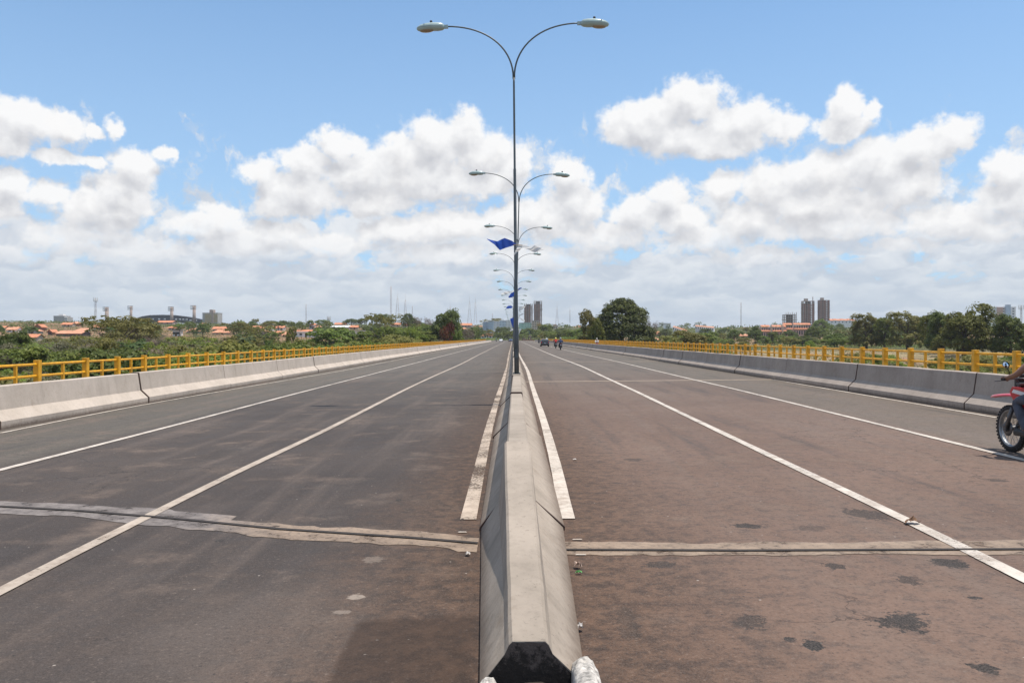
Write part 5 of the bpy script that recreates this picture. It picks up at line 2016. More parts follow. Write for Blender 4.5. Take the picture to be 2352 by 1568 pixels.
floodlight(245.5, 705, 741, 1000, 2.2, "pale floodlight shaft, leftmost of the four by the stadium")
floodlight(301, 702.5, 735, 1060, 1.6, "floodlight tower above the stadium roof's left half")
floodlight(394.5, 704.5, 737, 990, 1.8, "floodlight tower in front of the stadium roof's right half")
floodlight(446, 701.5, 737, 1010, 1.9, "rightmost floodlight tower, beside the ochre apartment block")


def mast(x, ytop, ybase, Y, wb, wt, label, head=False, spire=0.0):
    X, _, Z = P(x, ybase, Y)
    h = (ybase - ytop) * Y / F
    root = empty("telecom_mast", (X, Y, Z), label=label, cat="mast", group="telecom masts on the skyline")
    hb = h * (1 - spire)
    m = MB()
    cs = [(-1, -1), (1, -1), (1, 1), (-1, 1)]
    n = max(5, int(hb / 5))
    r_ = .055 + .00006 * Y
    for (a, b_) in cs:
        m.tube([(a * wb, b_ * wb, -6), (a * wb, b_ * wb, 0), (a * lerp(wb, wt, .6), b_ * lerp(wb, wt, .6), hb * .5), (a * wt, b_ * wt, hb)], r_, 4)
    for i in range(n):
        t0, t1 = i / n, (i + 1) / n
        f_ = lambda t: lerp(wb, lerp(wb, wt, .6), t * 2) if t < .5 else lerp(lerp(wb, wt, .6), wt, t * 2 - 1)
        w0, w1 = f_(t0), f_(t1)
        for k in range(4):
            a, b_ = cs[k], cs[(k + 1) % 4]
            m.tube([(a[0] * w0, a[1] * w0, t0 * hb), (b_[0] * w1, b_[1] * w1, t1 * hb)], r_ * .6, 3)
    m.build("lattice", M['mast'], root)
    if spire:
        m = MB()
        m.tube([(0, 0, hb - 1), (0, 0, h)], [r_ * 1.2, r_ * .7], 5)
        m.build("spire", M['mast'], root)
    if head:
        m = MB()
        for k in range(6):
            a = k * math.pi / 3
            M4 = Matrix.Translation((math.cos(a) * 1.9, math.sin(a) * 1.9, 0)) @ Matrix.Rotation(a, 4, 'Z')
            m.box(-.15, .15, -.35, .35, h - 3.2, h + .6, 0, M4)
        m.lathe([(.2, h - 2.2), (2.0, h - 2.2), (2.0, h - 1.9), (.2, h - 1.9)], 10)
        m.build("antenna", M['sheet'], root)
    return root


mast(219.5, 685, 742, 800, .8, .55, "slim telecom mast with antenna head left of the stadium", True)
mast(898, 657, 724, 1500, 1.1, 1.0, "tallest skyline mast, slender, above the feathery tree")
mast(913, 668, 724, 1500, 3.2, .7, "tapering lattice mast just right of the tallest one", spire=.28)
mast(931, 674, 722, 1500, 2.2, .6, "smaller lattice mast, third right of the tallest one", spire=.3)
mast(947, 703, 722, 1600, .7, .4, "faint short mast right of the three lattice masts")
mast(1034, 694, 720, 1500, 1.3, .5, "short mast rising behind the dark leafy tree", spire=.4)
mast(1078.5, 678, 735, 1500, 3.2, .7, "left of two tapering masts left of the lamps", spire=.28)
mast(1092, 678, 737, 1500, 2.6, .7, "right of two tapering masts left of the lamps", spire=.28)
mast(1131, 719, 737, 1700, .6, .4, "faint mast above the blue-grey apartment block")
mast(703, 698, 748, 1400, .45, .4, "hair-thin mast above the long orange-roofed house")
mast(755.5, 728, 740, 900, .9, .7, "small mast with dishes beside the ridge house", True)
mast(1279.5, 694, 738, 1500, 2.2, .6, "lattice mast right of the unfinished twin towers", spire=.3)
mast(1309, 704, 735, 1600, .9, .5, "thin mast between the twin towers and the mango tree", spire=.3)
mast(1702, 694, 742, 1500, .45, .4, "hair-thin mast above the right ridge houses")
mast(1866.7, 681, 692, 1055, .5, .3, "thin aerial on top of the wider unfinished right tower")
mast(2345.5, 702, 736, 700, .6, .45, "mast with antennas at the right photo edge", True)
# ------------------------------------------------------------------ single trees the photo shows
def special(kind, cm, tm):
    PROTO[kind] = [(cm, tm)]


special('greatmango', crown("crown", [(-.3, 0, 9.2, 5.4, 5.2, 6.0), (-4.2, .5, 7.3, 3.0, 3.6, 4.6), (4.3, 0, 8.6, 2.8, 3.5, 4.2), (6.6, 0, 4.4, 3.0, 3.4, 3.4), (-4.4, -1, 4.0, 3.6, 3.6, 3.4), (0, -3.4, 5.2, 5.4, 3, 4.2),
                                      (.4, 0, 13.2, 2.8, 2.6, 2.0), (-2.6, -.5, 11.4, 2.4, 2.4, 2.2), (3.2, -.5, 11.6, 1.9, 2.2, 1.9), (5.3, -1, 10.6, 1.3, 1.6, 1.8), (2.5, -3, 8, 3, 2.4, 3), (-2.5, -3.5, 2.6, 4.6, 2.6, 2.8), (3.2, -3.5, 2.4, 4.6, 2.6, 2.8), (-6.2, -.5, 2.6, 2.6, 2.6, 2.8), (7.6, -.5, 2.2, 2.4, 2.6, 2.4)],
                              900, 26000, 1.2, .60, LM['deepmango'], fill=.30), trunk_mesh(10, .55, 6, 4.5, M['bark']))
for nm_, mt_ in (('sparse', 'mango'), ('sparse', 'olive')):
    lob = rnd_lobes(12, 5.4, 5.5, 5.0, .7, (.28, .48)) + [(3.1 * math.cos(q), 3.1 * math.sin(q), 2.0, 2.0, 2.0, 1.9) for q in (0.3, 1.5, 2.8, 4.1, 5.4)]
    proto('sparse', crown("crown", lob, 330, 9500, .85, .50, LM['mango' if nm_ == 'sparse' and mt_ == 'mango' else 'olive'], fill=.25), trunk_mesh(9, .34, 7, 4.2, M['bark']))
proto('bigleafy', crown("crown", rnd_lobes(11, 5.6, 5.4, 5.2, .6, (.34, .54)) + [(3.3 * math.cos(q), 3.3 * math.sin(q), 2.0, 2.2, 2.2, 2.0) for q in (0.1, 1.3, 2.6, 3.9, 5.1)], 420, 13000, 1.0, .54, LM['dark'], fill=.15), trunk_mesh(9, .4, 6, 4, M['bark']))
proto('bigleafy', crown("crown", rnd_lobes(11, 5.6, 5.4, 5.2, .65, (.34, .52)) + [(3.3 * math.cos(q), 3.3 * math.sin(q), 2.0, 2.2, 2.2, 2.0) for q in (0.6, 1.9, 3.1, 4.4, 5.7)], 420, 13000, 1.0, .54, LM['mango'], fill=.15), trunk_mesh(9, .4, 6, 4, M['bark']))

KN = {'round': (10, 11), 'roundgreen': (10, 10.5), 'loose': (10, 10.4), 'umbrella': (10, 10.5), 'tiered': (10, 9.6), 'rusttree': (9.5, 9), 'yellowtree': (9, 9), 'baretree': (10, 10.4), 'sparse': (11, 11), 'bigleafy': (11, 11.6),
      'greatmango': (15.2, 17), 'bush': (3.7, 5.4), 'limebush': (3.5, 5.5), 'darkbush': (3.9, 5.4), 'olivebush': (3.6, 5.5), 'greybush': (3.8, 5.3), 'twigbush': (3.9, 5.3)}


def tp(kind, px, ytop, Y, w, label=None, **kw):
    if kind == 'palm':
        X = (px - VX) / F * Y
        zg = T(X, Y)
        ztop = H - (ytop - VY) / F * Y
        v = kw.pop('var', 0)
        s = max(.5, (ztop - zg) / (5.6 if v == 0 else 7.0))
        return plant('palm', X, Y, zg, s, s, label=label, var=v, **kw)
    nh, nw = KN[kind]
    return plant_px(kind, px, ytop, Y, w, nh, nw, label=label, **kw)


tp('greatmango', 1428, 690, 230, 134, "huge dark domed mango tree behind the right railing", rz=0)
tp('sparse', 1356, 709, 222, 62, "lighter ragged tree at the left side of the great mango tree", var=1)
tp('bigleafy', 1372, 735, 218, 44, "low dense tree at the left foot of the great mango tree", var=1)
tp('baretree', 1483, 725, 330, 34, "pale leafless tree right of the great mango tree")
tp('baretree', 1502, 741, 330, 30, "lower leafless tree at the right foot of the great mango tree")
tp('sparse', 1588, 757, 190, 92, "airy olive tree behind the right railing below the terraced houses", var=1)
tp('loose', 1540, 768, 180, 62, "smaller airy olive tree between the mango and the airy olive one")
tp('round', 1735, 746, 430, 34, "dark rounded tree left of the pink apartment row")
tp('round', 1816, 756, 470, 30, "dark rounded tree in front of the pink apartment row")
tp('roundgreen', 1865, 750, 480, 34, "lighter rounded tree at the right end of the pink apartment row")
tp('roundgreen', 1774, 763, 430, 26, "small green tree in front of the pink row's left half")
tp('round', 1687, 756, 450, 32, "dark rounded tree above the low orange roof among bushes")
tp('roundgreen', 1890, 735, 640, 40, "broad dark tree below the slimmer unfinished right tower")
tp('limebush', 1860, 779, 250, 22, "small bright bush alone on the edge of the dry field")
tp('sparse', 1990, 719, 280, 84, "leftmost big tree on the dry field at right, airy and olive", var=1)
tp('sparse', 2032, 727, 276, 62, "ragged olive tree right of the leftmost field tree", var=0)
tp('sparse', 2084, 714, 262, 92, "tall ragged field tree in the middle of the right group", var=1)
tp('sparse', 2140, 721, 240, 60, "narrow tree left of the largest tree at right", var=0)
tp('bigleafy', 2215, 704, 205, 128, "largest dark tree of the group at the right", var=1)
tp('bigleafy', 2168, 716, 222, 76, "dark leafy tree joined to the left of the largest right tree", var=0)
tp('bigleafy', 2322, 722, 195, 84, "bright leafy tree at the right photo edge below the white tower", var=0)
tp('bigleafy', 2396, 712, 195, 120, "leafy tree cut by the right photo edge", var=1)
# left side
tp('bigleafy', 22, 761, 120, 96, "dense dark green tree at the left photo edge", var=0)
tp('umbrella', 268, 727, 150, 150, "wide feathery flat-topped tree in front of the stadium", rz=.4, var=0)
tp('umbrella', 322, 731, 158, 120, "right half of the wide feathery crown before the stadium", rz=2.1, var=1)
tp('sparse', 222, 776, 84, 104, "broad olive tree left below the wide feathery tree", var=1)
tp('palm', 300, 770, 118, 50, "low palm in front of the feathery tree's trunks", var=0)
tp('palm', 284, 786, 104, 50, "young palm left of the low palm, fronds drooping", var=0)
tp('twigbush', 268, 796, 92, 64, "tangle of dead grey branches below the feathery tree")
tp('limebush', 376, 781, 110, 92, "big bright green bush right of the feathery tree")
tp('limebush', 420, 786, 118, 84, "bright green bush, farther right of the feathery tree")
tp('limebush', 400, 806, 74, 100, "nearer bright green bush below the big bright green one")
tp('umbrella', 555, 741, 300, 84, "olive flat-topped tree above the left palms", var=1)
tp('umbrella', 596, 750, 290, 60, "olive flat-topped tree left of the large white house", var=0)
tp('palm', 563, 764, 150, 50, "taller palm of the pair behind the left railing", var=1)
tp('palm', 549, 782, 140, 50, "shorter palm of the pair behind the left railing", var=0)
for i, (px, yt, w, Y) in enumerate([(452, 778, 60, 165), (486, 777, 66, 170), (520, 776, 62, 160), (470, 790, 60, 120), (690, 782, 66, 180), (655, 783, 60, 190), (720, 786, 60, 190), (930, 770, 60, 240), (968, 773, 60, 240)]):
    tp('twigbush' if i % 3 else 'greybush', px, yt, Y, w)
tp('loose', 669, 748, 190, 34, "thin tall half-bare tree in front of the long orange-roofed house")
tp('darkbush', 625, 776, 150, 40, "small dark tree behind the left railing before the maroon wall")
tp('round', 623, 736, 640, 30, "round dark tree on the ridge right of the large white house")
tp('round', 651.5, 737, 660, 22, "second round dark tree on the ridge, smaller one")
tp('loose', 587, 731.5, 700, 22, "layered dark tree on the ridge above the large white house")
tp('round', 744, 734, 640, 34, "round dark tree on the ridge left of the steep-roofed brick house")
tp('round', 807, 731.5, 640, 38, "broad dark tree on the ridge behind the white street front")
tp('round', 831, 730.5, 640, 22, "narrow dark tree on the ridge, right of the broad one")
tp('round', 745.4, 750, 480, 44, "dark round tree in front of the white-roofed shed")
tp('round', 937, 717, 560, 32, "dark round tree below the smaller lattice mast")
tp('round', 875, 720, 600, 34, "dark crown rising behind the feathery flat-topped tree")
tp('umbrella', 884, 722, 300, 86, "feathery flat-topped yellow-green tree below the tallest mast", var=0, rz=1)
tp('tiered', 880, 744, 225, 80, "bright green layered tree left of centre behind the railing", var=0)
tp('tiered', 838, 758, 235, 66, "duller layered tree left of the bright layered one", var=1)
tp('limebush', 951, 747, 230, 56, "tall yellow-green bamboo-like bush left of the dark leafy tree")
tp('limebush', 985, 752, 240, 44, "yellow-green bush touching the dark leafy tree")
tp('bigleafy', 1022, 712, 238, 84, "big dark leafy tree left of the lamps, part of it dried out", var=0)
tp('rusttree', 1030, 741, 228, 24, "rust-red dried crown in front of the big dark leafy tree")
tp('rusttree', 1019, 753, 226, 22, "lower rust-red dried branch mass before the dark leafy tree")
tp('rusttree', 921, 757, 260, 40, "small reddish dry tree left of the yellow-green bushes")
tp('baretree', 957, 728, 560, 34, "bare brownish tree right of the dark round one under the masts")
tp('baretree', 984, 731, 560, 30, "bare brownish tree left of the big dark leafy tree")
tp('bush', 1042, 753, 232, 44, "grey-green bush at the right foot of the dark leafy tree")
tp('greybush', 1000, 772, 215, 66)
tp('baretree', 1076, 754, 300, 44, "leafless brown tree in front of the pink house")
# the end of the road
tp('yellowtree', 1240, 739, 800, 12, "small yellow-flowering tree beside the cream apartment block")
tp('umbrella', 1138, 731, 900, 52, "flat-topped tree above the pale apartment row", var=1)
tp('roundgreen', 1250, 746, 680, 34)
tp('round', 1214, 753, 700, 34)
tp('roundgreen', 1304, 757, 520, 60, "wide green tree on the slope left of the great mango tree")
tp('roundgreen', 1270, 760, 560, 40)
tp('bush', 1200, 766, 600, 34)
tp('bush', 1150, 762, 640, 34)
tp('round', 1158, 750, 700, 34)
tp('loose', 1120, 756, 620, 34)
tp('round', 1098, 758, 600, 34)
tp('roundgreen', 1176, 758, 640, 34)
tp('roundgreen', 1340, 752, 420, 54)
tp('roundgreen', 1235, 764, 620, 30)

# ------------------------------------------------------------------ scattered bushes and trees
def blocked(px, ytop, ybot, w, Y):
    for (x0, x1, a, b_, d) in HRECT:
        if Y < d + 4 and px + w * .42 > x0 and px - w * .42 < x1 and ytop < b_ - (b_ - a) * .22 and ybot > a:
            return True
    return False


def scatter(n, xr, Yr, kinds, hr, wr, keep_px=None, allow=0.16, ylim=None):
    made = 0
    for _ in range(n * 14):
        if made >= n:
            break
        px = random.uniform(*xr)
        Y = math.exp(random.uniform(math.log(Yr[0]), math.log(Yr[1])))
        X = (px - VX) / F * Y
        if abs(X - .3) < (19 if Y < 400 else 22) and Y < 560:
            continue
        kind = random.choices([k for k, _ in kinds], [q for _, q in kinds])[0]
        h = random.uniform(*hr)
        zg = T(X, Y)
        nh, nw = KN[kind]
        wm = h * random.uniform(*wr)
        wpx = wm / Y * F
        ytop = VY - (zg + h - H) / Y * F
        ybot = VY - (zg - H) / Y * F
        if ylim and ytop < ylim(px):
            continue
        if blocked(px, ytop, ybot, wpx, Y) and random.random() > allow:
            continue
        plant(kind, X, Y, zg, wm / nw, h / nh)
        made += 1


# thick scrub on the left bank, close to the bridge
scatter(34, (-120, 560), (34, 62), [('bush', 4), ('olivebush', 4), ('darkbush', 2), ('greybush', 2), ('limebush', 1)], (3.0, 4.4), (1.1, 1.8), ylim=lambda x: 800)
scatter(46, (-60, 800), (60, 120), [('bush', 4), ('olivebush', 4), ('darkbush', 2), ('greybush', 3), ('limebush', 2), ('twigbush', 2)], (4.2, 6.4), (1.1, 1.7), ylim=lambda x: 778)
scatter(56, (-20, 1080), (115, 240), [('bush', 4), ('olivebush', 5), ('darkbush', 1), ('greybush', 5), ('limebush', 3), ('twigbush', 3)], (4.6, 7.6), (1.1, 1.7), ylim=lambda x: 766)
scatter(66, (-20, 1100), (230, 430), [('loose', 2), ('olivebush', 5), ('greybush', 4), ('bush', 4), ('limebush', 2), ('umbrella', 1)], (4.2, 7.2), (1.1, 1.8), ylim=lambda x: 758)
scatter(14, (-20, 1000), (170, 330), [('loose', 3), ('tiered', 2), ('roundgreen', 2), ('umbrella', 1)], (7.0, 9.5), (1.0, 1.5), ylim=lambda x: 752)
# trees between the houses on the left hillside
scatter(88, (-30, 1100), (400, 800), [('round', 7), ('roundgreen', 5), ('loose', 2), ('tiered', 1)], (5.0, 9.5), (.85, 1.2), ylim=lambda x: 735)
# wooded slope beyond the end of the road
scatter(22, (1070, 1370), (600, 900), [('round', 4), ('roundgreen', 5), ('loose', 3), ('tiered', 1)], (6, 9), (1.0, 1.5), ylim=lambda x: 736)
scatter(18, (1215, 1350), (330, 600), [('bush', 3), ('roundgreen', 3), ('olivebush', 2)], (4.5, 7), (1.1, 1.6), ylim=lambda x: 755)
# right hillside and fields
scatter(44, (1480, 2380), (460, 850), [('round', 5), ('roundgreen', 4), ('loose', 3)], (5.5, 9.0), (1.0, 1.6), ylim=lambda x: 736)
scatter(60, (1480, 2100), (300, 480), [('bush', 4), ('limebush', 3), ('roundgreen', 2), ('loose', 2), ('darkbush', 2)], (3.5, 6.5), (1.2, 2.2), ylim=lambda x: 762)
scatter(12, (1400, 1760), (150, 270), [('bush', 3), ('olivebush', 3), ('limebush', 2)], (3.0, 5.0), (1.2, 1.8), ylim=lambda x: 783)
scatter(60, (1560, 2460), (48, 125), [('bush', 4), ('limebush', 2), ('olivebush', 2), ('greybush', 2)], (3.0, 4.7), (1.1, 1.7), ylim=lambda x: 806)
scatter(16, (1900, 2460), (90, 170), [('bush', 3), ('limebush', 1), ('olivebush', 3), ('greybush', 2)], (2.0, 3.4), (1.2, 1.9), ylim=lambda x: 795)

# ------------------------------------------------------------------ undergrowth and far woods
def carpet(name, n, xr, Yr, size, hmax, mat, avoid_field=False, dens=None):
    px = RNG.uniform(xr[0], xr[1], n)
    Y = np.exp(RNG.uniform(math.log(Yr[0]), math.log(Yr[1]), n))
    X = (px - VX) / F * Y
    ok = (np.abs(X - .3) > 15.0) | (Y > 690)
    if avoid_field:
        pat = np.sin(X * .09 + 1) * np.sin(Y * .05) + np.sin(X * .031 + Y * .043)
        ok &= ~((Y > 85) & (Y < 300) & (X > 25) & (pat < 0.9)) & (pat > -.4)
    X, Y = X[ok], Y[ok]
    Z = np.array([T(x, y) for x, y in zip(X, Y)])
    pat = 0.5 + 0.5 * np.sin(X * .21 + 1.7) * np.sin(Y * .13 + .4)
    Z = Z + RNG.random(len(X)) ** 1.3 * hmax * (0.35 + .65 * pat)
    N_ = RNG.normal(size=(len(X), 3)) * .8 + np.array([0, -.2, .9])
    N_ /= np.linalg.norm(N_, axis=1, keepdims=True)
    sz = size * (0.6 + Y / 130.0)
    me = quads_mesh(name, np.stack([X, Y, Z], 1), N_, sz, RNG.random(len(X)) * .6 + pat * .4, mat, .5)
    return mesh_obj(name, me, kind='stuff')


carpet("undergrowth", 26000, (-120, 1120), (30, 420), .22, 1.5, LM['olive'])
carpet("undergrowth", 16000, (-120, 1120), (30, 420), .22, 1.3, LM['grey'])
carpet("undergrowth", 14000, (1260, 2480), (34, 430), .20, .8, LM['mid'], True)
carpet("dry_grass", 16000, (1400, 2480), (34, 300), .13, .45, LM['grey'], False)
carpet("undergrowth", 9000, (1060, 1360), (430, 900), .30, 2.0, LM['mid'])
carpet("undergrowth", 16000, (-60, 1100), (300, 950), .22, 2.0, LM['mid'])
carpet("undergrowth", 14000, (1440, 2420), (300, 1000), .24, 1.8, LM['mid'])

n = 15000
a_ = np.radians(RNG.uniform(-40, 40, n))
r_ = RNG.uniform(1080, 1420, n)
X, Y = np.sin(a_) * r_, np.cos(a_) * r_
hum = 3.2 + 2.2 * np.sin(a_ * 61 + 1) * np.sin(a_ * 143 + r_ * .02) + 1.2 * np.sin(a_ * 317 + .7)
Z = np.array([T(x, y) for x, y in zip(X, Y)]) + RNG.random(n) ** .6 * np.maximum(hum, 1.2)
N_ = RNG.normal(size=(n, 3)) + np.array([0, -.6, .9])
N_ /= np.linalg.norm(N_, axis=1, keepdims=True)
mesh_obj("far_woods", quads_mesh("far_woods", np.stack([X, Y, Z], 1), N_, 2.3, RNG.random(n), LM['dark'], .6), kind='stuff')

# the small far trees past the first three hundred, as one mass
def woods(name, n, spans, mat):
    cl = []
    for xr, Yr, ylim, sh in spans:
        made = 0
        for _ in range(int(n * sh) * 12):
            if made >= n * sh:
                break
            px = random.uniform(*xr)
            Y = math.exp(random.uniform(math.log(Yr[0]), math.log(Yr[1])))
            X = (px - VX) / F * Y
            h = random.uniform(4.5, 8.5)
            zg = T(X, Y)
            ytop, ybot = VY - (zg + h - H) / Y * F, VY - (zg - H) / Y * F
            w = h * random.uniform(.85, 1.25)
            if ytop < ylim or (blocked(px, ytop, ybot, w / Y * F, Y) and random.random() > .1):
                continue
            cl.append((X, Y, zg, h, w))
            made += 1
    C_ = np.array(cl)
    per = 110
    idx = np.repeat(np.arange(len(C_)), per)
    d = RNG.normal(size=(len(idx), 3))
    d /= np.linalg.norm(d, axis=1, keepdims=True)
    d[:, 2] = np.where((d[:, 2] < -.2) & (RNG.random(len(idx)) < .6), -d[:, 2], d[:, 2])
    rr = RNG.uniform(.72, 1.06, len(idx)) * (1 + .18 * np.sin(d[:, 0] * 5 + idx) * np.cos(d[:, 2] * 6 + idx * 1.7))
    h, w = C_[idx, 3], C_[idx, 4]
    pts = np.stack([C_[idx, 0] + d[:, 0] * w / 2 * rr, C_[idx, 1] + d[:, 1] * w / 2 * rr, C_[idx, 2] + h * .56 + d[:, 2] * h * .44 * rr], 1)
    nn = d + RNG.normal(size=d.shape) * .5 + np.array([0, 0, .35])
    nn /= np.linalg.norm(nn, axis=1, keepdims=True)
    tint = np.clip(RNG.beta(2, 2, len(C_))[idx] * .6 + RNG.random(len(idx)) * .4, 0, 1)
    mesh_obj(name, quads_mesh(name, pts, nn, h * .17, tint, mat, .7), kind='stuff')


woods("far_woods", 250, [((-30, 1100), (440, 960), 736, .5), ((1070, 1370), (620, 1120), 737, .14), ((1480, 2400), (480, 1150), 737, .36)], LM['dark'])

# ------------------------------------------------------------------ labels for trees and bushes
ADJ = {'round': "dark rounded tree", 'roundgreen': "mid-green rounded tree", 'loose': "loose olive tree", 'umbrella': "flat-topped feathery tree", 'tiered': "layered green tree", 'rusttree': "rust-red dry tree",
       'yellowtree': "yellow tree", 'baretree': "leafless tree", 'sparse': "ragged tree", 'bigleafy': "leafy tree", 'bush': "green leafy bush", 'limebush': "yellow-green bush", 'darkbush': "dark green bush",
       'olivebush': "olive bush", 'greybush': "dry grey-green bush", 'twigbush': "bare brown bush", 'palm': "palm"}


def post_phrase(x, side):
    ys, X = (ys_l, -12.75) if side < 0 else (ys_r, 13.2)
    vis = [VX + X / q * F for q in ys if q > 9 and -5 < VX + X / q * F < 2357]
    k = min(range(len(vis)), key=lambda i: abs(vis[i] - x))
    return "behind the %s railing's %s visible post" % ("left" if side < 0 else "right", nth(k)), abs(vis[k] - x), k


groups = {}
for r_ in TREES:
    o = r_['o']
    nearby = r_['d'] < 300
    side = -1 if r_['x'] < VX else 1
    if not r_['label']:
        base = None
        if nearby:
            ph, dd, kk = post_phrase(r_['x'], side)
            if dd < 60 and kk < 45:
                base = "%s %s" % (ADJ[r_['kind']], ph)
        if base is None:
            lm = min(LANDMARKS, key=lambda L: abs(L[0] - r_['x']) + 1.5 * abs(L[1] - r_['y']))
            dx = r_['x'] - lm[0]
            if r_['d'] < lm[2] - 60 and abs(dx) < 30:
                rel = "in front of"
            elif r_['d'] > lm[2] + 60 and abs(dx) < 30:
                rel = "behind"
            else:
                rel = "left of" if dx < 0 else "right of"
            p_ = lm[3]
            base = "%s %s %s" % (ADJ[r_['kind']], rel, p_ if p_.startswith("the ") else "the " + p_)
        groups.setdefault(base, []).append(r_)
for base, L in groups.items():
    L.sort(key=lambda q: q['d'])
    for i, q in enumerate(L):
        pre = "" if len(L) == 1 else ("nearest " if i == 0 else "farthest " if i == len(L) - 1 else "%s nearest " % nth(i))
        q['label'] = " ".join((pre + base).split()[:16])
for r_ in TREES:
    k_ = r_['kind']
    tag(r_['o'], r_['label'], r_['cat'], "scrub bushes on both banks" if r_['cat'] == 'bush' else "palms on the left bank" if k_ == 'palm' else "trees around the bridge and on the hills")
# ------------------------------------------------------------------ people, motorcycles and cars
def baked_skin(name, joints, edges, mat, levels=1):
    """one continuous surface grown over a skeleton"""
    keys = list(joints)
    me = bpy.data.meshes.new(name)
    me.from_pydata([joints[k][0] for k in keys], [(keys.index(a), keys.index(b_)) for a, b_ in edges], [])
    o = bpy.data.objects.new(name, me)
    COL.objects.link(o)
    md = o.modifiers.new("skin", 'SKIN')
    md.use_smooth_shade = True
    for i, k in enumerate(keys):
        r_ = joints[k][1]
        sv_ = me.skin_vertices[0].data[i]
        sv_.radius = r_ if isinstance(r_, tuple) else (r_, r_)
        sv_.use_root = (i == 0)
    s_ = o.modifiers.new("sub", 'SUBSURF')
    s_.levels = levels
    s_.render_levels = levels
    bpy.context.view_layer.update()
    dg = bpy.context.evaluated_depsgraph_get()
    out = bpy.data.meshes.new_from_object(o.evaluated_get(dg))
    out.name = name
    bpy.data.objects.remove(o)
    out.materials.clear()
    out.materials.append(mat)
    out.polygons.foreach_set('use_smooth', [True] * len(out.polygons))
    return out


M['skin'] = simple("brown_skin", (0.22, 0.115, 0.075), 0.55, 0.08, 8, world=False)
M['jeans'] = simple("faded_jeans", (0.075, 0.085, 0.11), 0.9, 0.2, 14, world=False)
M['navy'] = simple("navy_jacket", (0.018, 0.035, 0.095), 0.85, 0.15, 10, world=False)
M['redshirt'] = simple("red_shirt", (0.42, 0.025, 0.02), 0.85, 0.12, 10, world=False)
M['whiteshirt'] = simple("white_shirt", (0.74, 0.73, 0.72), 0.85, 0.06, 10, world=False)
M['greenshirt'] = simple("green_shirt", (0.05, 0.20, 0.06), 0.85, 0.1, 10, world=False)
M['darkcloth'] = simple("dark_clothing", (0.028, 0.026, 0.028), 0.9, 0.2, 10, world=False)
M['maroonshorts'] = simple("maroon_shorts", (0.22, 0.03, 0.04), 0.85, 0.1, 10, world=False)
M['shoe'] = simple("dark_shoes", (0.03, 0.028, 0.026), 0.6, world=False)
M['helm_grey'] = simple("grey_helmet", (0.26, 0.27, 0.28), 0.25, 0.05, 3, coat=.5, world=False)
M['helm_yellow'] = simple("yellow_helmet", (0.72, 0.62, 0.12), 0.25, 0.05, 3, coat=.5, world=False)
M['helm_white'] = simple("white_helmet", (0.78, 0.78, 0.78), 0.25, 0.04, 3, coat=.5, world=False)
M['helm_black'] = simple("black_helmet", (0.02, 0.02, 0.022), 0.2, 0.04, 3, coat=.5, world=False)
M['hair'] = simple("black_hair", (0.012, 0.010, 0.009), 0.7, world=False)
M['tyre'] = simple("tyre_rubber", (0.022, 0.021, 0.021), 0.85, 0.2, 20, world=False)
M['alloy'] = simple("worn_alloy", (0.26, 0.27, 0.28), 0.45, 0.12, 10, metal=0.8, world=False)
M['steel'] = simple("dark_steel", (0.10, 0.10, 0.105), 0.45, 0.15, 10, metal=0.6, world=False)
M['redplastic'] = simple("red_plastic", (0.50, 0.018, 0.03), 0.35, 0.05, 5, coat=.3, world=False)
M['whiteplastic'] = simple("white_plastic", (0.72, 0.72, 0.73), 0.4, 0.05, 5, world=False)
M['blackplastic'] = simple("black_moulded_plastic", (0.018, 0.018, 0.02), 0.5, 0.1, 5, world=False)
M['mirror'] = simple("mirror_glass", (0.75, 0.80, 0.84), 0.04, 0.02, 3, metal=1.0, world=False)
M['taillight'] = simple("red_tail_lens", (0.45, 0.012, 0.012), 0.2, 0.05, 5, world=False)
M['headlens'] = simple("headlamp_lens", (0.70, 0.72, 0.74), 0.1, 0.05, 5, world=False)
M['plate'] = simple("pale_number_plate", (0.52, 0.53, 0.54), 0.5, 0.06, 20, world=False)
M['carblack'] = simple("black_car_paint", (0.012, 0.012, 0.014), 0.22, 0.05, 2, coat=1.0, world=False)
M['carwhite'] = simple("white_car_paint", (0.74, 0.74, 0.74), 0.3, 0.03, 2, coat=.8, world=False)
M['carblue'] = simple("blue_car_paint", (0.025, 0.045, 0.13), 0.25, 0.05, 2, coat=1.0, world=False)
M['carglass'] = simple("car_glass", (0.025, 0.030, 0.032), 0.06, 0.1, 2, world=False)


# -------- rider, sitting on the motorcycle (origin under the middle of the machine, facing +Y)
def hand_joints(J, E, tag_, base, wrist, side, grip_y, grip_z, gx):
    """palm and five fingers closed round the grip"""
    J['palm' + tag_] = ((gx + side * .0, grip_y - .035, grip_z + .018), (.030, .020))
    E.append((wrist, 'palm' + tag_))
    for i in range(4):
        x = gx + side * (-.033 + .022 * i)
        a, b_, c_ = ('f%s%d%s' % (tag_, i, q) for q in 'abc')
        L = (.9, 1.0, .97, .82)[i]
        J[a] = ((x, grip_y + .000, grip_z + .030), .0095)
        J[b_] = ((x, grip_y + .028 * L, grip_z + .012), .009)
        J[c_] = ((x, grip_y + .016 * L, grip_z - .022), .008)
        E += [('palm' + tag_, a), (a, b_), (b_, c_)]
    t0, t1 = 't%sa' % tag_, 't%sb' % tag_
    J[t0] = ((gx - side * .045, grip_y - .022, grip_z - .006), .010)
    J[t1] = ((gx - side * .035, grip_y + .010, grip_z - .026), .009)
    E += [('palm' + tag_, t0), (t0, t1)]


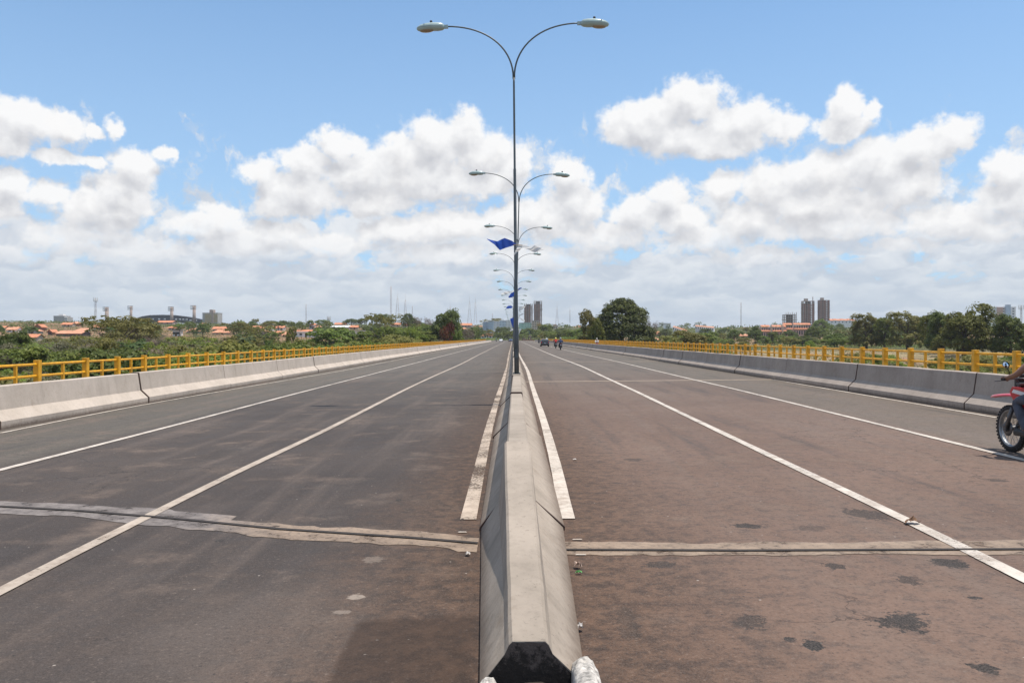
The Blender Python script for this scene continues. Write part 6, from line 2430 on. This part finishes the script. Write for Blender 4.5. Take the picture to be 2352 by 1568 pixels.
def rider_parts(scale=1.0, detail=True):
    J, E = {}, []
    J['pelvis'] = ((0, -.24, .90), (.15, .12))
    J['belly'] = ((0, -.20, 1.06), (.135, .105))
    J['chest'] = ((0, -.11, 1.26), (.16, .115))
    J['neck0'] = ((0, -.05, 1.41), (.075, .07))
    J['neck1'] = ((0, -.01, 1.49), .055)
    J['skull'] = ((0, .02, 1.60), (.078, .095))
    J['top'] = ((0, .01, 1.69), (.06, .075))
    E += [('pelvis', 'belly'), ('belly', 'chest'), ('chest', 'neck0'), ('neck0', 'neck1'), ('neck1', 'skull'), ('skull', 'top')]
    for s, tg in ((-1, 'L'), (1, 'R')):
        J['sh' + tg] = ((s * .19, -.08, 1.36), .062)
        J['el' + tg] = ((s * .35, .03, 1.16), .043)
        J['fa' + tg] = ((s * .355, .14, 1.135), .038)
        J['wr' + tg] = ((s * .355, .215, 1.115), .027)
        E += [('chest', 'sh' + tg), ('sh' + tg, 'el' + tg), ('el' + tg, 'fa' + tg), ('fa' + tg, 'wr' + tg)]
        if detail:
            hand_joints(J, E, tg, None, 'wr' + tg, s, .275, 1.09, s * .36)
        else:
            J['hand' + tg] = ((s * .36, .27, 1.10), .036)
            E.append(('wr' + tg, 'hand' + tg))
        J['hip' + tg] = ((s * .11, -.20, .86), .095)
        J['knee' + tg] = ((s * .20, .26, .78), .062)
        J['calf' + tg] = ((s * .205, .16, .60), .055)
        J['ank' + tg] = ((s * .20, .03, .38), .038)
        J['toe' + tg] = ((s * .21, .20, .335), .035)
        E += [('pelvis', 'hip' + tg), ('hip' + tg, 'knee' + tg), ('knee' + tg, 'calf' + tg), ('calf' + tg, 'ank' + tg), ('ank' + tg, 'toe' + tg)]
    body = baked_skin("person", J, E, M['skin'], 1)

    def grow(keys, edges, add, mat, over={}):
        j = {k: (over.get(k, J[k])[0], tuple(q + add for q in (J[k][1] if isinstance(J[k][1], tuple) else (J[k][1],) * 2))) for k in keys}
        return baked_skin("clothing", j, edges, mat, 1)
    J['waist'] = ((0, -.225, .96), (.15, .12))
    sk = ['waist', 'belly', 'chest', 'neck0', 'shL', 'elL', 'shR', 'elR']
    ov = {'neck0': ((0, -.06, 1.395), 0)}
    shirt = grow(sk, [('waist', 'belly'), ('belly', 'chest'), ('chest', 'neck0'), ('chest', 'shL'), ('shL', 'elL'), ('chest', 'shR'), ('shR', 'elR')], .030, M['navy'], ov)
    tk = ['pelvis'] + [q + t for t in 'LR' for q in ('hip', 'knee', 'calf', 'ank')]
    te = []
    for t in 'LR':
        te += [('pelvis', 'hip' + t), ('hip' + t, 'knee' + t), ('knee' + t, 'calf' + t), ('calf' + t, 'ank' + t)]
    trousers = grow(tk, te, .017, M['jeans'])
    sh = MB()
    for s in (-1, 1):
        sh.bbox(s * .205 - .048, s * .205 + .048, -.03, .27, .290, .385, .03)
    shoes = sh.mesh("shoes", M['shoe'])
    hb = MB()
    prof = [(.0, .175), (.06, .168), (.108, .138), (.135, .085), (.142, .02), (.135, -.05), (.118, -.095), (.095, -.11), (.085, -.10)]
    hb.lathe(prof, 18, M=Matrix.Translation((0, .015, 1.60)) @ Matrix.Diagonal((1, 1.14, 1, 1)))
    hb.box(-.105, .105, .12, .185, 1.475, 1.535)
    helmet = hb.mesh("helmet", M['helm_grey'])
    vz = MB()
    st = []
    for k in range(9):
        a = math.pi * (.18 + .64 * k / 8)
        for_ = [(math.cos(a) * .149, .015 + math.sin(a) * .172, z) for z in (1.545, 1.66)] + [(math.cos(a) * .135, .015 + math.sin(a) * .158, z) for z in (1.66, 1.545)]
        st.append(for_)
    vz.prism([0] * 4, st)
    visor = vz.mesh("visor", M['carglass'])
    # face: eyes, nose, mouth, ears
    fc = MB()
    for s in (-1, 1):
        fc.sphere((s * .032, .108, 1.605), .013, 8, 6)
        fc.sphere((s * .086, .02, 1.595), (.012, .022, .033), 8, 6)
    fc.sphere((0, .122, 1.572), (.015, .022, .026), 8, 6)
    fc.sphere((0, .110, 1.535), (.028, .010, .008), 8, 6)
    face = fc.mesh("face", M['skin'])
    J['uaL'], J['uaR'] = ((-.262, -.032, 1.27), .05), ((.262, -.032, 1.27), .05)
    tee = grow(['waist', 'belly', 'chest', 'neck0', 'shL', 'uaL', 'shR', 'uaR'], [('waist', 'belly'), ('belly', 'chest'), ('chest', 'neck0'), ('chest', 'shL'), ('shL', 'uaL'), ('chest', 'shR'), ('shR', 'uaR')], .030, M['navy'], ov)
    return body, shirt, trousers, shoes, helmet, visor, face, tee


RP = rider_parts(detail=True)
RPF = (RP[0],) + RP[1:]


def rider(loc, shirt, trousers, helm, label, rz=0.0, group="riders on the right carriageway", short=False):
    b_ = mesh_obj("person", RPF[0], None, None, loc, label=label, cat="person", group=group)
    b_.rotation_euler = (0, 0, rz)
    for nm, me, mt in (("shirt", RPF[7 if short else 1], shirt), ("trousers", RPF[2], trousers), ("shoes", RPF[3], 'shoe'), ("helmet", RPF[4], helm), ("visor", RPF[5], 'carglass'), ("face", RPF[6], 'skin')):
        o = mesh_obj(nm, me, None, b_)
        o.material_slots[0].link = 'OBJECT'
        o.material_slots[0].material = M[mt]
    return b_


# -------- motorcycle, dirt-bike style
def wheel_mesh(r, w, spokes=True):
    t, rim, sp, hub = MB(), MB(), MB(), MB()
    n = 40

    def ring(mb_, prof):
        vs, fs = [], []
        m_ = len(prof)
        for k in range(n):
            a = 2 * math.pi * k / n
            for (rr, x) in prof:
                vs.append((x, math.cos(a) * rr, math.sin(a) * rr))
        for k in range(n):
            for j in range(m_):
                fs.append((k * m_ + j, k * m_ + (j + 1) % m_, ((k + 1) % n) * m_ + (j + 1) % m_, ((k + 1) % n) * m_ + j))
        mb_.add(vs, fs, 0, True)
    prof = [(r - .055 + .055 * math.sin(a), w / 2 * math.cos(a)) for a in np.linspace(0, math.pi, 9)] + [(r - .075, -w / 2 * .8), (r - .075, w / 2 * .8)]
    ring(t, prof)
    for k in range(n):
        a = 2 * math.pi * (k + .5) / n
        for x in (-w * .25, w * .25):
            t.box(x - w * .17, x + w * .17, -.014, .014, r - .012, r + .002, 0, Matrix.Rotation(a + (x > 0) * .08, 4, 'X'))
    ring(rim, [(r - .066, -w * .42), (r - .066, w * .42), (r - .082, w * .40), (r - .092, w * .15), (r - .092, -w * .15), (r - .082, -w * .40)])
    for k in range(32 if spokes else 0):
        a = 2 * math.pi * k / 32
        s = 1 if k % 2 else -1
        a2 = a + (.35 if (k // 2) % 2 else -.35)
        sp.tube([(s * .035, math.cos(a2) * .045, math.sin(a2) * .045), (0, math.cos(a) * (r - .09), math.sin(a) * (r - .09))], .0025, 4)
    hub.lathe([(.0, -.055), (.03, -.055), (.055, -.04), (.04, -.02), (.04, .02), (.055, .04), (.03, .055), (0, .055)], 16, M=Matrix.Rotation(math.pi / 2, 4, 'Y'))
    hub.lathe([(.02, -.062), (.115, -.062), (.115, -.058), (.02, -.058)], 20, M=Matrix.Rotation(math.pi / 2, 4, 'Y'))
    return t.mesh("tyre", M['tyre']), rim.mesh("rim", M['alloy']), sp.mesh("spokes", M['alloy']), hub.mesh("hub", M['steel'])


FW, RW = wheel_mesh(.345, .085), wheel_mesh(.315, .115)


def make_bike():
    root = empty("motorcycle")
    for nm, W_, y, z in (("front_wheel", FW, .69, .345), ("rear_wheel", RW, -.67, .315)):
        hub = mesh_obj(nm, W_[3], None, root, (0, y, z))
        for sn, me in (("tyre", W_[0]), ("rim", W_[1]), ("spokes", W_[2])):
            mesh_obj(sn, me, None, hub)
    ax, st = Vector((0, .69, .345)), Vector((0, .36, 1.02))
    m = MB()
    for s in (-1, 1):
        off = Vector((s * .085, 0, 0))
        m.tube([ax + off, ax.lerp(st, .48) + off], [.030, .028], 10)
        m.tube([ax.lerp(st, .45) + off, st + off], [.021, .021], 10)
        m.bbox(s * .085 - .028, s * .085 + .028, .66, .74, .30, .40, .012)
    for t in (.72, 1.0):
        q = ax.lerp(st, t)
        m.bbox(-.115, .115, q.y - .04, q.y + .04, q.z - .018, q.z + .018, .008)
    m.build("fork", M['steel'], root)
    # high front mudguard
    m = MB()
    st_ = []
    for k in range(11):
        t = k / 10
        y = .32 + .86 * t
        z = .865 - .02 * math.cos(t * 2.2) - .16 * max(0, t - .35) ** 1.5
        w = .075 * (1 - .55 * max(0, t - .55) / .45) * (.8 + .2 * min(1, t * 4))
        st_.append([(-w, y, z - .025), (-w * .6, y, z), (0, y, z + .012), (w * .6, y, z), (w, y, z - .025), (w * .9, y, z - .032), (0, y, z - .0), (-w * .9, y, z - .032)])
    m.prism([0] * 8, st_, smooth=True)
    m.build("front_mudguard", M['redplastic'], root)
    m = MB()
    m.tube([(0, .36, .98), (0, .30, .80), (0, .28, .62), (0, .22, .36)], .028, 8)
    m.tube([(0, .34, .92), (0, .05, .86), (0, -.35, .80), (0, -.62, .80)], .024, 8)
    for s in (-1, 1):
        m.tube([(s * .05, .20, .36), (s * .09, -.05, .32), (s * .10, -.22, .36)], .02, 8)
        m.tube([(s * .09, -.20, .36), (s * .085, -.45, .33), (s * .085, -.67, .315)], .024, 8)
        m.tube([(s * .10, -.18, .42), (s * .10, -.30, .80)], .018, 8)
        m.tube([(s * .10, -.02, .33), (s * .24, -.02, .325)], .014, 6)
    m.build("frame", M['steel'], root)
    m = MB()
    m.bbox(-.13, .13, -.16, .20, .32, .52, .03)
    m.tube([(0, .06, .48), (0, .12, .72)], [.085, .075], 12)
    for k in range(5):
        m.tube([(0, .075 + .011 * k, .54 + .036 * k), (0, .078 + .011 * k, .552 + .036 * k)], [.105, .105], 14)
    for s in (-1, 1):
        m.lathe([(0, .0), (.085, .0), (.095, -.03), (.095, -.06)], 14, M=Matrix.Translation((s * .165, -.05, .42)) @ Matrix.Rotation(s * math.pi / 2, 4, 'Y'))
    m.build("engine", M['steel'], root)
    m = MB()
    st_ = []
    for (y, w, z0, z1) in [(.31, .06, .86, .96), (.24, .125, .80, 1.03), (.10, .145, .80, 1.055), (-.04, .12, .81, 1.0), (-.14, .085, .82, .93)]:
        st_.append([(-w * .7, y, z0), (-w, y, (z0 + z1) / 2), (-w * .7, y, z1 - .01), (0, y, z1), (w * .7, y, z1 - .01), (w, y, (z0 + z1) / 2), (w * .7, y, z0)])
    m.prism([0] * 7, st_, smooth=True)
    tank = m.build("fuel_tank", M['redplastic'], root)
    m = MB()
    m.lathe([(0, .025), (.028, .022), (.030, 0)], 12, M=Matrix.Translation((0, .10, 1.05)))
    m.build("fuel_cap", M['blackplastic'], tank)
    for s in (-1, 1):
        m = MB()
        pts = [(.40, .98), (.46, .90), (.34, .70), (.20, .64), (.02, .74), (-.06, .90), (.12, .97)]
        n = len(pts)
        vs = [(s * (.155 + .02 * (z > .85)), y, z) for y, z in pts] + [(s * .135, y, z) for y, z in pts]
        m.add(vs, [tuple(range(n)), tuple(range(2 * n - 1, n - 1, -1))] + [(i, (i + 1) % n, n + (i + 1) % n, n + i) for i in range(n)])
        sh_ = m.build("side_shroud", M['redplastic'], root)
        m = MB()
        m.add([(s * .180, .36, .945), (s * .180, .40, .895), (s * .178, .10, .86), (s * .178, .06, .91)], [(0, 1, 2, 3)])
        m.build("white_stripe", M['whiteplastic'], sh_)
    m = MB()
    st_ = []
    for (y, w, z0, z1) in [(.04, .07, .90, .955), (-.12, .11, .86, .925), (-.40, .135, .85, .93), (-.66, .12, .87, .95), (-.78, .08, .90, .955)]:
        st_.append([(-w, y, z0), (-w, y, z1 - .02), (-w * .75, y, z1), (w * .75, y, z1), (w, y, z1 - .02), (w, y, z0)])
    m.prism([0] * 6, st_, smooth=True)
    m.build("seat", M['blackplastic'], root)
    m = MB()
    m.tube([(-.41, .24, 1.09), (-.30, .28, 1.095), (-.16, .35, 1.10), (-.09, .37, 1.04), (.09, .37, 1.04), (.16, .35, 1.10), (.30, .28, 1.095), (.41, .24, 1.09)], .0125, 8)
    m.tube([(-.14, .355, 1.10), (.14, .355, 1.10)], .011, 8)
    hbz = m.build("handlebar", M['steel'], root)
    for s in (-1, 1):
        m = MB()
        m.tube([(s * .305, .278, 1.095), (s * .42, .237, 1.09)], .019, 10)
        m.build("grip", M['blackplastic'], hbz)
        m = MB()
        m.tube([(s * .27, .315, 1.085), (s * .33, .345, 1.075), (s * .47, .325, 1.062)], [.009, .008, .006], 6)
        m.build("lever", M['steel'], hbz)
        m = MB()
        m.tube([(s * .27, .29, 1.10), (s * .29, .28, 1.20), (s * .34, .25, 1.27)], .006, 6)
        Mm = Matrix.Translation((s * .355, .245, 1.30)) @ Matrix.Rotation(R(-16), 4, 'X') @ Matrix.Rotation(R(s * -12), 4, 'Z')
        m.lathe([(0, .018), (.05, .014), (.062, .0), (.058, -.006)], 16, M=Mm @ Matrix.Rotation(-math.pi / 2, 4, 'X') @ Matrix.Diagonal((1, .82, 1, 1)))
        mr = m.build("mirror", M['blackplastic'], hbz)
        m = MB()
        m.lathe([(0, -.004), (.057, -.004), (.0575, -.003)], 16, M=Mm @ Matrix.Rotation(-math.pi / 2, 4, 'X') @ Matrix.Diagonal((1, .82, 1, 1)))
        m.build("mirror_glass", M['mirror'], mr)
    m = MB()
    m.bbox(-.095, .095, .40, .50, .93, 1.12, .03)
    m.bbox(-.07, .07, .36, .42, 1.10, 1.17, .02)
    hl = m.build("headlight_shell", M['blackplastic'], root)
    m = MB()
    m.lathe([(0, .02), (.05, .012), (.07, 0)], 16, M=Matrix.Translation((0, .502, 1.02)) @ Matrix.Rotation(-math.pi / 2, 4, 'X'))
    m.build("headlight", M['headlens'], hl)
    m = MB()
    st_ = []
    for k in range(7):
        t = k / 6
        y, z, w = -.62 - .42 * t, .86 + .05 * t - .10 * t * t, .085 - .02 * t
        st_.append([(-w, y, z - .03), (-w * .6, y, z), (w * .6, y, z), (w, y, z - .03), (0, y, z - .012)])
    m.prism([0] * 5, st_, smooth=True)
    rf = m.build("rear_mudguard", M['blackplastic'], root)
    m = MB()
    m.bbox(-.06, .06, -1.02, -.96, .80, .87, .012)
    m.build("tail_light", M['taillight'], rf)
    m = MB()
    m.box(-.09, .09, -1.03, -1.022, .63, .79)
    m.build("number_plate", M['plate'], rf)
    m = MB()
    m.tube([(.07, .16, .50), (.13, .14, .36), (.16, -.10, .30), (.16, -.40, .42)], .018, 8)
    m.tube([(.16, -.36, .40), (.16, -.50, .50), (.16, -.82, .62)], [.03, .045, .042], 12)
    m.build("exhaust", M['steel'], root)
    return root


bike0 = make_bike()


def bike(loc, label, plastic=None, rz=0.0, first=False):
    o = bike0 if first else dup_tree(bike0)
    o.location = loc
    o.rotation_euler = (0, 0, rz)
    tag(o, label, "motorcycle", "motorcycles on the bridge")
    if plastic:
        for ch in o.children_recursive if hasattr(o, 'children_recursive') else []:
            if ch.type == 'MESH' and ch.data.materials and ch.data.materials[0] == M['redplastic']:
                ch.material_slots[0].link = 'OBJECT'
                ch.material_slots[0].material = M[plastic]
    return o


bx, by = 7.42, 11.48
bike((bx, by, zr(bx)), "red off-road motorcycle cut by the right photo edge, front wheel in view", first=True)
rider((bx, by, zr(bx)), 'darkcloth', 'jeans', 'helm_black', "person in jeans riding the red motorcycle at the right edge, bare forearm on the handlebar", short=True)


def gpos(px, py):
    x, y = G(px, py)
    return x, y, zr(x)


for (px, py, sh, tr, he, pl, lb1, lb2) in [
    (1288, 803.5, 'navy', 'darkcloth', 'helm_grey', 'blackplastic', "dark motorcycle carrying the rider in a navy jacket", "person in navy jacket and grey helmet riding away, nearest rider ahead"),
    (1277, 800.1, 'redshirt', 'darkcloth', 'helm_yellow', 'whiteplastic', "motorcycle under the rider in red with yellow helmet", "person in red shirt and yellow helmet riding beside the navy-jacketed rider"),
    (1238, 789.3, 'darkcloth', 'darkcloth', 'helm_black', None, "small dark motorcycle ahead of the black car, left of it", "person in dark clothes and helmet riding left of the black car"),
    (1256, 790.0, 'whiteshirt', 'darkcloth', 'helm_white', None, "motorcycle hidden behind the black car", "person with white helmet riding just beyond the black car"),
]:
    p = gpos(px, py)
    p = (p[0], p[1] + .8, p[2])
    bike(p, lb1, pl)
    rider(p, sh, tr, he, lb2)
for (px, Y, sh, he, lb1, lb2) in [
    (1140, 372, 'greenshirt', 'helm_white', "oncoming motorcycle in the far left lane", "person on the oncoming motorcycle in the far left lane"),
    (1168.5, 380, 'darkcloth', 'helm_black', "oncoming motorcycle beside the far blue car", "person in dark clothes on the oncoming motorcycle beside the blue car"),
]:
    x = (px - VX) / F * Y
    bike((x, Y, zr(x)), lb1, 'whiteplastic', math.pi)
    rider((x, Y, zr(x)), sh, 'darkcloth', he, lb2, math.pi)


# -------- walkers on the right pavement
def walker(loc, shirt, trousers, hat, label, rz, hgt=1.72):
    J, E = {}, []
    J['pelvis'] = ((0, 0, .96), (.15, .11))
    J['belly'] = ((0, .01, 1.10), (.135, .10))
    J['chest'] = ((0, .02, 1.30), (.165, .115))
    J['neck0'] = ((0, .02, 1.45), (.07, .065))
    J['neck1'] = ((0, .03, 1.52), .052)
    J['skull'] = ((0, .05, 1.63), (.075, .092))
    J['top'] = ((0, .045, 1.71), (.06, .07))
    E += [('pelvis', 'belly'), ('belly', 'chest'), ('chest', 'neck0'), ('neck0', 'neck1'), ('neck1', 'skull'), ('skull', 'top')]
    for s, tg, st_ in ((-1, 'L', .20), (1, 'R', -.18)):
        J['sh' + tg] = ((s * .19, .02, 1.40), .058)
        J['el' + tg] = ((s * .26, -.02 - st_ * .3, 1.13), .042)
        J['wr' + tg] = ((s * .22, .20, 1.10 + st_ * .2), .028)
        J['pm' + tg] = ((s * .20, .28, 1.13 + st_ * .2), (.034, .020))
        E += [('chest', 'sh' + tg), ('sh' + tg, 'el' + tg), ('el' + tg, 'wr' + tg), ('wr' + tg, 'pm' + tg)]
        for i in range(4):
            J['f%s%d' % (tg, i)] = ((s * .20 + (-.028 + .019 * i), .33, 1.145 + st_ * .2), .009)
            J['g%s%d' % (tg, i)] = ((s * .20 + (-.028 + .019 * i), .352, 1.125 + st_ * .2), .008)
            E += [('pm' + tg, 'f%s%d' % (tg, i)), ('f%s%d' % (tg, i), 'g%s%d' % (tg, i))]
        J['th' + tg] = ((s * .20 - s * .05, .29, 1.13 + st_ * .2), .010)
        E.append(('pm' + tg, 'th' + tg))
        J['hip' + tg] = ((s * .10, 0, .90), .09)
        J['knee' + tg] = ((s * .105, st_ * .55, .50), .058)
        J['ank' + tg] = ((s * .105, st_ * .9 - .06, .09), .036)
        J['toe' + tg] = ((s * .11, st_ * .9 + .13, .04), .035)
        E += [('pelvis', 'hip' + tg), ('hip' + tg, 'knee' + tg), ('knee' + tg, 'ank' + tg), ('ank' + tg, 'toe' + tg)]
    b_ = mesh_obj("person", baked_skin("person", J, E, M['skin']), None, None, loc, label=label, cat="person", group="people walking on the right pavement")
    b_.rotation_euler = (0, 0, rz)
    b_.scale = (hgt / 1.78,) * 3

    def cl(nm, keys, edges, add, mat):
        j = {k: (J[k][0], tuple(q + add for q in (J[k][1] if isinstance(J[k][1], tuple) else (J[k][1],) * 2))) for k in keys}
        mesh_obj(nm, baked_skin(nm, j, edges, M[mat]), None, b_)
    cl("shirt", ['belly', 'chest', 'shL', 'elL', 'shR', 'elR'], [('belly', 'chest'), ('chest', 'shL'), ('shL', 'elL'), ('chest', 'shR'), ('shR', 'elR')], .016, shirt)
    cl("shorts", ['pelvis', 'hipL', 'kneeL', 'hipR', 'kneeR'], [('pelvis', 'hipL'), ('hipL', 'kneeL'), ('pelvis', 'hipR'), ('hipR', 'kneeR')], .02, trousers)
    m = MB()
    m.lathe([(0, .115), (.05, .105), (.09, .06), (.10, .0)], 14, M=Matrix.Translation((0, .045, 1.665)) @ Matrix.Diagonal((1, 1.15, 1, 1)))
    if hat != 'hair':
        m.box(-.075, .075, .13, .225, 1.662, 1.675)
    m.build("cap" if hat != 'hair' else "hair", M[hat], b_)
    fc = MB()
    for s in (-1, 1):
        fc.sphere((s * .032, .137, 1.632), .012, 8, 6)
        fc.sphere((s * .083, .05, 1.62), (.011, .02, .03), 8, 6)
    fc.sphere((0, .15, 1.60), (.014, .02, .024), 8, 6)
    fc.sphere((0, .137, 1.565), (.026, .01, .008), 8, 6)
    fc.build("face", M['skin'], b_)
    return b_


Yw = 116.0
walker(((1371 - VX) / F * Yw, Yw, .055), 'whiteshirt', 'maroonshorts', 'whiteshirt', "person in white shirt and cap walking along the right pavement", 0.0, 1.68)
Yw = 232.0
walker(((1273.6 - VX) / F * Yw, Yw, .055), 'greenshirt', 'darkcloth', 'hair', "person in green shirt far along the right pavement", 0.2, 1.72)


# -------- cars
def make_car(paint, label):
    root = empty("car", label=label, cat="car", group="cars on the bridge")
    # sections along y (rear -1.85 .. front 1.85): half width, sill, belt, roof half width, roof height
    S_ = [(-1.86, .66, .42, .80, None, None), (-1.80, .80, .28, .92, .60, 1.00), (-1.45, .83, .22, .97, .60, 1.36), (-.9, .835, .20, .97, .62, 1.46), (0.0, .84, .20, .95, .62, 1.475), (.45, .835, .20, .93, .60, 1.40), (1.02, .82, .20, .90, .66, .96), (1.6, .78, .24, .80, .60, .83), (1.86, .62, .34, .66, None, None)]
    st_ = []
    for (y, w, s, b_, rw, rh) in S_:
        if rw is None:
            rw, rh = w * .9, b_ + .02
        st_.append([(-w * .92, y, s), (-w, y, s + .12), (-w, y, b_ - .05), (-w * .97, y, b_), (-rw, y, rh - .04), (-rw * .86, y, rh), (rw * .86, y, rh), (rw, y, rh - .04), (w * .97, y, b_), (w, y, b_ - .05), (w, y, s + .12), (w * .92, y, s)])
    m = MB()
    m.prism([0] * 12, st_, smooth=True)
    m.build("body", M[paint], root)
    # glass, proud of the bodywork by a few millimetres
    m = MB()
    m.add([(-.66, -1.815, 1.00), (.66, -1.815, 1.00), (.53, -1.50, 1.335), (-.53, -1.50, 1.335)], [(0, 1, 2, 3)])
    m.build("rear_window", M['carglass'], root)
    m = MB()
    m.add([(-.70, 1.00, .99), (.70, 1.00, .99), (.56, .50, 1.385), (-.56, .50, 1.385)], [(3, 2, 1, 0)])
    m.build("windscreen", M['carglass'], root)
    for s in (-1, 1):
        for (a, b_) in ((-1.30, -.42), (-.34, .62)):
            m = MB()
            zt = 1.38 if b_ < 0 else 1.36
            m.add([(s * .835, a, 1.0), (s * .83, b_, .98), (s * .650, b_ - (.22 if b_ > 0 else 0), zt), (s * .650, a + (.15 if a < -1 else 0), zt)], [(0, 1, 2, 3)])
            m.build("side_window", M['carglass'], root)
        m = MB()
        m.bbox(s * .70 - .085, s * .70 + .085, -1.87, -1.80, .72, .98, .02)
        m.build("tail_light", M['taillight'], root)
        m = MB()
        m.bbox(s * .60 - .14, s * .60 + .14, 1.70, 1.80, .60, .76, .03)
        m.build("headlight", M['headlens'], root)
        m = MB()
        m.bbox(s * .93 - .09, s * .93 + .09, .62, .72, .95, 1.07, .02)
        m.build("wing_mirror", M[paint], root)
        for y in (-1.22, 1.22):
            t = MB()
            Mt = Matrix.Translation((s * .74, y, .30)) @ Matrix.Rotation(math.pi / 2, 4, 'Y')
            t.lathe([(.17, -.09), (.28, -.095), (.30, -.07), (.30, .07), (.28, .095), (.17, .09), (.17, -.09)], 24, M=Mt)
            wo = t.build("wheel", M['tyre'], root)
            t = MB()
            t.lathe([(0, s * .088), (.05, s * .088), (.15, s * .075), (.17, s * .06)], 20, M=Mt)
            t.build("rim", M['alloy'], wo)
    m = MB()
    m.bbox(-.80, .80, -1.93, -1.78, .30, .56, .05)
    m.build("rear_bumper", M['blackplastic' if paint == 'carblack' else paint], root)
    m = MB()
    m.box(-.20, .20, -1.94, -1.932, .62, .74)
    m.build("number_plate", M['plate'], root)
    m = MB()
    m.bbox(-.72, .72, 1.74, 1.92, .28, .54, .05)
    m.build("front_bumper", M['blackplastic' if paint != 'carwhite' else paint], root)
    return root


p = gpos(1251.8, 795.9)
o = make_car('carblack', "small black hatchback driving away on the right carriageway")
o.location = (p[0], p[1] + 1.8, p[2])
for (px, Y, pt, lb) in ((1150.4, 402, 'carwhite', "white car oncoming in the far left carriageway"), (1173.5, 398, 'carblue', "dark blue car oncoming beside the median lamps")):
    x = (px - VX) / F * Y
    o = make_car(pt, lb)
    o.location = (x, Y, zr(x) if Y < 395 else -.06)
    o.rotation_euler = (0, 0, math.pi)
# ------------------------------------------------------------------ the air between here and the hills
hz = bpy.data.materials.new("haze")
hz.use_nodes = True
nt_ = hz.node_tree
for n_ in list(nt_.nodes):
    if n_.type != 'OUTPUT_MATERIAL':
        nt_.nodes.remove(n_)
pv_ = nt_.nodes.new('ShaderNodeVolumePrincipled')
pv_.inputs['Color'].default_value = (0.90, 0.94, 1.0, 1)
pv_.inputs['Density'].default_value = 0.00010
pv_.inputs['Anisotropy'].default_value = 0.0
nt_.links.new(pv_.outputs[0], nt_.nodes['Material Output'].inputs['Volume'])
m = MB()
m.box(-3600, 3600, -420, 8200, -16, 104)
mesh_obj("haze", m.mesh("haze", hz), kind='stuff')
